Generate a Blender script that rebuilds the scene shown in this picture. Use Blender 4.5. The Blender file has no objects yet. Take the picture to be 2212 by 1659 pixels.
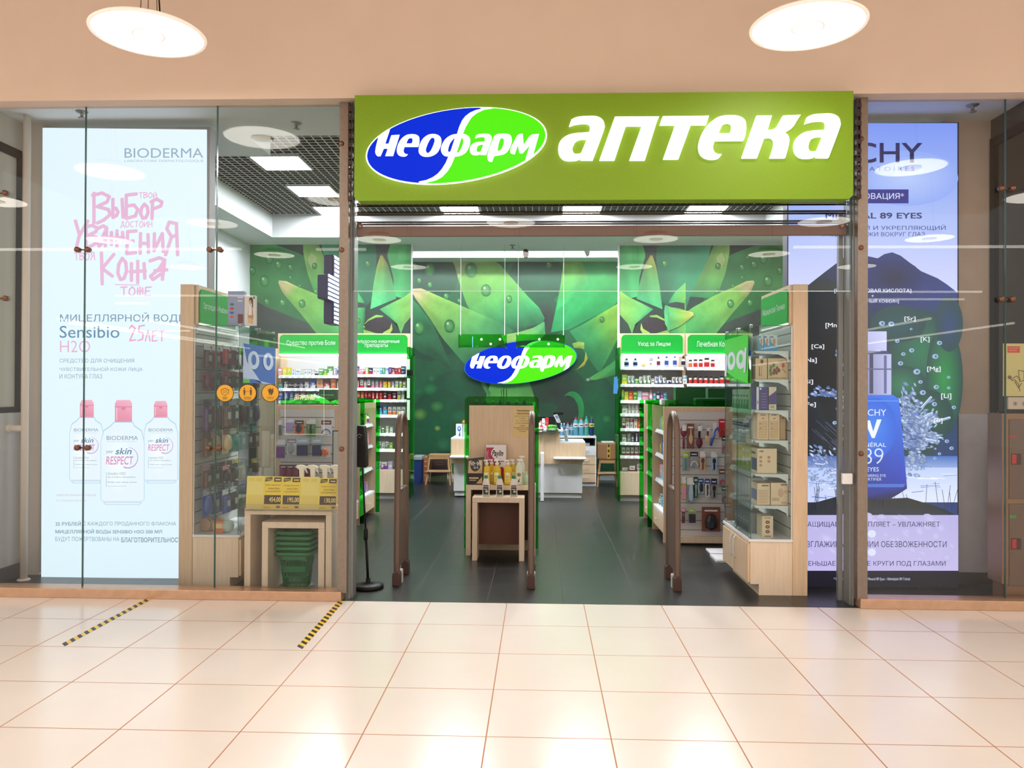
import bpy, bmesh, math, random
import numpy as np
from mathutils import Vector, Matrix
from mathutils.geometry import delaunay_2d_cdt
rnd = random.Random(7)
S = bpy.context.scene
COL = S.collection
PI = math.pi

# ---------------------------------------------------------------- camera
FPX, YAW, PITCH, ROLL, EYE = 1710.54, -0.0352426, 0.0065852, 0.0042565, 1.67428
fw = np.array([math.sin(YAW)*math.cos(PITCH), math.cos(YAW)*math.cos(PITCH), math.sin(PITCH)])
r0 = np.array([math.cos(YAW), -math.sin(YAW), 0.0]); u0 = np.cross(r0, fw)
rt = r0*math.cos(ROLL)+u0*math.sin(ROLL); up = -r0*math.sin(ROLL)+u0*math.cos(ROLL)
cd = bpy.data.cameras.new('camera'); cam = bpy.data.objects.new('camera', cd); COL.objects.link(cam)
cd.sensor_width = 36.0; cd.lens = 36.0*FPX/2212.0; cd.clip_end = 200
M4 = Matrix(((rt[0], up[0], -fw[0], 0), (rt[1], up[1], -fw[1], 0), (rt[2], up[2], -fw[2], EYE), (0, 0, 0, 1)))
cam.matrix_world = M4; S.camera = cam

def U(x, y, X=None, Y=None, Z=None):
    """photograph pixel -> world point on the plane X=, Y= or Z="""
    d = fw + rt*(x-1106)/FPX - up*(y-829.5)/FPX
    if Y is not None: t = Y/d[1]
    elif Z is not None: t = (Z-EYE)/d[2]
    else: t = X/d[0]
    return (d[0]*t, d[1]*t, EYE+d[2]*t)
def ux(x, y, Y): return U(x, y, Y=Y)[0]
def uz(x, y, Y): return U(x, y, Y=Y)[2]

# ---------------------------------------------------------------- light and exposure
S.view_settings.view_transform = 'Standard'; S.view_settings.look = 'None'
S.view_settings.exposure = 0.0; S.view_settings.gamma = 1.0; S.view_settings.use_curve_mapping = False
S.cycles.transparent_max_bounces = 24; S.cycles.max_bounces = 8; S.cycles.caustics_reflective = False; S.cycles.caustics_refractive = False
S.cycles.sample_clamp_indirect = 4.0
W = bpy.data.worlds.new('world'); S.world = W; W.use_nodes = True
W.node_tree.nodes['Background'].inputs[0].default_value = (1.0, 0.92, 0.84, 1)
W.node_tree.nodes['Background'].inputs[1].default_value = WORLD_STRENGTH = 1.15
LAMP_E, PANEL_E, STRIP_E = 12.0, 72.0, 60.0

# ---------------------------------------------------------------- materials
def lin(c):
    if isinstance(c, str): c = tuple(int(c[i:i+2], 16) for i in (0, 2, 4))
    return tuple(((v/255)/12.92 if v/255 <= .04045 else ((v/255+.055)/1.055)**2.4) for v in c[:3])
MC = {}
def mat(name, col=(200, 200, 200), rough=.5, metal=0, emit=0, spec=.5, noise=0, nscale=8, trans=0, ecol=None, coat=0):
    if name in MC: return MC[name]
    m = bpy.data.materials.new(name); m.use_nodes = True; MC[name] = m
    nt = m.node_tree; b = nt.nodes['Principled BSDF']; c = lin(col)
    b.inputs['Base Color'].default_value = (*c, 1); b.inputs['Roughness'].default_value = rough
    b.inputs['Metallic'].default_value = metal; b.inputs['Specular IOR Level'].default_value = spec
    b.inputs['Coat Weight'].default_value = coat
    if emit:
        b.inputs['Emission Color'].default_value = (*(lin(ecol) if ecol else c), 1); b.inputs['Emission Strength'].default_value = emit
    if noise:
        tc = nt.nodes.new('ShaderNodeTexCoord'); n = nt.nodes.new('ShaderNodeTexNoise'); n.inputs['Scale'].default_value = nscale
        n.inputs['Detail'].default_value = 6
        r = nt.nodes.new('ShaderNodeValToRGB'); e = r.color_ramp.elements
        e[0].position = .3; e[1].position = .7
        e[0].color = (*[v*(1-noise) for v in c], 1); e[1].color = (*[min(1, v*(1+noise)) for v in c], 1)
        nt.links.new(tc.outputs['Object'], n.inputs['Vector']); nt.links.new(n.outputs['Fac'], r.inputs[0]); nt.links.new(r.outputs[0], b.inputs['Base Color'])
    return m
def glassy(name, tint=(1, 1, 1), refl_ior=1.5, rough=0.0, gain=1.0):
    """thin sheet glass or acrylic: transparent with a Fresnel mirror"""
    if name in MC: return MC[name]
    m = bpy.data.materials.new(name); m.use_nodes = True; MC[name] = m
    nt = m.node_tree; nt.nodes.clear(); N = nt.nodes.new
    o = N('ShaderNodeOutputMaterial'); t = N('ShaderNodeBsdfTransparent'); g = N('ShaderNodeBsdfGlossy'); f = N('ShaderNodeFresnel'); x = N('ShaderNodeMixShader')
    t.inputs[0].default_value = (*tint, 1); g.inputs['Roughness'].default_value = rough; f.inputs[0].default_value = refl_ior
    mu = N('ShaderNodeMath'); mu.operation = 'MULTIPLY'; mu.inputs[1].default_value = gain
    L = nt.links.new; L(f.outputs[0], mu.inputs[0]); L(mu.outputs[0], x.inputs[0]); L(t.outputs[0], x.inputs[1]); L(g.outputs[0], x.inputs[2]); L(x.outputs[0], o.inputs[0])
    return m
def wood(name, c1, c2, rough=.45, axis='Z', scale=1.0):
    if name in MC: return MC[name]
    m = bpy.data.materials.new(name); m.use_nodes = True; MC[name] = m
    nt = m.node_tree; b = nt.nodes['Principled BSDF']; N = nt.nodes.new; L = nt.links.new
    tc = N('ShaderNodeTexCoord'); mp = N('ShaderNodeMapping'); s = [14*scale]*3; s['XYZ'.index(axis)] = 1.1*scale; mp.inputs['Scale'].default_value = s
    n = N('ShaderNodeTexNoise'); n.inputs['Scale'].default_value = 3; n.inputs['Detail'].default_value = 8; n.inputs['Roughness'].default_value = .6
    r = N('ShaderNodeValToRGB'); r.color_ramp.elements[0].position = .35; r.color_ramp.elements[1].position = .65
    r.color_ramp.elements[0].color = (*lin(c1), 1); r.color_ramp.elements[1].color = (*lin(c2), 1)
    L(tc.outputs['Object'], mp.inputs[0]); L(mp.outputs[0], n.inputs[0]); L(n.outputs['Fac'], r.inputs[0]); L(r.outputs[0], b.inputs['Base Color'])
    b.inputs['Roughness'].default_value = rough
    return m
def tiled(name, col, grout, size, gw, phx, phy, rough, noise=.03, nsc=2.5, spec=.5, coat=0, gfade=1.0):
    if name in MC: return MC[name]
    m = bpy.data.materials.new(name); m.use_nodes = True; MC[name] = m
    nt = m.node_tree; b = nt.nodes['Principled BSDF']; N = nt.nodes.new; L = nt.links.new
    geo = N('ShaderNodeNewGeometry'); sp = N('ShaderNodeSeparateXYZ'); L(geo.outputs['Position'], sp.inputs[0])
    outs = []
    for ax, ph in ((0, phx), (1, phy)):
        a = N('ShaderNodeMath'); a.operation = 'SUBTRACT'; a.inputs[1].default_value = ph - size/2; L(sp.outputs[ax], a.inputs[0])
        q = N('ShaderNodeMath'); q.operation = 'PINGPONG'; q.inputs[1].default_value = size/2; L(a.outputs[0], q.inputs[0])
        # pingpong is size/2 at the joints
        g = N('ShaderNodeMath'); g.operation = 'GREATER_THAN'; g.inputs[1].default_value = size/2 - gw/2; L(q.outputs[0], g.inputs[0]); outs.append(g)
    mx = N('ShaderNodeMath'); mx.operation = 'MAXIMUM'; L(outs[0].outputs[0], mx.inputs[0]); L(outs[1].outputs[0], mx.inputs[1])
    n = N('ShaderNodeTexNoise'); n.inputs['Scale'].default_value = nsc; n.inputs['Detail'].default_value = 5; L(geo.outputs['Position'], n.inputs['Vector'])
    r = N('ShaderNodeValToRGB'); c = lin(col); r.color_ramp.elements[0].position = .35; r.color_ramp.elements[1].position = .65
    r.color_ramp.elements[0].color = (*[v*(1-noise) for v in c], 1); r.color_ramp.elements[1].color = (*[min(1, v*(1+noise)) for v in c], 1)
    L(n.outputs['Fac'], r.inputs[0])
    mm = N('ShaderNodeMath'); mm.operation = 'MULTIPLY'; mm.inputs[1].default_value = gfade; L(mx.outputs[0], mm.inputs[0])
    mix = N('ShaderNodeMix'); mix.data_type = 'RGBA'; L(mm.outputs[0], mix.inputs['Factor']); L(r.outputs[0], mix.inputs['A']); mix.inputs['B'].default_value = (*lin(grout), 1)
    L(mix.outputs['Result'], b.inputs['Base Color']); b.inputs['Specular IOR Level'].default_value = spec; b.inputs['Coat Weight'].default_value = coat
    rr = N('ShaderNodeMath'); rr.operation = 'MULTIPLY_ADD'; rr.inputs[1].default_value = .5; rr.inputs[2].default_value = rough; L(mx.outputs[0], rr.inputs[0]); L(rr.outputs[0], b.inputs['Roughness'])
    return m
def printm(name, emit=0, rough=.4, grain=0):
    """a printed face: its picture is in the mesh's colour attribute"""
    if name in MC: return MC[name]
    m = bpy.data.materials.new(name); m.use_nodes = True; MC[name] = m
    nt = m.node_tree; b = nt.nodes['Principled BSDF']; a = nt.nodes.new('ShaderNodeAttribute'); a.attribute_name = 'Col'
    b.inputs['Roughness'].default_value = rough
    if emit:
        nt.links.new(a.outputs['Color'], b.inputs['Emission Color']); b.inputs['Emission Strength'].default_value = emit
        b.inputs['Base Color'].default_value = (.02, .02, .02, 1)
    elif grain:
        n = nt.nodes.new('ShaderNodeTexNoise'); n.inputs['Scale'].default_value = 2.2; n.inputs['Detail'].default_value = 9; n.inputs['Roughness'].default_value = .65
        g = nt.nodes.new('ShaderNodeNewGeometry'); nt.links.new(g.outputs['Position'], n.inputs['Vector'])
        r = nt.nodes.new('ShaderNodeValToRGB'); r.color_ramp.elements[0].position = .3; r.color_ramp.elements[1].position = .7; lo, hi = 1-grain, 1.0
        r.color_ramp.elements[0].color = (lo, lo, lo, 1); r.color_ramp.elements[1].color = (hi, hi, hi, 1)
        x = nt.nodes.new('ShaderNodeMix'); x.data_type = 'RGBA'; x.blend_type = 'MULTIPLY'; x.inputs['Factor'].default_value = 1
        nt.links.new(n.outputs['Fac'], r.inputs[0]); nt.links.new(a.outputs['Color'], x.inputs['A']); nt.links.new(r.outputs[0], x.inputs['B']); nt.links.new(x.outputs['Result'], b.inputs['Base Color'])
    else: nt.links.new(a.outputs['Color'], b.inputs['Base Color'])
    return m

# ---------------------------------------------------------------- mesh builder
ORG = {}
LABELS = {}
class MB:
    def __init__(s): s.v = []; s.f = []; s.c = []; s.m = []; s.mi = 0; s.k = 0; s.dk = 1
    def add(s, vs, fs, col=None):
        b = len(s.v); s.v += [tuple(p) for p in vs]
        for f in fs:
            s.f.append(tuple(b+i for i in f)); s.m.append(s.mi)
            s.c.append([col[i] for i in f] if isinstance(col, list) else col)
        return s
    def box(s, x0, x1, y0, y1, z0, z1, col=None):
        if x0 > x1: x0, x1 = x1, x0
        if y0 > y1: y0, y1 = y1, y0
        if z0 > z1: z0, z1 = z1, z0
        return s.add([(x, y, z) for z in (z0, z1) for y in (y0, y1) for x in (x0, x1)],
                     [(0, 2, 3, 1), (4, 5, 7, 6), (0, 1, 5, 4), (2, 6, 7, 3), (0, 4, 6, 2), (1, 3, 7, 5)], col)
    def pbox(s, x0, y0, x1, y1, Y, dy, col=None):
        """box whose front face (at depth Y) covers the pixel rectangle"""
        cx, cy = (x0+x1)/2, (y0+y1)/2
        return s.box(ux(x0, cy, Y), ux(x1, cy, Y), Y, Y+dy, uz(cx, y1, Y), uz(cx, y0, Y), col)
    def prism(s, pts, d, col=None):
        """planar outline (3D points) swept by vector d"""
        n = len(pts); a = [tuple(p) for p in pts]; b = [tuple(np.array(p)+np.array(d)) for p in pts]
        return s.add(a+b, [tuple(range(n)), tuple(range(2*n-1, n-1, -1))]+[(i, i+n, (i+1) % n+n, (i+1) % n) for i in range(n)], col)
    def tube(s, pts, r, n=8, col=None, cap=True, closed=False):
        pts = [Vector(p) for p in pts]; rings = []; N = len(pts); prev = None
        rr = r if isinstance(r, (list, tuple)) else [r]*N
        for i, p in enumerate(pts):
            if closed: t = (pts[(i+1) % N]-pts[i-1]).normalized()
            else: t = (pts[min(i+1, N-1)]-pts[max(i-1, 0)]).normalized()
            if prev is None:
                a = Vector((0, 0, 1)) if abs(t.z) < .9 else Vector((1, 0, 0)); prev = t.cross(a).normalized()
            prev = (prev-t*prev.dot(t)).normalized(); w = t.cross(prev)
            rings += [tuple(p+(prev*math.cos(2*PI*k/n)+w*math.sin(2*PI*k/n))*rr[i]) for k in range(n)]
        fs = []
        for i in range(N if closed else N-1):
            a, b = i*n, ((i+1) % N)*n
            fs += [(a+k, a+(k+1) % n, b+(k+1) % n, b+k) for k in range(n)]
        if cap and not closed: fs += [tuple(range(n-1, -1, -1)), tuple((N-1)*n+k for k in range(n))]
        return s.add(rings, fs, col)
    def lathe(s, prof, c=(0, 0, 0), n=20, axis='Z', col=None, sx=1, sy=1, cap=True):
        """profile [(radius, height)...] revolved about an axis through c"""
        vs = []
        for r, h in prof:
            for k in range(n):
                a = 2*PI*k/n; x, y = r*math.cos(a)*sx, r*math.sin(a)*sy
                vs.append((c[0]+x, c[1]+y, c[2]+h) if axis == 'Z' else (c[0]+x, c[1]+h, c[2]+y) if axis == 'Y' else (c[0]+h, c[1]+x, c[2]+y))
        fs = [(i*n+k, i*n+(k+1) % n, (i+1)*n+(k+1) % n, (i+1)*n+k) for i in range(len(prof)-1) for k in range(n)]
        if cap and prof[0][0] > 1e-6: fs.append(tuple(range(n-1, -1, -1)))
        if cap and prof[-1][0] > 1e-6: fs.append(tuple((len(prof)-1)*n+k for k in range(n)))
        return s.add(vs, fs, col)
    # ---- printing: flat coloured shapes, each a hair above the last
    def frame(s, fn, nrm, eps=.00025): s.fn = fn; s.vup = fn(0, 1)[2] > fn(0, 0)[2]; s.nrm = np.array(nrm, float); s.eps = eps; return s
    def pt(s, x, y): return tuple(np.array(s.fn(x, y))+s.nrm*s.k*s.eps)
    def poly(s, pts, col):
        s.k += s.dk; cc = [lin(c) for c in col] if isinstance(col, list) else lin(col)
        return s.add([s.pt(*p) for p in pts], [tuple(range(len(pts)))], cc)
    def rect(s, x0, y0, x1, y1, col):
        if isinstance(col, tuple) and len(col) == 2: col = [col[0], col[0], col[1], col[1]]
        return s.poly([(x0, y0), (x1, y0), (x1, y1), (x0, y1)], col)
    def blob(s, cx, cy, rx, ry, cin, cout=None, n=20, rot=0, hx=0, hy=0):
        s.k += s.dk; ca, sa = math.cos(rot), math.sin(rot)
        pts = [(cx+rx*math.cos(2*PI*i/n)*ca-ry*math.sin(2*PI*i/n)*sa, cy+rx*math.cos(2*PI*i/n)*sa+ry*math.sin(2*PI*i/n)*ca) for i in range(n)]
        cols = [lin(cin)]+[lin(cout or cin)]*n
        return s.add([s.pt(cx+hx, cy+hy)]+[s.pt(*p) for p in pts], [(0, 1+i, 1+(i+1) % n) for i in range(n)], cols)
    def leaf(s, A, B, stops, shade=.12, n=14, m=6):
        """printed leaf between two edge polylines; colours run from tip to base"""
        s.k += s.dk
        def rs(P):
            P = [np.array(p, float) for p in P]; L = [0]
            for a, b in zip(P, P[1:]): L.append(L[-1]+np.linalg.norm(b-a))
            out = []
            for i in range(n+1):
                t = L[-1]*i/n; j = max(k for k in range(len(P)) if L[k] <= t+1e-9); j = min(j, len(P)-2)
                out.append(P[j]+(P[j+1]-P[j])*((t-L[j])/max(1e-9, L[j+1]-L[j])))
            return out
        A, B = rs(A), rs(B); vs = []; cs = []
        for i in range(n+1):
            t = i/n; j = max(k for k in range(len(stops)) if stops[k][0] <= t+1e-9); j = min(j, len(stops)-2)
            w = (t-stops[j][0])/(stops[j+1][0]-stops[j][0]); c = np.array(stops[j][1])*(1-w)+np.array(stops[j+1][1])*w
            for q in range(m+1):
                a = q/m; vs.append(s.pt(*(A[i]*(1-a)+B[i]*a))); f = 1+shade*(1-2*a)+.05*math.cos(9*a+4*t)
                cs.append(lin(tuple(min(255, v*f) for v in c)))
        return s.add(vs, [(i*(m+1)+q, i*(m+1)+q+1, (i+1)*(m+1)+q+1, (i+1)*(m+1)+q) for i in range(n) for q in range(m)], cs)
    def stroke(s, pts, w, col):
        s.k += s.dk; c = lin(col)
        for a, b in zip(pts, pts[1:]):
            a, b = np.array(a, float), np.array(b, float); d = b-a; L = np.linalg.norm(d)
            if L < 1e-6: continue
            d /= L; q = np.array([-d[1], d[0]])*w/2
            s.add([s.pt(*p) for p in (a+q, a+q*.7-d*w*.35, a-q*.7-d*w*.35, a-q, b-q, b-q*.7+d*w*.35, b+q*.7+d*w*.35, b+q)], [tuple(range(8))], c)
        return s
    def text(s, txt, x0, y0, x1, y1, col, bold=0, shear=0, rot=0):
        """text stretched to fill a pixel rectangle of the print frame"""
        s.k += s.dk; vs, fs = glyphs(txt, bold, shear); c = lin(col)
        P = []
        if s.vup: y0, y1 = y1, y0
        for u, v in vs: P.append(s.pt(x0+(x1-x0)*u+(v*rot), y1+(y0-y1)*v-u*rot*0))
        return s.add(P, fs, c)
    def obj(s, name, mats, parent=None, origin=None, bevel=0, smooth=False, seg=2):
        if not isinstance(mats, (list, tuple)): mats = [mats]
        o = origin if origin is not None else (ORG[parent.name] if parent else (0, 0, 0))
        me = bpy.data.meshes.new(name)
        me.from_pydata([(v[0]-o[0], v[1]-o[1], v[2]-o[2]) for v in s.v], [], s.f)
        for m in mats: me.materials.append(m)
        if len(mats) > 1: me.polygons.foreach_set('material_index', s.m)
        if any(c is not None for c in s.c):
            at = me.color_attributes.new('Col', 'FLOAT_COLOR', 'CORNER'); buf = []
            for f, c in zip(s.f, s.c):
                if c is None: c = (.8, .8, .8)
                for i in range(len(f)): buf += [*(c[i] if isinstance(c, list) else c), 1.0]
            at.data.foreach_set('color', buf)
        if smooth: me.polygons.foreach_set('use_smooth', [True]*len(me.polygons))
        me.update(); ob = bpy.data.objects.new(name, me); COL.objects.link(ob)
        if smooth and smooth != 1: pass
        if parent: ob.parent = parent; ORG[ob.name] = ORG[parent.name]
        else: ob.location = o; ORG[ob.name] = tuple(o)
        if bevel:
            b = ob.modifiers.new('bevel', 'BEVEL'); b.width = bevel; b.segments = seg; b.limit_method = 'ANGLE'; b.angle_limit = .6
        return ob
GC = {}
def glyphs(txt, bold=0, shear=0):
    """outline of a line of text (built-in font), filled by the nonzero rule"""
    key = (txt, bold, shear)
    if key in GC: return GC[key]
    cu = bpy.data.curves.new('t', 'FONT'); cu.body = txt; cu.size = 1; cu.resolution_u = 3; cu.fill_mode = 'NONE'
    ob = bpy.data.objects.new('t', cu); COL.objects.link(ob)
    me = bpy.data.meshes.new_from_object(ob.evaluated_get(bpy.context.evaluated_depsgraph_get()))
    V = np.array([v.co[:2] for v in me.vertices]); ed = [tuple(e.vertices) for e in me.edges]
    bpy.data.objects.remove(ob); bpy.data.meshes.remove(me); bpy.data.curves.remove(cu)
    loops, cur = [], [0]
    for k, (p, q) in enumerate(ed):          # edges come loop by loop: (n, n+1) ... (last, first)
        if q == p+1: cur.append(q)
        else: loops.append(cur); cur = [p+1]
    loops = [L for L in loops if len(L) > 2]
    if bold:
        W2 = V.copy(); ar = []
        for L in loops: P = V[L]; Q = np.roll(P, -1, 0); ar.append(((P[:, 0]*Q[:, 1]-Q[:, 0]*P[:, 1]).sum()/2, P.min(0), P.max(0)))
        for L, (a0, lo, hi) in zip(loops, ar):
            own = max([q for q in ar if (q[1] <= lo+1e-6).all() and (q[2] >= hi-1e-6).all()], key=lambda q: abs(q[0])); sg = -1 if own[0] > 0 else 1
            P = V[L]; d = np.roll(P, -1, 0)-P; d /= np.maximum(np.linalg.norm(d, axis=1, keepdims=True), 1e-9)
            n = np.stack([-d[:, 1], d[:, 0]], 1); m = n+np.roll(n, 1, 0); m /= np.maximum(np.linalg.norm(m, axis=1, keepdims=True), .35)
            W2[L] = P+m*bold*sg
        V = W2
    v2, _, f2 = delaunay_2d_cdt([Vector(v) for v in V], [(L[k], L[(k+1) % len(L)]) for L in loops for k in range(len(L))], [], 0, 1e-6)[:3]
    v2 = np.array([tuple(v) for v in v2]); f2 = np.array([f for f in f2 if len(f) == 3]); c = v2[f2].mean(1); wn = np.zeros(len(f2), int)
    for L in loops:
        P = V[L]; Q = np.roll(P, -1, 0); idx = np.where((c[:, 0] > P[:, 0].min()) & (c[:, 0] < P[:, 0].max()) & (c[:, 1] > P[:, 1].min()) & (c[:, 1] < P[:, 1].max()))[0]
        if not len(idx): continue
        x, y = c[idx, 0][:, None], c[idx, 1][:, None]; cr = (Q[:, 0]-P[:, 0])*(y-P[:, 1])-(x-P[:, 0])*(Q[:, 1]-P[:, 1])
        wn[idx] += ((P[:, 1] <= y) & (Q[:, 1] > y) & (cr > 0)).sum(1)-((P[:, 1] > y) & (Q[:, 1] <= y) & (cr < 0)).sum(1)
    f2 = f2[wn != 0]; v2[:, 0] += shear*v2[:, 1]; u_ = np.unique(f2); lo, hi = v2[u_].min(0), v2[u_].max(0)
    re_ = {int(k): n for n, k in enumerate(u_)}
    GC[key] = ([tuple((v2[k]-lo)/(hi-lo)) for k in u_], [tuple(re_[int(k)] for k in f) for f in f2])
    return GC[key]
def shape_mesh(loops, fn, d, mb):
    """closed 2D outlines (holes allowed) filled, mapped by fn(x,y)->3D and extruded by vector d, appended to mb"""
    cu = bpy.data.curves.new('s', 'CURVE'); cu.dimensions = '2D'; cu.fill_mode = 'BOTH'
    for L in loops:
        sp = cu.splines.new('POLY'); sp.points.add(len(L)-1); sp.use_cyclic_u = True
        for p, q in zip(sp.points, L): p.co = (q[0]/100, -q[1]/100, 0, 1)
    ob = bpy.data.objects.new('s', cu); COL.objects.link(ob)
    me = bpy.data.meshes.new_from_object(ob.evaluated_get(bpy.context.evaluated_depsgraph_get()))
    vs = [(v.co[0]*100, -v.co[1]*100) for v in me.vertices]; fs = [tuple(p.vertices) for p in me.polygons]
    bpy.data.objects.remove(ob); bpy.data.meshes.remove(me); bpy.data.curves.remove(cu)
    d = np.array(d); A = [np.array(fn(*p)) for p in vs]
    mb.add([tuple(a+d) for a in A], fs)
    for L in loops:
        n = len(L); P = [np.array(fn(*p)) for p in L]
        mb.add([tuple(p) for p in P]+[tuple(p+d) for p in P], [(i, (i+1) % n, (i+1) % n+n, i+n) for i in range(n)])
def smooth_loop(L, n=5):
    """closed outline; points (x,y) are smooth, (x,y,1) are corners"""
    out = []; N = len(L)
    for i in range(N):
        p0, p1, p2, p3 = L[i-1], L[i], L[(i+1) % N], L[(i+2) % N]
        if len(p1) > 2: p0 = p1
        if len(p2) > 2: p3 = p2
        if len(p1) > 2 and len(p2) > 2: out.append(p1[:2]); continue
        a, b, c, e = [np.array(q[:2], float) for q in (p0, p1, p2, p3)]
        for k in range(n):
            t = k/n; out.append(tuple(.5*((2*b)+(c-a)*t+(2*a-5*b+4*c-e)*t*t+(3*b-a-3*c+e)*t**3)))
    return out
def tagit(o, label, cat, group=None):
    LABELS.setdefault(label, []).append((o.name, group)); o['label'] = label; o['category'] = cat
    if group: o['group'] = group
    return o
def thing(name, label, cat, loc=(0, 0, 0), group=None):
    o = bpy.data.objects.new(name, None); COL.objects.link(o); o.location = loc; o.empty_display_size = .1
    ORG[o.name] = tuple(loc); return tagit(o, label, cat, group)
def struct(mb, name, m, **k):
    o = mb.obj(name, m, **k); o['kind'] = 'structure'; return o
def dup(root, loc, label, group=None, rotz=None, parent=None):
    r = root.copy(); COL.objects.link(r); r.location = loc
    if rotz is not None: r.rotation_euler = (0, 0, rotz)
    tagit(r, label, root['category'], group or root.get('group'))
    for ch in list(root.children):
        c = ch.copy(); COL.objects.link(c); c.parent = r
        for g in ch.children:
            e = g.copy(); COL.objects.link(e); e.parent = c
    return r
def pf(Y): return lambda x, y: U(x, y, Y=Y)
def pX(X): return lambda x, y: U(x, y, X=X)
# ================================================================ the setting
GY = 6.26          # glass line of the shop front
ZS = 4.04          # shop soffit
m_wallw = mat('white wall paint', (226, 230, 236), .7, noise=.02)
m_beige = mat('mall beige plaster', (228, 206, 188), .75, noise=.015, nscale=3)
m_soffit = mat('white soffit paint', (240, 244, 247), .75)
m_steel = mat('brushed steel', (142, 128, 116), .38, metal=.75, noise=.08, nscale=30)
m_sill = mat('bronze tinted steel sill', (205, 165, 135), .3, metal=.6, noise=.08, nscale=12)
m_darkmetal = mat('dark bronze metal', (70, 52, 44), .45, metal=.5)
m_black = mat('black plastic', (12, 12, 14), .5, spec=.25)
m_beech = wood('beech veneer', (214, 184, 150), (224, 198, 166))
m_beechx = wood('beech veneer crosswise', (214, 184, 150), (224, 198, 166), axis='X')
m_pale = wood('pale maple board', (226, 204, 176), (234, 214, 190))
m_white = mat('white melamine', (232, 232, 236), .4)
m_shelf = mat('white shelf metal', (226, 230, 234), .35)
m_grey = mat('light grey aluminium', (150, 152, 150), .4, metal=.5)
m_slot = mat('pale grey slatwall', (214, 212, 210), .5)
m_slotd = mat('slatwall groove', (96, 92, 90), .6)
m_glass = glassy('shop glass', (.985, .995, .99), 1.45, gain=.62)
m_caseglass = glassy('case glass', (.93, .975, .955), 1.45, gain=.6)
m_edge = mat('green glass edge', (60, 96, 88), .2)
m_green = glassy('green acrylic', (.13, .74, .18), 1.45, .03, gain=.6)
m_greenp = mat('green header panel', (24, 158, 54), .3)
m_plink = mat('dark grey skirting', (62, 62, 64), .5)

b = MB(); b.box(-14, 14, -22, 6.2, -.1, 0)
struct(b, 'floor', tiled('polished cream floor tile', (232, 224, 216), (166, 104, 56), .6, .0065, -.2519, 6.2195, .19, noise=.012, spec=.75))
b = MB(); b.box(-9, 9, 6.2, 16, -.1, 0)
struct(b, 'floor_2', tiled('dark slate floor tile', (38, 40, 40), (96, 98, 88), .6, .0035, -.41, 6.78, .3, noise=.12, nsc=3, spec=.45, gfade=.55))
b = MB(); b.box(-9, 9, -4, 6.12, 5.3, 5.4); struct(b, 'ceiling', m_beige)
b = MB(); b.box(-9, 9, 6.12, 6.3, 3.942, 5.3); struct(b, 'wall_front', m_beige)
# shop ceiling: soffit with a big opening for the open-cell grid and a light pocket at the rear
gx0, gx1, gy0, gy1, gz = -4.2, 3.45, 7.33, 12.25, 4.39
b = MB()
b.box(-5, 4.3, 6.3, gy0, ZS, gz+.3); b.box(-5, -2.75, gy0, 7.95, ZS, gz+.3); b.box(-5, gx0, 7.95, gy1, ZS, gz+.3); b.box(gx1, 4.3, gy0, gy1, ZS, gz+.3)
b.box(-5, 4.3, gy1, 13.55, ZS, gz+.3); b.box(-5, 4.3, 14.2, 14.9, ZS, gz+.3)
struct(b, 'ceiling_2', m_soffit)
b = MB(); b.box(-5, 4.3, 6.3, 14.9, 4.9, 5.0); struct(b, 'ceiling_3', mat('dark plenum', (30, 32, 34), .8))
b = MB(); n = 0
x = gx0+.06
lip = MB()
while x < gx1: b.box(x-.003, x+.003, gy0, gy1, gz+.003, gz+.045); lip.box(x-.006, x+.006, gy0, gy1, gz, gz+.003); x += .098
y = gy0+.05
while y < gy1: b.box(gx0, gx1, y-.003, y+.003, gz+.003, gz+.045); lip.box(gx0, gx1, y-.006, y+.006, gz+.0002, gz+.0032); y += .098
g4 = struct(b, 'ceiling_4', mat('shade-darkened grid blade', (58, 62, 64), .6)); lip.obj('grid_lip', mat('pale grid lip', (226, 230, 232), .5), g4)  # shade on the blade sides is put into their dark colour; lip stays pale
# walls
b = MB(); b.box(-4.95, -4.79, 6.3, 14.7, 0, ZS); struct(b, 'wall_left', m_wallw)
b = MB(); b.box(4.0, 4.15, 6.3, 14.7, 0, ZS); struct(b, 'wall_right', mat('grey lilac wall paint', (196, 182, 172), .7, noise=.03))
XL, XR = ux(888, 700, 12.9), ux(1337, 700, 12.9)
b = MB(); b.box(-4.79, XL, 12.9, 13.0, 0, ZS); struct(b, 'wall_back_left', m_wallw)
b = MB(); b.box(XR, 4.0, 12.9, 13.0, 0, ZS); struct(b, 'wall_back_right', m_wallw)
b = MB(); b.box(-4.95, 4.15, 14.7, 14.85, 0, ZS); struct(b, 'wall_back', m_wallw)
b = MB(); b.box(-4.79, -4.77, 6.4, 12.4, 0, .1); struct(b, 'baseboard_left', m_plink)
b = MB(); b.box(3.98, 4.0, 6.4, 12.4, 0, .1); struct(b, 'baseboard_right', m_plink)
b = MB(); b.box(XL, XL+.025, 12.87, 12.9, .0, ZS).box(XR-.025, XR, 12.87, 12.9, 0, ZS); struct(b, 'trim_1', m_white)
b = MB(); b.box(-9, 9, 6.285, 6.3, 0, .001)
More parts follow.
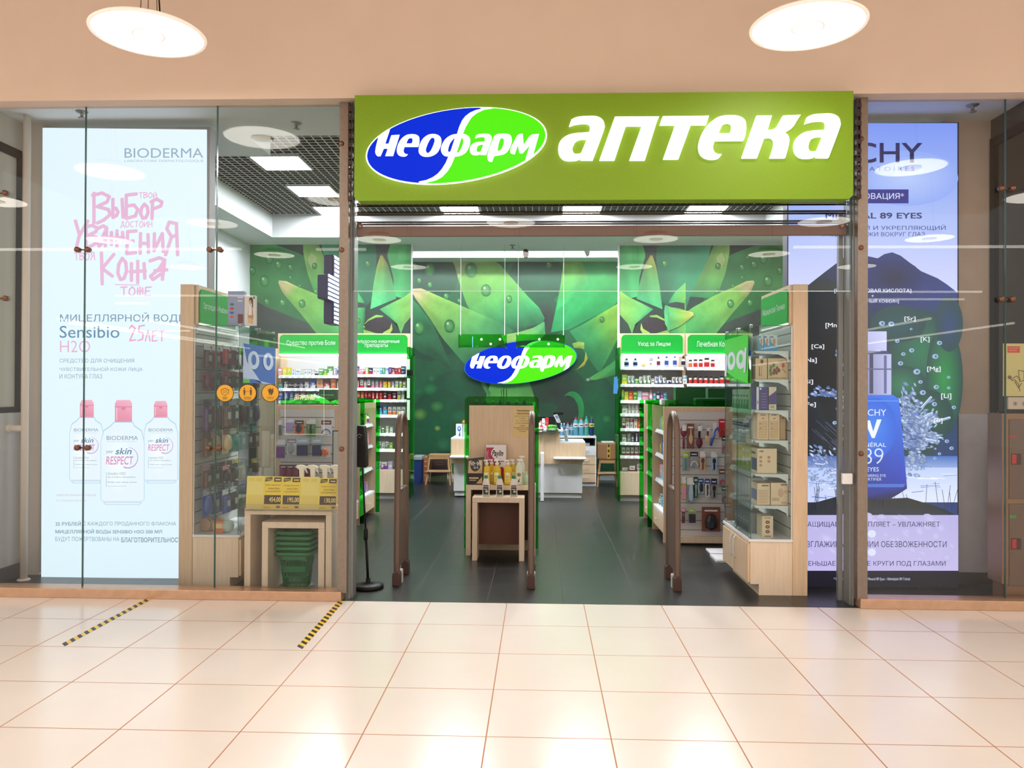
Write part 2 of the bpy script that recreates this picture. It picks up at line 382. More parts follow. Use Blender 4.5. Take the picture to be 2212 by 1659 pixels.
# ceiling light panels
def light_panel(px, py, n):
    x, y, z = U(px, py, Z=gz)
    return x, y
panels = []
LP = [('nearest the shop front', 9.42), ('in the middle row', 10.78), ('in the rear row', 12.0)]
CXs = [('left wall', -3.12), ('centre left', -1.22), ('centre right', .62), ('right side', 2.48)]
m_lp = mat('white light diffuser', (255, 255, 255), .5, emit=PANEL_E, ecol=(250, 252, 255))
t0 = None
for rn, yy in LP:
    for cn, xx in CXs:
        w = .3; lab = 'square recessed ceiling light panel %s, column over the %s' % (rn, cn)
        if t0 is None:
            t0 = thing('ceiling_light', lab, 'ceiling light', (xx, yy, gz-.005), 'square light panels in the grid ceiling')
            b = MB(); b.box(xx-w, xx+w, yy-w, yy-w+.02, gz-.01, gz+.06).box(xx-w, xx+w, yy+w-.02, yy+w, gz-.01, gz+.06).box(xx-w, xx-w+.02, yy-w, yy+w, gz-.01, gz+.06).box(xx+w-.02, xx+w, yy-w, yy+w, gz-.01, gz+.06)
            b.obj('frame', m_white, t0)
            b = MB(); b.box(xx-w+.02, xx+w-.02, yy-w+.02, yy+w-.02, gz, gz+.02); b.obj('diffuser', m_lp, t0)
        else: dup(t0, (xx, yy, gz-.005), lab)
# concealed strip light in the rear pocket
b = MB(); b.box(-4.6, 3.8, 13.6, 13.66, 4.3, 4.34)
tagit(b.obj('strip_light', mat('cool strip light', (255, 255, 255), .5, emit=STRIP_E), origin=(0, 13.63, 4.3)), 'long white strip light hidden in the ceiling pocket before the rear mural', 'strip light')

# ---------------------------------------------------------------- murals: one big succulent print in three panels
DK, MD, LG, YG, TL, PT = (40, 56, 50), (40, 104, 66), (108, 172, 84), (150, 186, 78), (66, 160, 104), (206, 192, 148)
def drops(P, L):
    for x, y, r in L:
        P.blob(x, y, r*.8, r, (66, 138, 74), (44, 104, 62)); P.blob(x, y, r*.62, r*.8, (96, 164, 92), (58, 126, 70)); P.blob(x-r*.25, y-r*.35, r*.28, r*.3, (206, 230, 190), (90, 160, 88), n=8)
def side_mural(P, mx=False):
    k = (lambda q: [(2231-x, y) for x, y in q]) if mx else (lambda q: q)
    K = lambda x: 2231-x if mx else x
    P.poly(k([(536, 520), (892, 520), (892, 1090), (536, 1090)]), [DK, DK, (40, 70, 52), (34, 60, 50)])
    P.leaf(k([(536, 520), (590, 527), (652, 549), (705, 600)]), k([(536, 640), (560, 655), (640, 697), (720, 722)]), [(0, (70, 136, 74)), (.5, (56, 120, 70)), (1, (40, 84, 60))])
    P.leaf(k([(536, 650), (600, 672), (700, 712), (760, 740)]), k([(536, 700), (600, 708), (700, 730), (760, 752)]), [(0, (56, 60, 58)), (1, (48, 74, 60))])
    P.leaf(k([(655, 515), (655, 545), (664, 590), (684, 645)]), k([(686, 520), (700, 556), (722, 590), (755, 640)]), [(0, (120, 170, 80)), (.3, (132, 176, 92)), (.7, (92, 156, 80)), (1, (50, 120, 74))], .1)
    P.poly(k([(672, 545), (684, 556), (680, 575), (672, 580), (664, 560)]), (168, 190, 124))
    P.leaf(k([(603, 606), (616, 606), (640, 618), (680, 634), (745, 670), (775, 730)]), k([(601, 610), (603, 618), (612, 634), (650, 678), (690, 728), (720, 760)]), [(0, PT), (.13, (196, 184, 132)), (.2, (126, 176, 84)), (.55, LG), (.8, (72, 158, 86)), (1, (44, 128, 74))], .1)
    P.leaf(k([(693, 520), (700, 556), (740, 640), (756, 690)]), k([(812, 520), (814, 552), (812, 580), (803, 650)]), [(0, (42, 124, 90)), (.5, (48, 132, 92)), (1, (36, 96, 70))])
    P.leaf(k([(806, 520), (815, 545), (820, 556)]), k([(845, 520), (832, 542), (824, 556)]), [(0, (52, 60, 56)), (1, (50, 66, 58))])
    P.leaf(k([(846, 520), (836, 550), (850, 600), (852, 640)]), k([(892, 520), (892, 560), (892, 600), (892, 650)]), [(0, (74, 156, 84)), (.5, (60, 158, 88)), (1, (70, 176, 106))], .08)
    P.leaf(k([(822, 552), (814, 575), (806, 620), (800, 668)]), k([(826, 551), (838, 572), (850, 615), (856, 645)]), [(0, (178, 170, 84)), (.15, (160, 172, 80)), (.4, (104, 172, 96)), (1, (72, 172, 112))], .1)
    P.leaf(k([(892, 628), (872, 642), (845, 655), (820, 668)]), k([(892, 680), (874, 700), (866, 722), (858, 700)]), [(0, (138, 190, 92)), (.4, (116, 182, 88)), (.8, (86, 168, 96)), (1, (60, 140, 90))], .1)
    P.leaf(k([(750, 610), (772, 630), (786, 650), (789, 662)]), k([(750, 740), (765, 735), (782, 730), (788, 715)]), [(0, (110, 176, 84)), (.6, (72, 164, 98)), (1, (44, 100, 70))], .1)
    P.leaf(k([(752, 655), (770, 652), (786, 655), (789, 660)]), k([(752, 670), (764, 666), (776, 664), (788, 664)]), [(0, (56, 66, 60)), (1, (50, 60, 58))], .05)
    P.leaf(k([(784, 705), (795, 690), (812, 680), (828, 682)]), k([(787, 708), (797, 697), (811, 689), (826, 686)]), [(0, (150, 186, 80)), (1, (120, 170, 84))], .05)
    P.poly(k([(785, 703), (796, 693), (812, 686), (828, 685), (840, 692), (846, 702), (838, 712), (822, 720), (800, 716)]), (52, 46, 50))
    P.leaf(k([(785, 712), (800, 716), (820, 722)]), k([(786, 722), (800, 726), (820, 728)]), [(0, (146, 186, 80)), (1, (110, 160, 80))], .05)
    P.leaf(k([(846, 698), (842, 710), (828, 718)]), k([(848, 712), (842, 722), (826, 724)]), [(0, (170, 190, 90)), (1, (140, 180, 80))], .05)
    drops(P, [(K(x), y, r) for x, y, r in [(582, 560, 11), (602, 572, 10), (628, 578, 8), (616, 557, 5), (572, 607, 13), (577, 652, 8), (611, 654, 8), (653, 656, 9), (546, 585, 9), (795, 570, 8), (562, 552, 6), (628, 600, 5), (648, 618, 4), (680, 575, 7), (683, 630, 6), (775, 693, 6)]])
def petal(P):
    P.leaf([(1497, 676), (1486, 672), (1463, 669), (1437, 659)], [(1498, 681), (1486, 692), (1466, 706), (1441, 716)], [(0, (214, 196, 130)), (.15, (176, 190, 86)), (.5, (128, 182, 84)), (1, (70, 166, 104))], .08)
    P.leaf([(1436, 660), (1434, 674), (1436, 700)], [(1444, 668), (1446, 690), (1446, 716)], [(0, (76, 170, 110)), (1, (90, 180, 110))], .05)
for nm, Y, nn, lab, mx in (('wall_mural', 12.895, 'left', 'green succulent leaf mural panel above the shelves left of the recess', False), ('wall_mural', 12.895, 'right', 'green succulent leaf mural panel above the shelves right of the recess', True)):
    P = MB().frame(pf(Y), (0, -1, 0))
    side_mural(P, mx)
    if mx: petal(P)
    # trim to the panel
    x0, x1 = (-4.79, XL-.002) if not mx else (XR+.002, ux(1692, 600, Y)); z1 = uz(700, 527, Y) if not mx else uz(1500, 530, Y)
    for i, v in enumerate(P.v): P.v[i] = (min(max(v[0], x0), x1), v[1], min(max(v[2], .1), z1))
    tagit(P.obj(nm, printm('mural print', rough=.5, grain=.4), origin=((x0+x1)/2, Y, 0)), lab, 'mural')
def centre_mural(P):
    P.poly([(820, 560), (1420, 560), (1420, 1060), (820, 1060)], [(42, 88, 60), (36, 120, 66), (24, 84, 52), (24, 92, 60)])
    for x, y, rx, ry, c in [(930, 600, 60, 50, (38, 72, 58)), (1160, 600, 60, 60, (34, 92, 66)), (1175, 690, 40, 50, (52, 44, 48)), (930, 740, 55, 40, (38, 52, 48)), (1200, 850, 70, 60, (44, 46, 48)), (985, 850, 60, 50, (24, 88, 60)), (950, 930, 70, 90, (22, 98, 62)), (1290, 930, 55, 120, (26, 108, 66)), (1180, 960, 60, 90, (48, 52, 52)), (1100, 800, 60, 60, (48, 70, 56))]:
        P.blob(x, y, rx, ry, c, (32, 78, 56), n=28)
    P.leaf([(884, 640), (900, 655), (935, 700), (975, 790)], [(884, 740), (905, 760), (940, 775), (970, 800)], [(0, (50, 116, 74)), (1, (36, 84, 58))])
    P.leaf([(1216, 560), (1214, 600), (1204, 650), (1190, 718)], [(1345, 560), (1345, 620), (1330, 660), (1228, 712)], [(0, (56, 150, 74)), (.5, (44, 160, 86)), (1, (40, 150, 92))], .05)
    P.leaf([(1217, 560), (1212, 610), (1202, 670)], [(1254, 560), (1268, 590), (1272, 620)], [(0, (134, 176, 66)), (.5, (92, 168, 80)), (1, (50, 168, 96))], .05)
    P.leaf([(978, 560), (986, 590), (1000, 635), (1012, 668), (1070, 706), (1120, 712)], [(1070, 560), (1098, 592), (1140, 640), (1165, 665), (1178, 690), (1172, 698)], [(0, (168, 196, 112)), (.15, (122, 176, 80)), (.45, (96, 170, 86)), (.75, (58, 150, 92)), (1, (40, 100, 66))], -.08)
    P.poly([(980, 565), (1008, 565), (1000, 590), (990, 600)], (192, 208, 150))
    P.leaf([(889, 624), (895, 620), (906, 621), (935, 634), (1000, 662), (1060, 688), (1112, 712), (1060, 760)], [(888, 628), (894, 640), (905, 655), (930, 690), (955, 730), (985, 765), (1015, 800), (1050, 830)], [(0, (226, 208, 170)), (.1, (216, 200, 150)), (.16, (140, 186, 90)), (.4, (116, 176, 90)), (.62, (70, 150, 88)), (.8, (46, 110, 74)), (1, (40, 70, 56))], .06)
    P.leaf([(1082, 724), (1120, 718), (1152, 708), (1176, 694)], [(1090, 742), (1120, 740), (1160, 740), (1178, 722)], [(0, (158, 196, 96)), (.5, (136, 192, 108)), (1, (70, 160, 96))], .08)
    P.leaf([(1335, 656), (1300, 676), (1260, 700), (1230, 715)], [(1345, 690), (1335, 730), (1310, 780), (1294, 806)], [(0, (142, 190, 80)), (.35, (122, 184, 74)), (.7, (66, 160, 90)), (1, (46, 130, 82))], .1)
    P.leaf([(1264, 822), (1300, 800), (1340, 770)], [(1290, 820), (1310, 815), (1340, 805)], [(0, (90, 170, 80)), (1, (50, 130, 80))], .1)
    P.leaf([(1236, 742), (1250, 738), (1262, 740)], [(1240, 752), (1252, 752), (1262, 754)], [(0, (130, 180, 80)), (1, (170, 196, 90))])
    P.leaf([(1265, 760), (1262, 780), (1248, 796)], [(1270, 775), (1262, 790), (1242, 800)], [(0, (170, 190, 80)), (1, (190, 180, 80))])
    P.leaf([(1060, 826), (1052, 850), (1038, 900)], [(1144, 826), (1152, 850), (1166, 900)], [(0, (80, 160, 84)), (.5, (112, 184, 96)), (1, (60, 150, 84))], .06)
    P.leaf([(1030, 800), (1040, 830), (1056, 860)], [(1044, 812), (1052, 835), (1060, 850)], [(0, (60, 130, 80)), (1, (70, 150, 90))])
    P.blob(1236, 885, 26, 40, (32, 110, 66), (38, 140, 76)); P.blob(1226, 890, 24, 36, (44, 56, 52), (40, 60, 52))
    for x, y, r, c in [(908, 895, 16, (112, 160, 66)), (944, 878, 15, (78, 150, 72)), (930, 840, 16, (36, 130, 74)), (945, 925, 8, (150, 186, 90)), (905, 845, 12, (34, 110, 66)), (1295, 965, 14, (132, 184, 70)), (1310, 905, 12, (50, 140, 80)), (990, 900, 18, (40, 110, 74)), (932, 818, 8, (40, 120, 70)), (960, 960, 20, (50, 120, 84)), (1270, 820, 5, (200, 220, 190)), (895, 1000, 20, (30, 120, 60)), (985, 1010, 22, (72, 130, 60))]:
        P.blob(x, y, r, r*.85, c, (30, 88, 58))
    drops(P, [(928, 582, 14), (895, 575, 9), (906, 606, 6), (929, 615, 6), (971, 704, 14), (1018, 584, 16), (1050, 627, 13), (1100, 646, 8), (906, 708, 15), (964, 640, 7), (992, 650, 5), (1186, 572, 8), (1300, 690, 6)])
P = MB().frame(pf(14.695), (0, -1, 0)); centre_mural(P)
z1 = uz(1100, 566, 14.7)
for i, v in enumerate(P.v): P.v[i] = (min(max(v[0], XL-.6), XR+.6), v[1], min(max(v[2], .1), z1))
tagit(P.obj('wall_mural', MC['mural print'], origin=(0, 14.695, 0)), 'large green succulent leaf mural on the recessed wall behind the counters', 'mural')
# ================================================================ shop front
fx = lambda x: ux(x, 800, GY)
zt = 3.955
def pane(x0, x1, z0, z1, n, y=GY, t=.01):
    b = MB(); b.box(x0+.003, x1-.003, y, y+t, z0, z1); o = b.obj('window_%d' % n, m_glass, origin=((x0+x1)/2, y, z0)); o['kind'] = 'structure'
    e = MB(); e.box(x0, x0+.003, y, y+t, z0, z1).box(x1-.003, x1, y, y+t, z0, z1); e.obj('glass_edge', m_edge, o)
    return o
xs = [-4.79, fx(181), fx(466), fx(738)]
for i in range(3): pane(xs[i]+.002, xs[i+1]-.002, .07, zt, i+1)
xr = [fx(1866), fx(2172), 4.0]
for i in range(2): pane(xr[i]+.002, xr[i+1]-.002, .07, zt, i+4)
o = pane(fx(762), fx(1838), uz(1300, 628, GY), 3.2, 6)
b = MB(); b.box(fx(763), fx(1837), GY-.001, GY+.011, uz(1300, 628, GY)-.006, uz(1300, 628, GY)-.001); b.obj('polished_edge', mat('polished glass edge', (214, 232, 226), .2), o)
# sills, head trim and posts
b = MB(); b.box(-4.79, fx(745), 6.175, 6.33, 0, .075); struct(b, 'trim_2', m_sill, bevel=.004)
b = MB(); b.box(fx(1850), 4.0, 6.175, 6.33, 0, .075); struct(b, 'trim_3', m_sill, bevel=.004)
for nm, a, c in (('trim_4', 735, 755), ('trim_5', 1846, 1868)):
    b = MB(); b.box(fx(a), fx(c), 6.2, 6.31, .06, 3.95); struct(b, nm, m_steel, bevel=.003)
b = MB(); b.box(fx(755.5), fx(762), 6.3, 6.42, 0, 3.94); b.box(fx(755), fx(758), 6.27, 6.3, 0, 3.94)
tagit(b.obj('shutter_rail', m_grey, origin=(fx(759), 6.3, 0)), 'grey steel shutter guide rail beside the left entrance post', 'shutter rail', 'shutter guide rails')
b = MB(); b.box(fx(1839), fx(1846), 6.3, 6.42, 0, 3.94); b.box(fx(1843), fx(1846), 6.27, 6.3, 0, 3.94)
b.box(fx(1828), fx(1838), 6.42, 6.46, 0, 3.1)
tagit(b.obj('shutter_rail', m_grey, origin=(fx(1842), 6.3, 0)), 'grey steel shutter guide rail beside the right entrance post', 'shutter rail', 'shutter guide rails')
b = MB(); b.box(-9, -4.79, 6.12, 6.35, 0, 3.942); struct(b, 'wall_front_left', m_beige)
b = MB(); b.box(4.0, 9, 6.12, 6.35, 0, 3.942); struct(b, 'wall_front_right', m_beige)
# glass fittings
m_bolt = mat('bronze bolt', (120, 84, 66), .25, metal=.8)
def bolt(mb, x, z, y=6.235, r=.022): mb.lathe([(r*.7, -.012), (r, -.006), (r, .03)], (x, y, z), 14, 'Y')
for i, (px, py, w) in enumerate([(181, 540, 'left joint, upper'), (466, 540, 'second joint, upper'), (181, 967, 'left joint, lower'), (463, 968, 'second joint, lower'), (2172, 408, 'far right joint, upper'), (2172, 647, 'far right joint, lower'), (4, 418, 'far left edge, upper'), (4, 645, 'far left edge, lower')]):
    x, y, z = U(px, py, Y=GY); b = MB(); bolt(b, x-.042, z); bolt(b, x+.042, z); b.tube([(x-.042, 6.25, z), (x+.042, 6.25, z)], .006)
    tagit(b.obj('glass_clamp', m_bolt, origin=(x, GY, z), smooth=True), 'bronze two-bolt glass clamp on the window glass at the %s' % w, 'glass clamp', 'two-bolt glass clamps')
for px, py, w in [(738, 310, 'left entrance post, near the top'), (738, 540, 'left entrance post, at sign cross height'), (738, 970, 'left entrance post, low down'), (1860, 300, 'right entrance post, near the top'), (1860, 535, 'right entrance post, in the middle'), (1860, 980, 'right entrance post, low down')]:
    x, y, z = U(px, py, Y=6.2); b = MB(); bolt(b, x, z, 6.2, .02)
    tagit(b.obj('post_bolt', m_bolt, origin=(x, 6.2, z), smooth=True), 'round bronze bolt on the %s' % w, 'bolt', 'bolts on the entrance posts')
# rolled-up grille behind the sign
b = MB(); xa, xb = fx(763), fx(1837); YS = 6.36
t = thing('roller_grille', 'dark bronze roller grille drawn up behind the green sign', 'roller shutter', ((xa+xb)/2, YS, uz(1300, 500, YS)))
for y in (441, 460, 481):
    for dy in (-2.2, 2.6): b = MB(); z = uz(1300, y+dy, YS); b.tube([(xa, YS, z), (xb, YS, z)], .008, 8); b.obj('cross_bar', m_darkmetal, t, smooth=True)
b = MB(); b.box(xa, xb, YS-.02, YS+.02, uz(1300, 510, YS), uz(1300, 488, YS)); b.obj('bottom_rail', mat('brown bottom rail', (128, 92, 76), .45, metal=.3), t, bevel=.004)
b = MB()
for k in range(9):
    z = 3.2+.075*k; b.box(xa, xb, YS-.02, YS+.02, z, z+.035)
    for q in range(2):
        for x in (xa+.02, xb-.05): b.box(x, x+.015, YS-.03, YS-.02, z+.035, z+.075)
b.obj('folded_links', m_darkmetal, t)
for sx in (fx(761), fx(1843)):
    b = MB(); k = 0; z = 3.15
    while z < 3.9: b.box(sx-.018, sx+.018, 6.15, 6.19, z, z+.032); b.box(sx-.018, sx-.010, 6.15, 6.19, z+.032, z+.07); b.box(sx+.008, sx+.014, 6.15, 6.19, z+.032, z+.07); z += .07
    b.obj('side_links', m_darkmetal, t)
for sx in (xa+.03, xb-.035):
    b = MB(); b.lathe([(.004, -.03), (.024, -.022), (.024, .02)], (sx, YS-.02, uz(sx*200+1300, 489, YS)), 14, 'Y'); b.obj('end_knob', mat('copper knob', (180, 120, 96), .25, metal=.8), t, smooth=True)
# glass clamp block on right rail and label on posts
b = MB(); b.pbox(1820, 1023, 1842, 1046, 6.24, .03); tagit(b.obj('lock_block', m_white, origin=U(1831, 1046, Y=6.24), bevel=.003), 'small white plastic lock block on the right shutter rail', 'lock')

# ---------------------------------------------------------------- fascia sign
YF = 6.02
sx0, sx1, sz0, sz1 = -1.43, 2.345, uz(1200, 433, YF)+.003, uz(1200, 202, YF)
t = thing('shop_sign', 'green illuminated fascia sign with oval logo and big white lettering', 'shop sign', ((sx0+sx1)/2, YF, sz0))
m_sign = mat('olive green sign face', (122, 160, 8), .5, noise=.12, nscale=150)
b = MB(); b.prism([(sx0, YF, sz0+.03), (sx0+.03, YF, sz0), (sx1-.03, YF, sz0), (sx1, YF, sz0+.03), (sx1, YF, sz1), (sx0, YF, sz1)], (0, .12, 0))
b.obj('sign_case', m_sign, t)
m_lit = mat('lit white letter', (255, 255, 255), .4, emit=1.15)
m_litb = mat('lit blue logo field', (0, 10, 60), .4, emit=1.0, ecol=(0, 44, 216), spec=.1); m_litg = mat('lit green logo field', (10, 50, 0), .4, emit=1.0, ecol=(84, 240, 0), spec=.2)
def f7(x, y): return U(1180+x*.30741, 180+y*.30741, Y=YF)
def f6(x, y): return U(760+x*.24412, 180+y*.24412, Y=YF)
A_ = [(160, 308, 1), (176, 262, 1), (220, 244), (290, 238), (350, 240), (392, 262), (407, 300), (400, 345), (325, 546, 1), (240, 545, 1), (246, 528, 1), (215, 545), (165, 550), (120, 541), (92, 510), (84, 465), (92, 425), (118, 392), (160, 368), (215, 357), (300, 352, 1), (307, 322), (302, 298), (285, 289), (255, 288), (205, 294)]
AH = [(285, 397, 1), (240, 399), (205, 415), (188, 445), (183, 478), (195, 500), (220, 503), (243, 498, 1)]
P_ = [(480, 243), (790, 241), (776, 270), (690, 546), (582, 546), (668, 305), (558, 305), (478, 546), (372, 546)]
T_ = [(815, 240), (1138, 237), (1118, 297), (1012, 297), (925, 538), (818, 538), (903, 298), (795, 299)]
E_ = [(1180, 408, 1), (1380, 407, 1), (1394, 365), (1398, 310), (1388, 265), (1345, 238), (1275, 232), (1205, 245), (1140, 290), (1095, 350), (1072, 410), (1066, 460), (1080, 505), (1115, 532), (1165, 540), (1205, 532), (1228, 505, 1), (1200, 504), (1175, 488), (1165, 455)]
EH = [(1205, 360, 1), (1285, 359, 1), (1297, 325), (1292, 292), (1262, 286), (1232, 302)]
K_ = [(1472, 235, 1), (1578, 235, 1), (1548, 336, 1), (1580, 333), (1610, 315), (1635, 275), (1656, 235, 1), (1780, 230, 1), (1752, 272), (1722, 318), (1665, 352, 1), (1690, 372), (1700, 410), (1690, 465), (1672, 530, 1), (1565, 530, 1), (1590, 455), (1592, 410), (1570, 388), (1525, 390, 1), (1475, 530, 1), (1368, 530, 1)]
sh = lambda L, dx, dy: [(p[0]+dx, p[1]+dy)+p[2:] for p in L]
def letters(parent, fn, fl, d):
    for L in fl:
        b = MB(); shape_mesh([smooth_loop(q) if any(len(p) > 2 for p in q) else [p[:2] for p in q] for q in L], fn, d, b); b.obj('letter', m_lit, parent)
letters(t, f7, [[A_, AH], [P_], [T_], [E_, EH], [K_], [sh(A_, 1650, -17), sh(AH, 1650, -17)]], (0, -.03, 0))
# logo: outline in the sign crop's own units, reused for the wall logo
def ell(k=1.0, n=72):
    return [(928+798*k*math.cos(a), 561-339*k*(.278*math.cos(a)+.9606*math.sin(a))) for a in [2*PI*i/n for i in range(n)]]
SL = [(1155, 237), (1100, 250), (1050, 272), (1010, 302), (980, 340), (955, 395), (935, 460), (900, 560), (858, 660), (835, 715), (800, 770), (765, 810), (720, 842), (665, 866), (600, 879)]
SR = [(1240, 237), (1170, 248), (1110, 276), (1065, 312), (1038, 352), (1010, 400), (990, 450), (965, 520), (940, 600), (915, 662), (885, 735), (850, 790), (805, 838), (750, 868), (685, 884)]
def inner(side):
    E = ell(.984)
    if side == 'L':
        pts = [p for p in E]; i0 = min(range(len(E)), key=lambda i: abs(E[i][0]-1155)+(0 if E[i][1] < 500 else 9e9)); i1 = min(range(len(E)), key=lambda i: abs(E[i][0]-600)+(0 if E[i][1] > 600 else 9e9))
        return E[i0:i1+1]+[p for p in reversed(SL)]
    i0 = min(range(len(E)), key=lambda i: abs(E[i][0]-1240)+(0 if E[i][1] < 500 else 9e9)); i1 = min(range(len(E)), key=lambda i: abs(E[i][0]-685)+(0 if E[i][1] > 600 else 9e9))
    return (E[i1:]+E[:i0+1])+SR
def fit(L, src, dst):
    return [(dst[0]+(p[0]-src[0])*(dst[2]-dst[0])/(src[2]-src[0]), dst[1]+(p[1]-src[1])*(dst[3]-dst[1])/(src[3]-src[1]))+p[2:] for p in L]
bbA, bbE = (84, 238, 407, 550), (1066, 232, 1398, 540)
LG_ = [[[(245, 480, 1), (345, 420, 1), (303, 546, 1), (332, 546, 1), (357, 472, 1), (430, 467, 1), (372, 655, 1), (303, 655, 1), (325, 590, 1), (290, 590, 1), (262, 656, 1), (235, 655), (216, 625), (222, 570)]],
       [fit(E_, bbE, (405, 462, 604, 660)), fit(EH, bbE, (405, 462, 604, 660))],
       [[(598, 590), (625, 515), (680, 468), (745, 462), (790, 490), (795, 550), (765, 620), (710, 656), (645, 660), (605, 635)], [(660, 600), (680, 540), (705, 500), (728, 495), (738, 520), (722, 570), (700, 612), (675, 628)]],
       [[(795, 580), (825, 515), (880, 472), (945, 460), (1010, 464), (1048, 500), (1045, 560), (1010, 625), (950, 656), (890, 658), (830, 655), (800, 625)], [(856, 600), (872, 545), (905, 502), (915, 500, 1), (878, 614, 1), (862, 618)], [(930, 622, 1), (972, 495, 1), (988, 505), (988, 545), (965, 600), (945, 624)]],
       [fit(A_, bbA, (1048, 458, 1240, 648)), fit(AH, bbA, (1048, 458, 1240, 648))],
       [[(1262, 480, 1), (1290, 462), (1350, 456), (1400, 468), (1418, 515), (1400, 580), (1360, 632), (1300, 650), (1262, 655, 1), (1243, 707, 1), (1215, 700), (1202, 670), (1212, 610)], [(1320, 500), (1345, 505), (1345, 550), (1320, 600), (1290, 610, 1), (1303, 540)]],
       [[(1440, 520, 1), (1470, 470), (1512, 457, 1), (1522, 555, 1), (1570, 485), (1600, 464, 1), (1657, 459, 1), (1605, 645, 1), (1535, 692, 1), (1575, 560, 1), (1512, 632, 1), (1485, 630, 1), (1470, 560, 1), (1442, 640, 1), (1410, 630), (1406, 590)]]]
def logo(parent, fn, rim, d, depth):
    b = MB(); shape_mesh([ell(1.0)], fn, np.array((0, -depth, 0)), b); b.obj('logo_plate', rim, parent)
    f2 = lambda x, y: tuple(np.array(fn(x, y))+np.array((0, -depth, 0)))
    b = MB(); shape_mesh([inner('L')], f2, (0, -d, 0), b); b.obj('blue_field', m_litb, parent)
    b = MB(); shape_mesh([inner('R')], f2, (0, -d, 0), b); b.obj('green_field', m_litg, parent)
    for L in LG_:
        b = MB(); shape_mesh([smooth_loop(q) for q in L], f2, (0, -d*2.2, 0), b); b.obj('letter', m_lit, parent)
    b = MB(); shape_mesh([SL+SR[::-1]], f2, (0, -d*2.2, 0), b); b.obj('white_band', m_lit, parent)
logo(t, f6, m_lit, .0015, .03)
# second logo on the rear wall
w0, w1 = U(1003, 782, Y=14.6), U(1247, 782, Y=14.6)
def fb(x, y): return U(1003+(x-130)*(1247-1003)/1597, 735+(y-222)*(830-735)/678, Y=14.62)
t2 = thing('wall_logo', 'blue and green oval shop logo mounted on the recessed mural', 'wall sign', (U(1125, 830, Y=14.6)))
MC['lit letter dim'] = None; del MC['lit letter dim']
logo(t2, fb, mat('logo plate edge', (20, 90, 160), .4, emit=.4), .004, .04)

# ---------------------------------------------------------------- pendant lamps of the mall
m_lamp = mat('glowing lamp diffuser', (255, 250, 240), .5, emit=LAMP_E, ecol=(255, 247, 236))
m_lampr = mat('lamp ring', (236, 224, 214), .4, emit=.5, ecol=(255, 230, 210)); m_lamph = mat('brown lamp housing', (140, 92, 56), .4, metal=.2)
m_lens = mat('lamp reflector', (240, 214, 180), .35, emit=5, ecol=(255, 226, 190))
lt = None
LAB = {}
rows = [(5.18, (-6.9, -2.62, 1.726, 6.0)), (4.05, (-4.7, -.42, 3.9)), (2.75, (-6.9, -2.55, 1.75, 6.0)), (1.35, (-4.7, -.42, 3.95)), (.1, (-6.9, -2.55, 1.8, 6.0)), (-1.3, (-4.7, -.42, 3.95)), (-2.7, (-6.9, -2.55, 1.8, 6.0))]
for ri, (ly, xs_) in enumerate(rows):
    for ci, lx in enumerate(xs_):
        L0 = (lx, ly, 4.03)
        if ri == 0 and ci == 1: lab = 'round white pendant lamp with brown housing hanging before the left windows'
        elif ri == 0 and ci == 2: lab = 'round white pendant lamp with brown housing hanging above the green sign'
        else: lab = 'round mall pendant lamp, row %s from the shop, %s from the left' % (['one', 'two', 'three', 'four', 'five', 'six', 'seven'][ri], ['first', 'second', 'third', 'fourth'][ci])
        if lt is None:
            lt = thing('pendant_lamp', lab, 'pendant lamp', L0, 'round pendant lamps of the mall'); X, Y, Z = L0
            b = MB(); b.lathe([(.10, .004), (.345, .004), (.345, 0), (.10, 0), (.10, .004)], L0, 48, cap=False); b.obj('diffuser', m_lamp, lt)
            b = MB(); b.lathe([(.345, -.004), (.362, -.004), (.366, .006), (.345, .022)], L0, 48, cap=False); b.lathe([(.092, -.006), (.104, -.006), (.104, .004), (.092, .02)], L0, 32, cap=False); b.obj('rim', m_lampr, lt, smooth=True)
            b = MB(); b.lathe([(.0, .05), (.05, .045), (.092, .0)], L0, 24, cap=False); b.obj('reflector', m_lens, lt)
            b = MB(); b.lathe([(.362, .008), (.30, .03), (.21, .05), (.17, .1), (.13, .11), (0, .112)], L0, 40, cap=False); b.obj('housing', m_lamph, lt, smooth=True)
            for k in range(3):
                a = k*2.1; b = MB(); b.tube([(X+.06*math.cos(a), Y+.06*math.sin(a), Z+.1), (X+.01*math.cos(a), Y+.01*math.sin(a), 5.28)], .0025, 5); b.obj('cord', m_darkmetal, lt)
            b = MB(); b.tube([(X+.08, Y, Z+.1), (X+.05, Y, Z+.5), (X+.02, Y, 5.28)], .005, 6); b.obj('power_cable', m_black, lt)
        else: dup(lt, L0, lab)
# long light strips of the far gallery (seen mirrored in the glass)
m_strip = mat('gallery strip light', (255, 255, 250), .5, emit=7, ecol=(255, 246, 235))
def strip(x0, y0, z, x1, y1, lab, w=.03):
    x0, x1 = [min(max(v, -13.4), 13.4) for v in (x0, x1)]; y0, y1 = max(y0, -21), max(y1, -21)
    if abs(x0-x1)+abs(y0-y1) < .3: return
    b = MB(); d = np.array((x1-x0, y1-y0)); d /= np.linalg.norm(d); q = np.array((-d[1], d[0]))*w
    b.prism([(x0-q[0], y0-q[1], z), (x1-q[0], y1-q[1], z), (x1+q[0], y1+q[1], z), (x0+q[0], y0+q[1], z)], (0, 0, .05))
    tagit(b.obj('strip_light', m_strip, origin=((x0+x1)/2, (y0+y1)/2, z)), lab, 'strip light', 'strip lights of the far gallery')
def mirr(px, py, Yr):
    x, y, z = U(px, py, Y=2*GY-Yr); return x, z
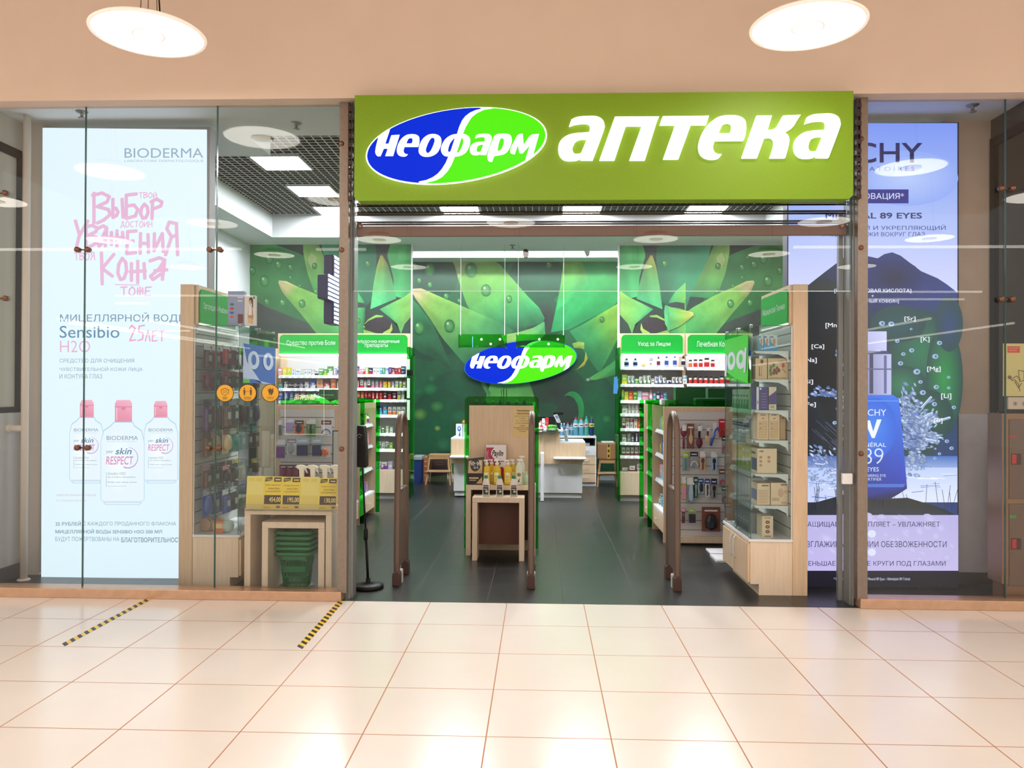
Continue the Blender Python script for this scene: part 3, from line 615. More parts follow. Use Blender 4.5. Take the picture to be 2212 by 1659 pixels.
for px0, px1, py, Yr, w in [(-500, 520, 542, -6, 'upper left'), (1715, 2300, 536, -6, 'upper right'), (683, 790, 541, -5.5, 'short piece left of the sign'), (-400, 540, 640, -12, 'far left, higher'), (-400, 130, 653, -13, 'far left, lower'), (1850, 2400, 632, -12, 'far right, higher'), (1850, 2400, 648, -13, 'far right, lower'), (250, 320, 657, -9, 'short white piece'), (-60, 80, 714, -14, 'low left piece'), (330, 410, 716, -14, 'low middle piece')]:
    x0, z = mirr(px0, py, Yr); x1, _ = mirr(px1, py, Yr); strip(x0, Yr, z, x1, Yr, 'horizontal white gallery light behind the viewer, mirrored %s' % w, .05)
for k, (px, py, ya, yb) in enumerate([(300, 690, -7, -26), (150, 700, -8, -24), (-100, 690, -9, -30), (2010, 690, -7, -24), (2190, 700, -8, -28), (1900, 760, -9, -24), (560, 770, -9, -20)]):
    x, z = mirr(px, py, ya); strip(x, ya, z, x, yb, 'receding white gallery light behind the viewer, %s of the row' % ['first', 'second', 'third', 'fourth', 'fifth', 'sixth', 'seventh'][k])

# hazard tape on the floor
def tape(lab, p0, p1, n):
    a = np.array(U(*p0, Z=.0)); c = np.array(U(*p1, Z=.0)); d = c-a; L = np.linalg.norm(d); d /= L; q = np.array((-d[1], d[0], 0))*.024
    P = MB(); y_, k_ = lin((240, 204, 70)), lin((24, 24, 24)); z = np.array((0, 0, .0015)); m = n*2; sk = .05
    for i in range(m):
        s0, s1 = L*i/m, L*(i+1)/m
        P.prism([tuple(a+d*s0-q+z), tuple(a+d*s1-q+z), tuple(a+d*(s1+sk)+q+z), tuple(a+d*(s0+sk)+q+z)], (0, 0, -.0014), y_ if i % 2 else k_)
    tagit(P.obj('floor_tape', printm('tape print'), origin=tuple((a+c)/2)), lab, 'floor tape', 'hazard tapes on the floor')
tape('yellow and black hazard tape on the floor at the entrance post', (645, 1402), (736, 1300), 14)
tape('hazard tape on the floor running out from below the skin care poster', (132, 1396), (320, 1295), 14)

# ================================================================ illuminated posters
m_lb = mat('lightbox case grey', (150, 150, 155), .5)
def HAND(P, ch, x0, y0, x1, y1, w, col):
    G = {'В': [[(0, 0), (0, 1)], [(-.1, .08), (.5, 0), (.95, .12), (.8, .3), (.2, .45)], [(.2, .45), (.9, .55), (1, .72), (.6, .9), (.2, 1)]],
         'Ы': [[(0, 0), (0, 1), (.35, .9), (.5, .7), (.3, .5), (0, .5)], [(.9, 0), (1, 1)]], 'Б': [[(.9, 0), (.1, .05), (.1, 1)], [(.1, .5), (.7, .45), (1, .65), (.8, .9), (.1, 1)]],
         'О': [[(.5, 0), (.1, .3), (0, .7), (.3, 1), (.7, .95), (1, .6), (.9, .2), (.5, 0)]], 'Р': [[(.15, .1), (.1, 1)], [(0, .15), (.5, 0), (1, .15), (.9, .35), (.2, .5)]],
         'У': [[(0, 0), (.3, .5)], [(1, 0), (.3, .6), (.1, 1)]], 'А': [[(0, .15), (.6, 0), (.95, .1), (.6, .5), (.05, .85), (.2, 1), (.7, .75)], [(.95, .1), (.8, 1)], [(.3, .6), (1.1, .55)]],
         'Ж': [[(.1, .1), (.1, .9)], [(.5, 0), (.5, 1)], [(.9, .1), (.95, .8)], [(0, .5), (1, .45)]], 'Е': [[(1, .02), (.1, .05), (0, 1), (.95, .95)], [(.1, .5), (.7, .45)]],
         'Н': [[(.05, 0), (0, 1)], [(.9, .05), (.95, .95)], [(0, .5), (.9, .5)]], 'И': [[(.05, .1), (0, .95), (.9, .1), (1, 1)]], 'Я': [[(.9, .05), (1, 1)], [(.95, .05), (.3, .0), (.1, .2), (.5, .45), (.9, .4)], [(.5, .45), (0, 1)]],
         'К': [[(.05, 0), (.1, 1)], [(.9, .05), (.1, .5), (.8, .75)]], 'Т': [[(0, .05), (1, 0)], [(.5, 0), (.5, 1)]], 'Й': [[(.05, .2), (0, .95), (.9, .2), (1, 1)], [(.3, .0), (.7, 0)]],
         'Д': [[(-.05, 1.15), (0, .82), (1, .82), (1.05, 1.15)], [(.15, .82), (.45, 0), (.6, 0), (.85, .82)]], 'С': [[(1, .1), (.3, .1), (0, .5), (.3, .95), (1, .9)]], 'Л': [[(0, 1), (.5, 0), (.9, 1)]],
         '2': [[(0, .25), (.4, 0), (.9, .2), (.1, 1), (1, .95)]], '5': [[(1, 0), (.2, .05), (.1, .45), (.8, .5), (.7, .9), (0, 1)]]}
    for s_ in G[ch]: P.stroke([(x0+(x1-x0)*a, y0+(y1-y0)*c) for a, c in s_], w, col)
def WORD(P, w, x0, y0, x1, y1, wd, col):
    n = len(w); st = (x1-x0)/n
    for i, ch in enumerate(w): HAND(P, ch, x0+i*st, y0, x0+(i+.75)*st, y1, wd, col)
YB = 6.85
P = MB().frame(pf(YB), (0, -1, 0), .0001)
P.poly([(92, 276), (447, 280), (447, 1250), (89, 1247)], [(222, 240, 250), (226, 242, 252), (214, 234, 246), (216, 236, 246)])
pk, sl, gr = (222, 174, 208), (92, 128, 158), (128, 150, 168)
P.text('BIODERMA', 269, 320, 439, 341, (140, 168, 190)); P.text('LABORATOIRE DERMATOLOGIQUE', 269, 345, 440, 351, (160, 182, 200))
for ch, a, c, d, e in [('В', 203, 417, 238, 482), ('Ы', 244, 430, 266, 470), ('Б', 270, 419, 298, 472), ('О', 304, 441, 320, 472), ('Р', 326, 430, 350, 473), ('У', 163, 477, 190, 533), ('В', 186, 487, 212, 534), ('А', 210, 488, 232, 532), ('Ж', 238, 498, 268, 532), ('Е', 274, 498, 295, 548), ('Н', 303, 504, 322, 548), ('И', 333, 500, 353, 544), ('Я', 358, 480, 384, 551), ('К', 218, 546, 250, 614), ('О', 255, 558, 274, 604), ('Ж', 281, 564, 315, 611), ('А', 324, 557, 358, 604)]:
    HAND(P, ch, a, c, d, e, 7.6, pk)
WORD(P, 'ТВОЙ', 301, 416, 342, 428, 2, pk); WORD(P, 'ДОСТОИН', 262, 478, 332, 491, 2, pk); WORD(P, 'ТВОЯ', 162, 546, 208, 562, 2.4, pk); WORD(P, 'ТОЖЕ', 262, 620, 332, 639, 3.4, pk); P.stroke([(250, 615), (302, 616)], 2, pk)
P.text('МИЦЕЛЛЯРНОЙ ВОДЕ', 131, 675, 399, 698, sl); P.text('Sensibio', 130, 704, 259, 730, (74, 122, 160)); WORD(P, '25', 280, 703, 318, 736, 3, (226, 150, 190)); WORD(P, 'ЛЕТ', 315, 714, 360, 737, 2.5, (226, 150, 190)); P.text('H2O', 131, 736, 196, 761, (222, 160, 196), bold=-.01)
P.text('СРЕДСТВО ДЛЯ ОЧИЩЕНИЯ', 130, 775, 291, 785, gr); P.text('ЧУВСТВИТЕЛЬНОЙ КОЖИ ЛИЦА', 130, 792, 309, 803, gr); P.text('И КОНТУРА ГЛАЗ', 130, 808, 222, 818, gr)
def bio_bottle(x0, x1, yc0, yb0, yb1, cx0, cx1, s):
    e, bd = (176, 204, 224), (222, 236, 246); r = (x1-x0)*.22
    P.poly([(cx0-2, yb0), (cx1+2, yb0), (x1-r, yb0+8*s), (x1-r*.3, yb0+18*s), (x1, yb0+44*s), (x1, yb1-r*.6), (x1-r*.5, yb1), (x0+r*.5, yb1), (x0, yb1-r*.6), (x0, yb0+44*s), (x0+r*.3, yb0+18*s), (x0+r, yb0+8*s)], e)
    i = 1.3
    P.poly([(cx0-1, yb0+2), (cx1+1, yb0+2), (x1-r-i, yb0+9*s+i), (x1-r*.3-i, yb0+19*s+i), (x1-i, yb0+44*s), (x1-i, yb1-r*.6), (x1-r*.5-i, yb1-i), (x0+r*.5+i, yb1-i), (x0+i, yb1-r*.6), (x0+i, yb0+44*s), (x0+r*.3+i, yb0+19*s+i), (x0+r+i, yb0+9*s+i)], bd)
    P.blob((x0+x1)/2-(x1-x0)*.1, (yb0+yb1)/2, (x1-x0)*.32, (yb1-yb0)*.42, (236, 245, 250), bd, n=24)
    P.poly([(x0+4, yb1-8), (x1-4, yb1-8), (x1-7, yb1-4), (x0+7, yb1-4)], (198, 216, 232))
    P.poly([(cx0, yb0), (cx0, yc0+8), (cx0+4, yc0), (cx1-4, yc0), (cx1, yc0+8), (cx1, yb0)], [(214, 128, 156), (228, 150, 176), (236, 170, 192), (236, 170, 192), (232, 156, 182), (220, 134, 162)])
    P.rect(cx0, yc0+14*s, cx1, yc0+15.5*s, (200, 110, 140)); P.rect((cx0+cx1)/2-4*s, yc0+16*s, (cx0+cx1)/2+4*s, yc0+21*s, (210, 110, 146)); P.rect(cx0+3*s, yc0+17*s, cx0+5*s, yb0-3, (240, 190, 206))
    cx, w = (x0+x1)/2, (x1-x0)/2; yl = yb0+(yb1-yb0)*.17
    P.text('BIODERMA', cx-w*.72, yl, cx+w*.7, yl+(9 if s >= 1 else 6.5), (110, 134, 156)); P.rect(cx-w*.7, yl+12*s, cx+w*.68, yl+12.7*s, (170, 188, 204))
    a, c = yl+26*s, yl+68*s
    P.dk = .1
    for k in range(22):
        t0_, t1_ = -1.5+k*.16, -1.5+(k+1)*.16; R = 21*s; q = cx+w*.42-(8*s)
        P.stroke([(q+R*math.cos(t0_), (a+c)/2+R*1.05*math.sin(t0_)), (q+R*math.cos(t1_), (a+c)/2+R*1.05*math.sin(t1_))], (1+k*.09)*s, (196, 150, 200))
    P.dk = 1
    P.text('your', cx-w*.75, a+6*s, cx-w*.42, a+13*s, (90, 120, 146), shear=.2); P.text('skin', cx-w*.33, a, cx+w*.42, a+14*s, (84, 124, 156), bold=.02, shear=.25)
    P.text('RESPECT', cx-w*.75, a+18*s, cx+w*.5, a+36*s, (214, 120, 176), bold=.01, shear=.15)
    yy = yl+78*s; P.rect(cx-w*.74, yy, cx-w*.72, yy+32*s, (150, 170, 186)); P.text('Sensibio H2O', cx-w*.66, yy, cx+w*.15, yy+6*s, (130, 152, 172))
    P.text('Eau micellaire démaquillante', cx-w*.66, yy+9*s, cx+w*.6, yy+13*s, (100, 120, 140)); P.text('Micellar water makeup remover', cx-w*.66, yy+20*s, cx+w*.66, yy+24*s, (100, 120, 140)); P.rect(cx-w*.66, yy+30*s, cx+w*.2, yy+30.7*s, (150, 170, 186))
bio_bottle(151, 225, 864, 901, 1044, 174, 204, .78); bio_bottle(312, 386, 866, 901, 1044, 334, 363, .78); bio_bottle(219, 314, 864, 911, 1090, 250, 287, 1)
P.text('ЛИМИТИРОВАННАЯ КОЛЛЕКЦИЯ', 124, 1067, 209, 1072, (200, 170, 196)); P.text('ПО СПЕЦИАЛЬНОЙ ЦЕНЕ', 124, 1078, 188, 1083, (200, 170, 196))
P.text('25 РУБЛЕЙ', 122, 1125, 177, 1135, (112, 138, 158), bold=.02); P.text('С КАЖДОГО ПРОДАННОГО ФЛАКОНА', 181, 1126, 382, 1136, (118, 144, 164)); P.text('МИЦЕЛЛЯРНОЙ ВОДЫ SENSIBIO H2O 500 МЛ', 122, 1142, 352, 1153, (112, 138, 158), bold=.02)
P.text('БУДУТ ПОЖЕРТВОВАНЫ НА', 122, 1159, 260, 1170, (118, 144, 164)); P.text('БЛАГОТВОРИТЕЛЬНОСТЬ', 264, 1160, 400, 1171, (112, 138, 158), bold=.02)
x0, x1, z0, z1 = ux(90, 760, YB)-.01, ux(447, 760, YB)+.01, uz(270, 1249, YB), uz(270, 275, YB)
t = thing('poster_lightbox', 'tall pale blue illuminated poster with three pink-capped bottles behind the left window', 'lightbox poster', ((x0+x1)/2, YB, 0))
P.obj('poster_print', printm('backlit print', 1.1), t)
b = MB(); b.box(x0, x1, YB+.004, YB+.13, max(z0, .04), z1); b.box(x0+.03, x1-.03, YB+.03, YB+.12, 0, max(z0, .04)); b.obj('case', m_lb, t)

# blue poster at the right
YV = 6.87
g6 = lambda x, y: (1700+x*.34973, 180+y*.34973); g7 = lambda x, y: (1700+x*.34973, 740+y*.34973)
P = MB().frame(pf(YV), (0, -1, 0), .0001)
P.rect(1703, 266, 2068, 430, ((120, 148, 238), (152, 176, 240))); P.rect(1703, 430, 2068, 640, ((152, 176, 240), (206, 208, 246)))
P.blob(1960, 385, 110, 60, (176, 196, 246), (140, 166, 240), n=28)
P.rect(1703, 640, 2068, 1115, [(10, 14, 26), (14, 60, 64), (30, 60, 120), (20, 24, 40)])
ridge = [(1703, 640), (1703, 636), (1747, 615), (1780, 589), (1829, 552), (1868, 552), (1896, 558), (1910, 549), (1927, 545), (1945, 552), (1966, 568), (1990, 586), (2025, 601), (2045, 614), (2068, 632), (2068, 690), (1703, 690)]
P.poly(ridge, [(10, 18, 44), (12, 22, 52), (14, 26, 60), (16, 30, 74), (18, 38, 92), (20, 44, 104), (20, 44, 106), (22, 48, 116), (22, 48, 118), (22, 48, 116), (20, 44, 110), (20, 42, 106), (22, 44, 110), (24, 50, 120), (26, 54, 128), (16, 60, 96), (8, 14, 26)])
P.blob(1930, 600, 60, 40, (12, 22, 60), (20, 40, 104)); 
for x, y, rx, ry, c in [(1780, 800, 80, 200, (6, 8, 12)), (1990, 760, 70, 90, (22, 112, 78)), (1940, 700, 60, 40, (14, 74, 84)), (2040, 820, 40, 120, (30, 140, 70)), (2000, 900, 60, 60, (12, 90, 50)), (1950, 830, 50, 40, (26, 120, 80)), (1960, 950, 70, 50, (10, 50, 60)), (2050, 700, 30, 60, (16, 60, 110)), (1745, 930, 40, 80, (16, 20, 34))]:
    P.blob(x, y, rx, ry, c, (12, 30, 40) if x < 1900 else (16, 62, 66), n=26)
P.rect(1703, 985, 2068, 1030, [(60, 90, 160), (60, 110, 190), (180, 200, 246), (150, 170, 220)])
P.rect(1703, 1010, 2068, 1085, [(170, 190, 240), (190, 206, 250), (226, 232, 255), (190, 200, 240)])
P.poly([(1703, 1100), (1760, 1086), (1830, 1066), (1900, 1078), (1960, 1075), (2010, 1090), (2040, 1100), (2068, 1114), (1703, 1116)], [(10, 12, 20), (20, 30, 36), (14, 24, 30), (20, 20, 40), (24, 30, 44), (14, 34, 24), (14, 30, 20), (30, 40, 60), (20, 24, 50)])
R2 = random.Random(3)
P.dk = .1
def splash(cx, cy, sx, sy, n, an, l0=4, w0=1.6, lo=0):
    for _ in range(n):
        x, y = R2.gauss(cx, sx), R2.gauss(cy, sy)
        if not 1744 < x < 2064: continue
        v = R2.random(); v = lo+(1-lo)*v; c = (int(70+170*v), int(92+152*v), int(150+104*v)); P.blob(x, y, l0*(.5+R2.random()), w0*(.5+R2.random()), c, (40+int(60*v), 70+int(70*v), 130+int(60*v)), n=7, rot=an+R2.uniform(-.5, .5))
for q in range(26):
    x = 1745+R2.random()*60; y = 905+R2.random()*100; P.stroke([(x, y), (x+26, y+24)], .7, (90, 104, 140))
splash(1790, 850, 22, 6, 60, .3, 5, 2.4); splash(1816, 775, 8, 10, 14, 1.1, 5, 2, .3); splash(1822, 900, 6, 26, 40, 1.3, 5, 2); splash(1770, 985, 16, 10, 40, .7, 5, 2.2, .3); splash(1790, 1030, 26, 14, 60, -.5, 6, 2, .6)
splash(1962, 900, 9, 26, 120, .9, 6, 3, .35); splash(1982, 925, 16, 26, 150, -.5, 7, 3, .3); splash(2002, 905, 12, 10, 50, -.9, 7, 2.6, .5); splash(1975, 975, 12, 22, 90, .5, 6, 3, .4); splash(2010, 950, 10, 8, 40, .2, 6, 2.6, .5); splash(1950, 870, 6, 10, 40, .9, 5, 2.4, .4)
P.blob(1970, 930, 16, 40, (170, 190, 236), (90, 120, 190), n=16, rot=.2); splash(1972, 930, 12, 32, 90, .4, 7, 2.2, .1)
for x, y, x2, y2 in [(1990, 880, 2010, 858), (1996, 900, 2012, 892), (2016, 912, 2050, 902), (2000, 950, 2020, 952)]: P.stroke([(x, y), (x2, y2)], 5, (206, 220, 250)); P.stroke([(x, y+1), (x2, y2+1)], 1.6, (110, 140, 200))
for q in range(60): x = 1745+R2.random()*300; y = 1000+R2.random()*80; P.stroke([(x, y), (min(x+10+R2.random()*34, 2066), y+R2.uniform(-3, 3))], .8+R2.random()*1.6, R2.choice([(120, 150, 220), (236, 240, 255), (90, 120, 200), (214, 224, 252)]))
for x, y, r in [(1904, 699, 7), (1924, 700, 7), (1967, 711, 3), (2028, 741, 6), (1937, 737, 5), (2019, 770, 7), (1979, 803, 8), (1968, 757, 6), (1950, 765, 5), (1944, 785, 6), (2048, 815, 4), (1987, 825, 5), (2021, 836, 6), (1992, 848, 7), (2048, 838, 4), (2017, 873, 6), (2059, 880, 5), (2044, 953, 5), (2054, 968, 5), (2028, 980, 4), (2018, 990, 4), (2008, 1008, 3), (1820, 788, 4), (1820, 808, 5), (1802, 913, 5)]:
    P.blob(x, y, r, r*.8, (224, 236, 255), (110, 150, 200), n=10); P.blob(x+r*.1, y, r*.45, r*.4, (60, 110, 120), n=8)
for _ in range(34): x = 1745+R2.random()*310; P.stroke([(x, 1100), (x+R2.uniform(-14, 14), 1040+R2.random()*30)], 1, (30, 40, 60))
P.dk = 1
# bottle
P.poly([(1832, 858), (1842, 853), (1928, 853), (1940, 862), (1944, 890), (1957, 1040), (1958, 1055), (1938, 1068), (1920, 1078), (1850, 1078), (1826, 1066), (1814, 1052), (1816, 1030), (1828, 880)],
       [(20, 80, 200), (40, 100, 220), (50, 120, 236), (40, 110, 230), (34, 104, 226), (30, 60, 180), (16, 30, 100), (12, 20, 80), (14, 24, 84), (14, 30, 110), (14, 30, 110), (18, 40, 130), (20, 60, 180), (24, 84, 214)])
P.blob(1886, 925, 50, 66, (52, 128, 236), (28, 92, 214), n=24); P.stroke([(1838, 866), (1938, 866)], 2, (90, 150, 240)); P.poly([(1820, 1045), (1955, 1045), (1950, 1052), (1824, 1052)], (70, 110, 200))
P.rect(1866, 716, 1914, 765, [(180, 182, 230), (206, 206, 246), (200, 200, 242), (170, 172, 224)]); P.rect(1856, 765, 1924, 853, [(120, 122, 170), (190, 192, 232), (186, 188, 230), (110, 114, 170)])
P.rect(1877, 765, 1885, 850, (60, 64, 96)); P.rect(1908, 768, 1914, 850, (96, 100, 150)); P.rect(1866, 758, 1918, 765, (60, 66, 110)); P.rect(1856, 796, 1926, 799, (90, 96, 140))
P.text('VICHY', 1855, 884, 1913, 898, (224, 230, 250)); P.poly([(1866, 908), (1878, 908), (1885, 932), (1893, 906), (1903, 906), (1888, 946), (1882, 946)], (235, 238, 250)); P.text('MINÉRAL', 1850, 954, 1913, 965, (224, 230, 250)); P.text('89', 1862, 968, 1907, 1002, (210, 220, 250), bold=-.015)
P.text('EYES', 1871, 1009, 1897, 1018, (224, 230, 250)); P.text('REPAIRING EYE', 1858, 1024, 1912, 1030, (200, 210, 240)); P.text('FORTIFIER', 1862, 1032, 1903, 1038, (200, 210, 240))
P.text('VICHY', 1781, 309, 1991, 353, (18, 26, 84), bold=.015); P.text('L A B O R A T O I R E S', 1798, 361, 1974, 370, (50, 70, 150))
P.rect(1811, 410, 1961, 440, (16, 34, 132)); P.text('ИННОВАЦИЯ*', 1824, 418, 1951, 433, (220, 228, 250)); P.text('MINÉRAL 89 EYES', 1782, 457, 1990, 473, (18, 24, 90), bold=.025)
P.text('УВЛАЖНЯЮЩИЙ И УКРЕПЛЯЮЩИЙ', 1731, 486, 2041, 499, (24, 36, 120)); P.text('УХОД ДЛЯ КОЖИ ВОКРУГ ГЛАЗ', 1773, 502, 1996, 513, (24, 36, 120))
lw = (214, 220, 250)
P.text('[ГИАЛУРОНОВАЯ КИСЛОТА]', 1801, 624, 1967, 634, lw, bold=.02); P.text('+', 1881, 637, 1886, 642, lw, bold=.02); P.text('[ПРИРОДНЫЙ КОФЕИН]', 1828, 646, 1940, 656, lw, bold=.02)
for s_, a, c, d, e in [('[Mn]', 1782, 698, 1811, 710), ('[Sr]', 1952, 684, 1976, 695), ('[K]', 1987, 728, 2006, 740), ('[Ca]', 1752, 744, 1779, 755), ('[Na]', 1735, 773, 1763, 785), ('[Mg]', 2001, 792, 2030, 804), ('[Si]', 1733, 820, 1755, 831), ('[Li]', 2031, 850, 2053, 863), ('[Fe]', 1735, 869, 1761, 880), ('[B]', 2016, 903, 2034, 915)]:
    P.text(s_, a, c, d, e, (235, 238, 250), bold=.01)
P.rect(1703, 1112, 2068, 1232, [(176, 172, 220), (182, 176, 228), (196, 186, 232), (188, 178, 228)])
for _ in range(50): P.blob(1710+R2.random()*350, 1116+R2.random()*112, 4+R2.random()*12, 3+R2.random()*8, (198, 196, 238), (184, 178, 226), n=9, rot=R2.random())
P.text('ЗАЩИЩАЕТ – УКРЕПЛЯЕТ – УВЛАЖНЯЕТ', 1734, 1126, 2028, 1139, (20, 24, 80)); P.text('РАЗГЛАЖИВАЕТ ЛИНИИ ОБЕЗВОЖЕННОСТИ', 1722, 1168, 2042, 1181, (20, 24, 80)); P.text('УМЕНЬШАЕТ ТЁМНЫЕ КРУГИ ПОД ГЛАЗАМИ', 1722, 1208, 2040, 1223, (20, 24, 80))
P.blob(1881, 1152, 9, 8, (216, 222, 255)); P.blob(1881, 1192, 9, 8, (216, 222, 255)); P.rect(1703, 1232, 2068, 1268, ((14, 14, 34), (10, 10, 26)))
P.text('* Среди продуктов марки. Mineral 89 Eyes – Минерал 89 Глаза', 1799, 1246, 1963, 1254, (200, 206, 240))
x0, x1, z0, z1 = ux(1703, 760, YV)-.01, ux(2069, 760, YV)+.01, uz(1900, 1269, YV), uz(1900, 265, YV)
t = thing('poster_lightbox', 'tall dark blue illuminated poster of a serum bottle under a mountain, behind the right window', 'lightbox poster', ((x0+x1)/2, YV, 0))
P.obj('poster_print', MC['backlit print'], t)
b = MB(); b.box(x0, x1, YV+.004, YV+.13, z0, z1); b.box(x0+.03, x1-.03, YV+.03, YV+.12, 0, z0); b.obj('case', mat('dark lightbox case', (60, 60, 90), .5), t)
# ================================================================ goods
m_print = printm('goods print', rough=.35)
ORD = ['first', 'second', 'third', 'fourth', 'fifth', 'sixth', 'seventh', 'eighth', 'ninth', 'tenth', 'eleventh', 'twelfth', 'thirteenth', 'fourteenth', 'fifteenth', 'sixteenth', 'seventeenth', 'eighteenth', 'nineteenth', 'twentieth']
CN = {'w': (238, 238, 240), 'r': (200, 34, 40), 'g': (70, 150, 62), 'b': (40, 84, 176), 'y': (226, 206, 60), 'o': (232, 112, 44), 'p': (112, 52, 130), 'k': (228, 150, 178), 'n': (26, 36, 84), 'c': (70, 176, 208), 'l': (160, 200, 70), 'd': (96, 20, 40), 't': (44, 150, 146), 's': (150, 156, 160), 'e': (212, 180, 142), 'x': (30, 30, 34), 'v': (176, 160, 208), 'm': (118, 30, 66), 'a': (176, 206, 226), 'z': (120, 66, 48), 'q': (34, 96, 60)}
NM = {'w': 'white', 'r': 'red', 'g': 'green', 'b': 'blue', 'y': 'yellow', 'o': 'orange', 'p': 'purple', 'k': 'pink', 'n': 'navy', 'c': 'cyan', 'l': 'lime', 'd': 'dark red', 't': 'teal', 's': 'grey', 'e': 'beige', 'x': 'black', 'v': 'lilac', 'm': 'maroon', 'a': 'pale blue', 'z': 'brown', 'q': 'dark green'}
MESHES = {}
def fr0(mb, w, h, d):
    """print frame on the front (-Y) face of a box standing on the origin; u,v in 0..1"""
    return mb.frame(lambda u, v: ((u-.5)*w, -d/2-.0006, v*h), (0, -1, 0), .0004)
def carton(w, h, d, c1, c2, st=0):
    b = MB(); a, c = lin(CN[c1]), lin(CN[c2]); b.box(-w/2, w/2, -d/2, d/2, 0, h, a); fr0(b, w, h, d)
    q = CN['w'] if c1 != 'w' else (60, 60, 80)
    if st == 0: b.rect(0, 0, 1, .3, CN[c2]); b.rect(.15, .5, .85, .6, q); b.rect(.15, .68, .6, .73, q)
    elif st == 1: b.rect(0, .62, 1, .86, CN[c2]); b.rect(.12, .7, .7, .78, (250, 250, 250)); b.rect(.15, .3, .7, .36, q); b.rect(.15, .2, .5, .24, q)
    elif st == 2: b.poly([(0, 0), (1, 0), (1, .55), (.0, .2)], CN[c2]); b.rect(.2, .62, .8, .72, q); b.blob(.5, .42, .2, .2*w/h, CN[c2], n=10)
    elif st == 3: b.rect(.3, .1, .7, .9, CN[c2]); b.rect(.4, .3, .6, .8, (245, 245, 245))
    else: b.blob(.5, .4, .32, .32*w/h, CN[c2], n=12); b.rect(.12, .8, .88, .9, CN[c2])
    return [('medicine_box', b, m_print)]
def bottle(w, h, d, c1, c2, st=0):
    r = w/2; b = MB(); a, c = lin(CN[c1]), lin(CN[c2]); n = 12
    b.lathe([(r*.9, 0), (r, .02*h), (r, .62*h), (r*.8, .72*h), (r*.42, .8*h)], n=n, col=a)
    cap = MB(); cap.lathe([(r*.48, .78*h), (r*.48, .97*h), (r*.4, h)], n=n, col=c)
    if st == 1: cap.box(-r*.15, r*.15, -r*.9, 0, h*.98, h*1.02, c)
    lb = MB(); lb.lathe([(r*1.01, .18*h), (r*1.01, .55*h)], n=n, cap=False, col=lin(CN['w'] if c1 not in 'wa' else CN[c2])); lb.lathe([(r*1.02, .3*h), (r*1.02, .38*h)], n=n, cap=False, col=c)
    return [('bottle', b, m_print), ('cap', cap, m_print), ('bottle_label', lb, m_print)]
def jar(w, h, d, c1, c2, st=0):
    r = w/2; b = MB(); b.lathe([(r, 0), (r, .72*h), (r*.75, .8*h)], n=12, col=lin(CN['w']))
    lb = MB(); lb.lathe([(r*1.01, .06*h), (r*1.01, .5*h)], n=12, cap=False, col=lin(CN[c1])); lb.lathe([(r*1.02, .5*h), (r*1.02, .58*h)], n=12, cap=False, col=lin((240, 150, 110)))
    cap = MB(); cap.lathe([(r*.85, .8*h), (r*.85, h)], n=12, col=lin(CN[c2]))
    return [('jar', b, m_print), ('jar_label', lb, m_print), ('lid', cap, m_print)]
def tube(w, h, d, c1, c2, st=0):
    b = MB(); r = w/2; vs = []
    n = 12
    for k, (sx, sy, z) in enumerate([(.8, .8, .14*h), (1, .8, .3*h), (1, .4, .7*h), (1.02, .06, h)]):
        vs += [(r*sx*math.cos(2*PI*i/n), d/2*sy*math.sin(2*PI*i/n), z) for i in range(n)]
    b.add(vs, [(j*n+i, j*n+(i+1) % n, (j+1)*n+(i+1) % n, (j+1)*n+i) for j in range(3) for i in range(n)]+[tuple(range(3*n, 4*n))], lin(CN[c1]))
    f = MB(); fr0(f, w, h, d*.95); f.poly([(.45, .4), (.8, .45), (.6, .9), (.5, .9)], CN[c2])
    cap = MB(); cap.lathe([(r*.8, 0), (r*.75, .15*h)], n=12, col=lin(CN[c2]))
    return [('tube', b, m_print), ('cap', cap, m_print), ('tube_print', f, m_print)]
BK = {'b': (carton, 'medicine_box', 'medicine box', 'box'), 't': (bottle, 'lotion_bottle', 'bottle', 'bottle'), 'j': (jar, 'pill_jar', 'pill jar', 'jar'), 'u': (tube, 'cream_tube', 'cream tube', 'tube')}
def goods(kind, w, h, d, c1, c2, st, loc, label, group, rotz=0):
    fnc, nm, _, cat = BK[kind]; key = (kind, round(w, 3), round(h, 3), round(d, 3), c1, c2, st)
    if key not in MESHES:
        parts = fnc(w, h, d, c1, c2, st); obs = []
        if len(parts) == 1:
            o = parts[0][1].obj(nm, parts[0][2]); root = o
        else:
            root = bpy.data.objects.new(nm, None); COL.objects.link(root); root.empty_display_size = .02; ORG[root.name] = (0, 0, 0)
            for pn, mb, mm in parts: mb.obj(pn, mm, root, smooth=(pn in ('bottle', 'jar')))
        MESHES[key] = root; root.location = loc; root.rotation_euler[2] = rotz; tagit(root, label, cat, group); return root
    return dup(MESHES[key], loc, label, group, rotz)
def row(x0, x1, yb, Y, spec, where, group, depth=.05, step=None, yoff=0):
    """spec: list of 'kind c1 c2 wpx hpx style'; spread from pixel x0 to x1 standing on pixel row yb"""
    sp = [q.split() for q in spec.split(',')]; tot = sum(float(q[3]) for q in sp); gap = (x1-x0-tot)/max(1, len(sp)-1); x = x0
    for i, q in enumerate(sp):
        k, c1, c2 = q[:3]; wp, hp = float(q[3]), float(q[4]); st = int(q[5]) if len(q) > 5 else 0
        a, b_ = ux(x, yb, Y), ux(x+wp, yb, Y); w = b_-a-.003; z = uz(x, yb, Y); h = uz(x, yb-hp, Y)-z
        if c1 == 'w' and st in (0,): pass
        d = min(depth, max(.03, w)) if k != 't' else w
        lab = '%s and %s %s, %s from left, %s' % (NM[c1], NM[c2], BK[k][2], ORD[i], where)
        goods(k, w, h, d, c1, c2, st, ((a+b_)/2, Y+d/2, z+.001), lab, group); x += wp+gap

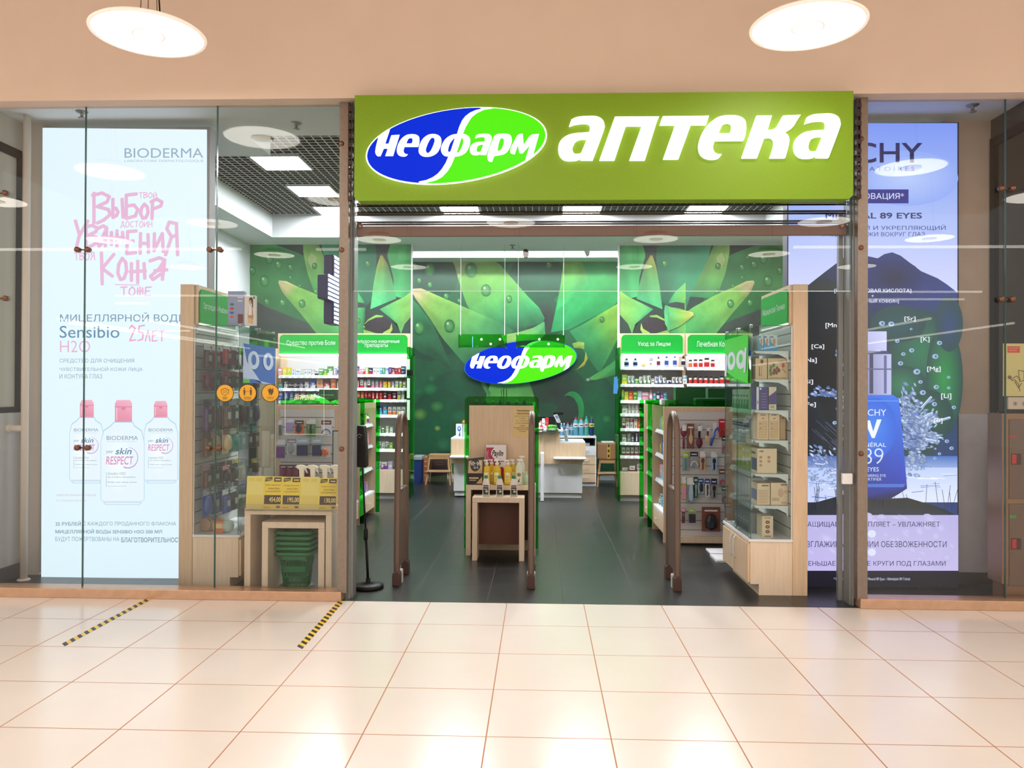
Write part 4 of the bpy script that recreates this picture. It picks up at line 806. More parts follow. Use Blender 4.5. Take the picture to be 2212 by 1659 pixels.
# ================================================================ shelving along the rear wall
YU = 11.95
def wall_unit(nm_lab, x0, x1, title, ty, shelves, ybase, yfloor, ytop=720, two=None):
    X0, X1 = ux(x0, 900, YU), ux(x1, 900, YU); xm = (x0+x1)/2; Zf = lambda y: uz(xm, y, YU)
    t = thing('shelving_unit', nm_lab, 'shelving unit', ((X0+X1)/2, YU, 0), 'shelving units along the rear wall')
    b = MB(); b.box(X0, X1, 12.4, 12.43, .1, Zf(766)); b.obj('back_panel', m_white, t)
    for xx in (X0, X1-.02): b = MB(); b.box(xx, xx+.02, YU+.12, 12.4, .08, Zf(766)); b.obj('side_panel', m_beech, t)
    for y in shelves:
        b = MB(); z = Zf(y); b.box(X0+.02, X1-.02, YU+.03, 12.4, z-.018, z); sf = b.obj('shelf', m_shelf, t)
        b = MB(); b.prism([(X0+.02, YU, z-.042), (X1-.02, YU, z-.042), (X1-.02, YU+.028, z+.002), (X0+.02, YU+.028, z+.002)], (0, .004, 0), lin((232, 234, 238)))
        n = int((X1-X0)/.09)
        for k in range(n):
            if rnd.random() < .7: xx = X0+.03+k*.09; b.prism([(xx, YU-.001, z-.036), (xx+.06, YU-.001, z-.036), (xx+.06, YU+.019, z-.006), (xx, YU+.019, z-.006)], (0, -.001, .0), lin((176, 182, 190)))
        b.obj('price_strip', m_print, sf)
    zb = Zf(ybase); b = MB(); b.box(X0, X1, YU, 12.4, .09, zb); b.obj('base_cabinet', m_pale, t, bevel=.003)
    b = MB(); b.box(X0+.01, X1-.01, YU+.03, 12.38, 0, .09); b.obj('plinth', mat('pale grey plinth', (170, 168, 166), .5), t)
    # header
    z0, z1 = Zf(766), Zf(ytop); b = MB(); b.box(X0, X1, YU+.03, YU+.07, z0, z1); b.obj('header_board', m_beech, t, bevel=.003)
    b = MB(); r = .06; xa, xb = X0+.035, X1-.035; za, zb2 = z0+.012, z1-.02; arc = lambda cx, cz, a0: [(cx+r*math.cos(a0+k*PI/12), YU+.012, cz+r*math.sin(a0+k*PI/12)) for k in range(7)]
    b.prism([(xa, YU+.012, za), (xb, YU+.012, za)]+arc(xb-r, zb2-r, 0)+arc(xa+r, zb2-r, PI/2), (0, .018, 0)); hp = b.obj('header_panel', m_greenp, t)
    P = MB().frame(pf(YU+.010), (0, -1, 0))
    for (s_, a, c, d, e) in ty: P.text(s_, a, c, d, e, (226, 248, 228))
    P.obj('lettering', m_print, hp)
    b = MB(); b.box(X0+.02, X1-.02, YU-.02, YU+.02, z0-.012, z0); b.box(X0+.02, X1-.02, YU+.02, YU+.1, z0-.012, z0-.004); b.obj('light_shelf', m_white, t)
    b = MB(); b.box(X0+.04, X1-.04, YU-.01, YU+.008, z0, z0+.006); b.obj('header_light', mat('header strip light', (255, 255, 255), .5, emit=7), t)
    b = MB(); b.box(X0+.04, X1-.04, YU+.03, YU+.06, z0-.02, z0-.013); b.obj('shelf_light', mat('shelf strip light', (255, 255, 255), .5, emit=7), t)
    return t
wall_unit('white shelving unit headed Средство против Боли, left of the entrance post', 598, 752, '', [('Средство против Боли', 619, 735, 724, 748)], [811, 839, 866], 1015, 1077)
wall_unit('white shelving unit headed Желудочно-кишечные препараты, right of the entrance post', 753, 884, '', [('Желудочно-кишечные', 763, 733, 863, 743), ('препараты', 788, 743, 838, 752)], [809, 838, 863, 896, 936, 970], 1015, 1077)
wall_unit('white shelving unit headed Уход за Лицом, right of the recess', 1337, 1480, '', [('Уход за Лицом', 1378, 738, 1448, 749)], [793, 830, 865, 894, 926, 956, 985], 1020, 1083)
wall_unit('white shelving unit headed Лечебная Косметика, behind the glass case', 1481, 1626, '', [('Лечебная Косметика', 1505, 737, 1604, 749)], [794, 829, 864, 894, 926, 956, 985], 1020, 1083)
b = MB(); b.box(ux(556, 800, 12.3), ux(597, 800, 12.3), 12.3, 12.85, .0, 2.3); tagit(b.obj('shelving_unit', m_beech, origin=(ux(576, 800, 12.3), 12.5, 0)), 'plain beech end cabinet left of the Средство против Боли shelving', 'cabinet')
SA, SB, SC, SD = '%s shelf, unit left of entrance post', '%s shelf, unit right of entrance post', '%s shelf, first unit right of recess', '%s shelf, second unit right of recess'
Yr = 12.02
def grp(s_, o): return 'goods on '+(s_ % o)
row(601, 735, 810.5, Yr, 'b k w 8 15 1,b y l 9 16 0,b y l 9 16 2,b w b 7 13 3,b w a 12 13 0,b w g 5 14 3,b w s 7 14 4,b w s 7 14 4,b w s 6 13 1,b w x 8 13 0,b g w 9 14 1,b g l 7 13 2,b g w 12 19 2,b v w 6 15 3,t a b 8 20', SA % 'top', grp(SA, 'top'))
row(601, 735, 838.5, Yr, 'b q t 10 12 0,b w q 7 14 1,b n x 8 12 0,b x n 10 12 1,b n s 9 13 2,b w s 9 14 1,b b w 12 15 2,b e o 13 20 4,b r w 12 12 2,b o e 11 20 4,b w x 7 15 3', SA % 'second', grp(SA, 'second'))
row(601, 735, 865.5, Yr, 'b b w 9 18 1,b b a 9 18 3,b b w 8 18 0,b n w 9 18 1,b r w 9 18 1,b q w 9 17 0,b q g 9 17 2,b q w 10 18 1,b q g 10 17 2,b q w 9 18 3,b g q 9 17 0', SA % 'third', grp(SA, 'third'))
row(764, 876, 808.5, Yr, 'b d r 5 16 0,b p k 6 17 2,b w k 6 15 2,b w r 6 15 2,b l w 6 15 3,b n r 9 14 0,b w s 7 16 4,b w s 7 15 4,b c w 5 14 1,b g c 5 14 3,b a b 7 14 1,b p n 6 15 3,b d k 6 14 2,b d r 6 13 2,b r d 6 14 3,b n t 10 17 1', SB % 'top', grp(SB, 'top'))
row(764, 876, 837.5, Yr, 'b w r 6 15 0,b r w 4 17 3,b w r 7 17 0,b w r 5 14 3,b w d 7 17 0,b s k 7 15 2,b s k 7 15 2,b k r 6 15 1,b y o 9 13 1,b y o 6 13 1,b v w 6 14 2,b w l 7 15 0,b l w 6 15 1,b w r 6 13 4', SB % 'second', grp(SB, 'second'))
row(764, 873, 862.5, Yr, 'b o q 6 15 0,b o q 6 15 0,b o g 6 15 0,b r q 6 15 0,b r d 6 15 0,b r w 6 15 3,b r w 7 15 3,b r o 6 15 1,b d w 8 15 4,b d r 8 14 2,b d w 9 14 4,b w y 7 19 0,b w s 6 17 1', SB % 'third', grp(SB, 'third'))
row(808, 875, 895.5, Yr, 'b b c 8 18 2,b b c 8 18 2,b c m 9 19 1,b w o 8 17 0,b w o 8 17 0,b w y 8 17 0,b w g 8 17 0', SB % 'fourth', grp(SB, 'fourth'))
row(808, 848, 935.5, Yr, 't w s 5 16,b w g 6 14 1,b g w 6 13 1,b w l 6 15 1,b w g 6 13 3', SB % 'fifth', grp(SB, 'fifth'))
row(808, 848, 969.5, Yr, 'b g w 6 17 2,b w g 7 17 2,b w q 7 17 3,b w g 7 16 2,b l w 7 14 4', SB % 'sixth', grp(SB, 'sixth'))
row(812, 848, 1014, Yr, 'b w v 10 17 2,b w p 12 16 2,b v w 10 18 4', SB % 'bottom', grp(SB, 'bottom'))
row(1349, 1481, 792.5, Yr, 't a n 10 18,t a n 10 18,b y s 7 6 0,b w s 7 21 1,t w m 8 22,t w b 9 24 1,t w b 9 25 1,t w x 9 22 1', SC % 'top', grp(SC, 'top'))
row(1343, 1484, 829.5, Yr, 'b l y 12 20 0,u w t 7 18,u w t 7 18,b g w 8 12 1,u w g 8 16,u w g 8 19,u w g 8 19,b w x 6 12 4,u w b 8 16,u w b 8 19,u w n 8 14,b w n 10 8 2,u w n 7 15,u w n 7 15,u w n 7 15,b w c 9 18 1', SC % 'second', grp(SC, 'second'))
row(1343, 1440, 864.5, Yr, 'b l g 5 22 0,b y l 9 19 1,b o r 9 19 1,b g l 9 19 1,b a w 9 20 0,b k w 14 17 1,t k w 9 22,t w c 6 18,t n w 8 19,b p k 6 16 0,b t c 7 16 1', SC % 'third', grp(SC, 'third'))
row(1344, 1387, 893.5, Yr, 'b w s 12 18 1,b w s 6 22 4,b w s 7 22 4,b w s 7 22 4,b z e 7 20 0', SC % 'fourth', grp(SC, 'fourth'))
row(1344, 1387, 925.5, Yr, 'b w m 7 23 0,b w o 8 22 1,b w r 7 22 1,b w o 8 20 3,b o r 9 23 1', SC % 'fifth', grp(SC, 'fifth'))
row(1344, 1387, 955.5, Yr, 'b w s 9 17 1,b s a 8 20 1,t s n 5 19,b n w 8 22 3,b w b 6 20 1', SC % 'sixth', grp(SC, 'sixth'))
row(1343, 1387, 984.5, Yr, 'b w z 8 18 0,b w z 8 18 0,b w z 7 18 0,b w z 7 18 0,b w z 7 18 0', SC % 'seventh', grp(SC, 'seventh'))
row(1344, 1387, 1019, Yr, 'b w d 12 9 0,b w d 12 13 0,b w s 11 18 0', SC % 'bottom', grp(SC, 'bottom'))
row(1488, 1545, 793.5, Yr, 'j o x 8 16,j r x 9 17,j r x 9 17,j r x 12 20,j r x 9 16', SD % 'top', grp(SD, 'top'))
row(1488, 1600, 828.5, Yr, 'j r x 8 15,j r x 9 16,j r x 9 15,j r x 9 15,j r x 9 15,j r x 9 14,j r x 10 16,j r x 10 16,j q x 9 14,j q x 9 13', SD % 'second', grp(SD, 'second'))
row(1500, 1600, 863.5, Yr, 'j q n 9 15,j q n 9 13,j q n 9 12,j q n 9 14,j q n 9 15,j q n 9 14,j q n 9 14,j q n 9 14,j q n 9 14', SD % 'third', grp(SD, 'third'))
# green acrylic end fins with leaflet holders
for nm, xa, xb, lab in ((0, 873, 887, 'tall green acrylic divider at the right end of the left rear shelving'), (1, 1326, 1337, 'tall green acrylic divider at the left end of the right rear shelving')):
    X = ux((xa+xb)/2, 900, 12.3) ; Yf = 12.0
    Xp = ux(886, 900, 12.3)+.0 if nm == 0 else ux(1336, 900, 12.3)
    Xp = ux(884.5, 900, YU)+.012 if nm == 0 else ux(1336.5, 900, YU)-.02
    b = MB(); b.box(Xp, Xp+.006, 11.8, 12.3, .02, uz(880, 750, 11.9)); b.box(Xp-.03 if nm == 0 else Xp, Xp+.006 if nm == 0 else Xp+.03, 11.794, 11.8, .02, uz(880, 750, 11.9))
    tagit(b.obj('acrylic_divider', m_green, origin=(Xp, 12.2, 0)), lab, 'divider', 'green acrylic dividers of the wall shelving')
b = MB(); Xp = ux(884.5, 900, YU)+.03
tt = thing('leaflet_rack', 'narrow rack of green-white leaflets on the left acrylic divider', 'leaflet rack', (Xp, 11.72, 1.2))
for k, (a, c) in enumerate([(776, 798), (817, 860), (864, 907)]):
    b = MB(); b.pbox(879, a, 885, c, 11.782, .012); b.obj('leaflet', mat('pale green leaflet', (196, 226, 200), .5), tt)
b = MB(); b.pbox(879, 800, 892, 812, 11.765, .03); b.obj('clip', m_black, tt)
b = MB(); x, y, z = U(1330, 845, Y=11.6); b.prism([U(1327, 815, Y=11.765), U(1333, 813, Y=11.765), U(1336, 835, Y=11.765), U(1333, 851, Y=11.765), U(1325, 850, Y=11.765)], (0, .03, 0))
tagit(b.obj('cloth', mat('blue cloth', (60, 130, 190), .8), origin=(x, 11.7, z)), 'small blue cloth hanging on the right acrylic divider', 'cloth')

# ================================================================ gondolas
def fin(x0, x1, y0, y1, z0, z1, parent): b = MB(); b.box(x0, x1, y0, y1, z0, z1); return b.obj('acrylic_panel', m_green, parent)
def gondola(lab, Xf, Xb, ys, H, loc, sg):
    """Xf aisle face, Xb back; ys upright positions (near to far)"""
    t = thing('gondola', lab, 'gondola shelving', loc); lo, hi = min(Xf, Xb), max(Xf, Xb)
    for k, y in enumerate(ys):
        b = MB(); b.box(lo, hi, y, y+.03, 0, H); b.obj('upright', m_beech, t, bevel=.002)
        if k: b = MB(); b.box(min(Xf, Xf-sg*.055), max(Xf, Xf-sg*.055), y+.008, y+.016, .02, H+.05).box(lo+.02, hi-.02, y+.031, y+.037, H-.1, H+.05); b.obj('acrylic_panel', m_green, t)
    b = MB(); b.box((lo+hi)/2-.01, (lo+hi)/2+.01, ys[0]+.03, ys[-1], 0, H-.1); b.obj('spine', m_white, t)
    b = MB(); b.box(lo+.01, hi-.01, ys[0]+.03, ys[-1], .28, .31); b.obj('base_deck', m_white, t)
    for k in range(len(ys)-1):
        a, c = ys[k]+.03, ys[k+1]
        for z in (.62, .92, 1.2):
            b = MB(); x1 = (lo+hi)/2-sg*.01; x0 = Xf+sg*.05; b.box(x0, x1, a, c, z-.012, z); sf = b.obj('shelf', m_shelf, t)
            b = MB(); b.prism([(Xf+sg*.03, a, z-.03), (Xf+sg*.03, c, z-.03), (x0, c, z+.01), (x0, a, z+.01)], (sg*.004, 0, 0), lin((180, 190, 200)))
            for q in range(int((c-a)/.08)): b.prism([(Xf+sg*.029, a+.02+q*.08, z-.025), (Xf+sg*.029, a+.06+q*.08, z-.025), (x0-sg*.004, a+.06+q*.08, z+.005), (x0-sg*.004, a+.02+q*.08, z+.005)], (-sg*.002, 0, 0), lin((230, 234, 238)))
            b.obj('price_strip', m_print, sf)
        b = MB(); b.box(Xf+sg*.01, Xf+sg*.03, a+.01, c-.01, .09, .27); dr = b.obj('drawer', m_beech, t, bevel=.002)
        b = MB(); m = (a+c)/2; b.tube([(Xf+sg*.01, m-.05, .2), (Xf-sg*.02, m-.04, .2), (Xf-sg*.02, m+.04, .2), (Xf+sg*.01, m+.05, .2)], .005, 6); b.obj('handle', m_shelf, dr)
    return t
HG = 1.49
gL = gondola('left mid-height gondola, its pegboard end facing the left window', -2.2, -2.93, (8.72, 9.62, 10.55), HG, (-2.5, 8.72, 0), -1)
gR = gondola('right mid-height gondola with a white slatwall end hung with brushes', 1.355, 2.42, (8.72, 9.58, 10.37), HG, (1.9, 8.72, 0), 1)
def gond_goods(Xf, sg, ys, lab, grp_):
    cols = 'wggbwpwklwtwacw'
    for k in range(len(ys)-1):
        for zi, z in enumerate((.31, .62, .92, 1.2)):
            y = ys[k]+.1; i = 0
            while y < ys[k+1]-.08:
                w = .055+.03*rnd.random(); h = .11+.07*rnd.random(); c1 = rnd.choice(cols); c2 = rnd.choice('wgbrokpc')
                kd = rnd.choice('bbbbtu'); c2 = c2 if c2 != c1 else 'n'
                goods(kd, round(w, 2), round(h, 2), .05, c1, c2, rnd.randrange(5), (Xf+sg*.1, y, z+.001), '%s and %s %s, %s in %s bay, %s shelf, %s' % (NM[c1], NM[c2], BK[kd][2], ORD[i], ['near', 'far'][k], ['lowest', 'second', 'third', 'top'][zi], lab), grp_, rotz=(-PI/2 if sg > 0 else PI/2)); i += 1
                y += w+.03
gond_goods(-2.2, -1, (8.72, 9.62, 10.55), 'left gondola', 'goods on the aisle side of the left gondola')
gond_goods(1.355, 1, (8.72, 9.58, 10.37), 'right gondola', 'goods on the aisle side of the right gondola')
# ends: pegboard (left) and slatwall (right)
Ye = 8.70
b = MB(); b.pbox(605, 884, 722, 1125, Ye, .018); b.obj('end_panel', m_slot, gL)
b = MB()
for y in (901, 922, 960, 980, 998, 1020, 1060): b.pbox(606, y, 721, y+1.5, Ye-.002, .004)
b.obj('groove_lines', m_slotd, gL)
b = MB(); b.pbox(606, 1097, 722, 1125, Ye-.12, .13); b.obj('end_shelf', m_white, gL)
b = MB(); b.pbox(1449, 890, 1573, 1158, Ye, .018); b.obj('end_panel', m_slot, gR)
b = MB()
for y in (907, 928, 947, 967, 987, 1006, 1025, 1047, 1066, 1086, 1105, 1124, 1144): b.pbox(1450, y, 1573, y+1.2, Ye-.002, .004)
b.obj('groove_lines', m_slotd, gR)
b = MB(); b.pbox(1449, 1160, 1573, 1173, Ye-.08, .09); b.obj('end_shelf', m_pale, gR)
# objects lying on top of the gondolas: green acrylic tops and clutter
for g, xa, xb, y0, y1, z in ((gL, -2.93, -2.2, 8.8, 10.5, HG), (gR, 1.36, 2.42, 8.8, 10.3, HG)):
    b = MB(); b.box(xa+.02, xb-.02, y0, y1, z+.005, z+.011).box(xa+.02, xb-.02, y0, y0+.006, z, z+.07).box(xa+.02, xb-.02, y1-.006, y1, z, z+.05); b.obj('acrylic_tray', m_green, g)
m_sheet = mat('green plastic bag', (60, 190, 70), .35)
def wrinkled(x0, x1, y0, y1, z, h, seed, name, lab, cat, m):
    R3 = random.Random(seed); n = 14; vs = []; 
    for j in range(n+1):
        for i in range(n+1):
            u, v = i/n, j/n; e = math.sin(PI*u)*math.sin(PI*v); vs.append((x0+(x1-x0)*u+R3.uniform(-.012, .012), y0+(y1-y0)*v+R3.uniform(-.012, .012), z+h*e**.6*(.55+.45*R3.random())))
    b = MB(); b.add(vs, [(j*(n+1)+i, j*(n+1)+i+1, (j+1)*(n+1)+i+1, (j+1)*(n+1)+i) for j in range(n) for i in range(n)]); b.box(x0+.03, x1-.03, y0+.03, y1-.03, z, z+.004)
    return tagit(b.obj(name, m, origin=((x0+x1)/2, (y0+y1)/2, z)), lab, cat)
wrinkled(-2.85, -2.45, 8.85, 9.3, HG+.012, .12, 5, 'plastic_bag', 'crumpled bright green plastic bag on top of the left gondola', 'bag', m_sheet)
wrinkled(-2.4, -2.22, 8.85, 9.2, HG+.012, .05, 6, 'plastic_bag', 'small flat green plastic bag on top of the left gondola, beside the bigger one', 'bag', m_sheet)
for k, (xa, xb, c, w) in enumerate([(-2.7, -2.5, 'q', 'leftmost'), (-2.46, -2.3, 'q', 'rightmost')]):
    b = MB(); b.box(xa, xb, 9.6, 9.75, HG+.012, HG+.17+.02*k, lin((20, 70, 40))); b.frame(lambda u, v: (xa+(xb-xa)*u, 9.599, HG+.012+v*.16), (0, -1, 0)); b.rect(.1, .55, .9, .6, (150, 200, 150)); b.rect(.1, .3, .6, .34, (120, 170, 120))
    tagit(b.obj('display_box', m_print, origin=((xa+xb)/2, 9.7, HG)), 'dark green display box on top of the left gondola, %s' % w, 'box')
for k, (xa, xb, y, h, c, w) in enumerate([(1.42, 1.5, 9.3, .06, 'w', 'small white-lidded jar-shaped box'), (1.6, 1.95, 9.4, .2, 'q', 'large dark green display box'), (2.0, 2.3, 9.5, .19, 'q', 'second large dark green display box'), (1.75, 2.1, 8.95, .08, 'q', 'low green tray')]):
    b = MB(); b.box(xa, xb, y, y+.16, HG+.012, HG+.012+h, lin(CN[c] if c != 'q' else (18, 84, 36))); tagit(b.obj('display_box', m_print, origin=((xa+xb)/2, y, HG)), w+' on top of the right gondola', 'box')

# ---- hanging packs
def hook(parent, px, py, Y, L=.12, ax='Y', sg=-1):
    x, y, z = U(px, py, Y=Y); b = MB()
    if ax == 'Y': b.tube([(x, Y, z), (x, Y+sg*L, z), (x, Y+sg*L-.004, z+.012)], .0025, 5)
    b.obj('peg_hook', mat('chrome wire', (190, 190, 192), .2, metal=.9), parent)
def pack(lab, px0, py0, px1, py1, Y, name, cat, c1, c2, item, grp_=None, hk=None):
    """blister pack filling the pixel rectangle; item = builder(mb, cx, cz, w, h, y)"""
    x0, x1, z1, z0 = ux(px0, py0, Y), ux(px1, py0, Y), uz(px0, py0, Y), uz(px0, py1, Y); w, h = x1-x0, z1-z0; cx = (x0+x1)/2
    if hk: hook(hk, (px0+px1)/2, py0+2, Ye)
    t = thing(name, lab, cat, (cx, Y, z0), grp_)
    b = MB(); b.box(x0, x1, Y, Y+.003, z0, z1, lin(CN[c1])); b.frame(lambda u, v: (x0+w*u, Y-.0004, z0+h*v), (0, -1, 0)); b.rect(0, .72, 1, 1, CN[c2]); b.rect(.15, .82, .85, .88, (240, 240, 240)); b.rect(.15, .05, .6, .08, (90, 90, 100)); b.obj('card', m_print, t)
    if item:
        b = MB(); item(b, cx, z0, w, h, Y-.012); b.obj('product', m_print, t, smooth=False)
    return t
def i_lump(c): return lambda b, cx, z, w, h, y: b.lathe([(.01, .0), (w*.3, h*.1), (w*.34, h*.35), (w*.2, h*.6), (.005, h*.65)], (cx, y-.01, z+.02), 10, sy=.4, col=lin(CN[c]))
def i_bar(c, c2='s'):
    def f(b, cx, z, w, h, y): b.box(cx-w*.12, cx+w*.12, y-.006, y+.01, z+h*.1, z+h*.68, lin(CN[c])); b.box(cx-w*.25, cx+w*.25, y-.004, y+.01, z+h*.45, z+h*.62, lin(CN[c2]))
    return f
def i_band(c):
    def f(b, cx, z, w, h, y):
        pts = [(cx+w*.42*math.cos(a), y, z+h*.12+h*.3*math.sin(a)) for a in [PI*k/10 for k in range(11)]]; b.tube(pts, .006, 6, lin(CN[c]))
    return f
def i_box(c): return lambda b, cx, z, w, h, y: b.box(cx-w*.42, cx+w*.42, y-.015, y+.011, z+h*.06, z+h*.62, lin(CN[c]))
GL = 'packs hanging on the left gondola end'
for lab, a, c, d, e, c1, c2, it in [
    ('slim clear pack at the upper left of the left pegboard', 601, 908, 610, 942, 's', 'w', i_bar('q')), ('lilac hanging pouch on the left pegboard, top row', 618, 905, 634, 932, 'v', 'w', i_box('v')),
    ('orange hanging pack on the left pegboard, top row', 637, 908, 656, 938, 'o', 'x', i_lump('x')), ('green hanging pack on the left pegboard, top row', 662, 905, 682, 943, 'g', 'w', i_bar('x')),
    ('blue and red comb pack on the left pegboard, top right', 694, 908, 716, 941, 'w', 'm', i_band('b')), ('purple pouch at the middle left of the left pegboard', 597, 950, 616, 990, 's', 'w', i_box('p')),
    ('clear pack with a grey patch on the left pegboard, middle row', 620, 948, 640, 982, 'w', 's', i_lump('s')), ('navy pack with a light leaf outline, the left one', 641, 946, 667, 986, 's', 'a', i_box('n')),
    ('navy pack with a light leaf outline, the right one', 674, 946, 695, 986, 's', 'a', i_box('n')), ('orange and white rounded pouch on the left pegboard, far right', 692, 965, 714, 988, 'w', 'w', i_lump('o'))]:
    pack(lab, a, c, d, e, Ye-.09, 'hanging_pack', 'hanging pack', c1, c2, it, GL, gL)
for k in range(5):
    x0 = 604+k*15; pack('maroon hanging bag in the low row of the left pegboard, %s from the left' % ORD[k], x0, 1004, x0+15, 1034, Ye-.09, 'hanging_pack', 'hanging pack', 'm', 'd', i_lump('m'), GL, gL)
GRP = 'packs hanging on the right gondola end'
def brush(lab, px, y0, y1, ch, cb, wpx, flip=False, ring=False):
    Y = Ye-.09; zt_, zb_ = uz(px, y0, Y), uz(px, y1, Y); x = ux(px, y0, Y); H = zt_-zb_; w = wpx/1710*Y/2
    hook(gR, px, y0-3, Ye); t = thing('hair_brush', lab, 'hair brush', (x, Y, zb_), 'hair brushes on the right gondola end')
    hz0, hz1 = (zb_, zb_+H*.5) if not flip else (zb_+H*.45, zt_)
    b = MB(); r = []
    for k in range(9): a = PI*k/8; r.append((max(.002, w*math.sin(a)**.6), hz0+(hz1-hz0)*k/8))
    b.lathe(r, (x, Y, 0), 14, sy=.35, col=lin(CN[cb])); b.obj('brush_head', m_print, t, smooth=True)
    b = MB(); hh = (hz1, zt_) if not flip else (zb_, hz0); b.lathe([(w*.3, hh[0]-.01), (w*.4, (hh[0]+hh[1])/2), (w*.25, hh[1])], (x, Y, 0), 10, sy=.6, col=lin(CN[ch])); b.obj('brush_handle', m_print, t, smooth=True)
    b = MB(); b.box(x-w*.6, x+w*.6, Y-.03, Y-.026, (zt_-H*.25), (zt_-H*.03), lin(CN['w'])); b.obj('brush_label', m_print, t)
brush('magenta hair brush with a long handle beside the right gate', 1477, 918, 968, 'm', 'm', 14, True)
tp = pack('dark orange pack holding a wooden brush, on the right slatwall', 1484, 915, 1500, 969, Ye-.09, 'hanging_pack', 'hanging pack', 'z', 'z', lambda b, cx, z, w, h, y: b.lathe([(.004, h*.18), (w*.26, h*.3), (w*.28, h*.45), (w*.1, h*.58), (w*.07, h*.82), (.003, h*.84)], (cx, y, z), 12, sy=.4, col=lin(CN['e'])), GRP, gR)
brush('maroon paddle brush with a black handle, centre of the right slatwall', 1511, 918, 969, 'x', 'd', 14)
brush('round wooden brush hanging on the right slatwall', 1529, 922, 958, 'z', 'e', 12)
t = thing('hair_brush', 'bright blue vented curved brush on the right slatwall', 'hair brush', U(1545, 965, Y=Ye-.09), 'hair brushes on the right gondola end'); Y = Ye-.09; hook(gR, 1547, 912, Ye)
b = MB(); b.tube([U(1535, 963, Y=Y), U(1539, 950, Y=Y), U(1544, 938, Y=Y)], [.012, .014, .012], 8, lin(CN['b'])); b.obj('brush_handle', m_print, t, smooth=True)
b = MB()
for k in range(5): b.tube([U(1541+k*1.2, 940-k*2, Y=Y), U(1545+k*1.5, 928-k*1.6, Y=Y), U(1553, 924+k*3, Y=Y)], .005, 6, lin(CN['b']))
b.obj('brush_head', m_print, t); b = MB(); b.box(*[v for v in (ux(1541, 915, Y), ux(1549, 915, Y))], Y+.02, Y+.023, uz(1545, 938, Y), uz(1545, 914, Y), lin(CN['w'])); b.obj('brush_label', m_print, t)
for lab, a, c, d, e, c1, c2, it in [
    ('lime oval pack low beside the right gate', 1474, 976, 1488, 1018, 's', 'l', i_bar('t')), ('black hanging headband pack on the right slatwall', 1491, 976, 1508, 1011, 's', 'x', i_band('w')),
    ('white and black hanging pack in the middle of the right slatwall', 1512, 975, 1524, 1018, 'e', 'w', i_bar('z', 'x')), ('white and navy tall pack on the right slatwall', 1536, 976, 1549, 1018, 'a', 'w', i_bar('n', 'x')),
    ('green and pink narrow pack beside the right gate', 1473, 1030, 1482, 1080, 'l', 'w', i_box('k')), ('clear pack with a pale blue bottle on the right slatwall', 1484, 1032, 1500, 1086, 's', 'w', i_lump('a')),
    ('dark green net pack on the right slatwall', 1498, 1030, 1508, 1076, 'q', 'q', i_bar('s')), ('blue pack of black clips on the right slatwall', 1508, 1034, 1520, 1066, 'a', 'b', i_lump('x')),
    ('white and blue narrow box pack on the right slatwall', 1523, 1034, 1533, 1073, 'w', 'b', i_bar('x')), ('navy tool pack on the right slatwall', 1536, 1034, 1549, 1078, 's', 'n', i_bar('x', 'x')),
    ('small pink and green item low beside the right gate', 1473, 1096, 1480, 1130, 'm', 'k', i_bar('q')), ('white and lime clip pack in the lowest row of the right slatwall', 1487, 1098, 1503, 1130, 's', 'l', i_box('x')),
    ('brown board set in a bag in the lowest row of the right slatwall', 1516, 1095, 1556, 1148, 'z', 'z', i_lump('x'))]:
    pack(lab, a, c, d, e, Ye-.09, 'hanging_pack', 'hanging pack', c1, c2, it, GRP, gR)
for k in range(6):
    c = 'rxszqx'[k]; x0 = 1553+(k % 3)*6; y0 = 905+k*36
    pack('tangled hanging accessory at the right edge of the right slatwall, %s from the top' % ORD[k], x0, y0, x0+14, y0+40, Ye-.11, 'hanging_pack', 'hanging pack', 'r' if k == 0 else 's', c, i_band('r' if k % 2 else 'z'), GRP, gR)
# framed sheet behind the entrance post
b = MB(); b.pbox(718, 930, 744, 1011, 8.3, .01).pbox(732, 1011, 736, 1042, 8.3, .01).box(ux(732, 1040, 8.3), ux(736, 1040, 8.3), 8.3, 8.31, 0, .9); t = thing('sign_holder', 'black-framed upright sheet standing behind the left entrance post', 'sign holder', U(727, 1011, Y=8.3)); b.obj('frame', m_black, t)
b = MB(); b.pbox(720, 932, 736, 1009, 8.298, .002); b.obj('sheet', mat('grey white sheet', (196, 200, 196), .5), t)
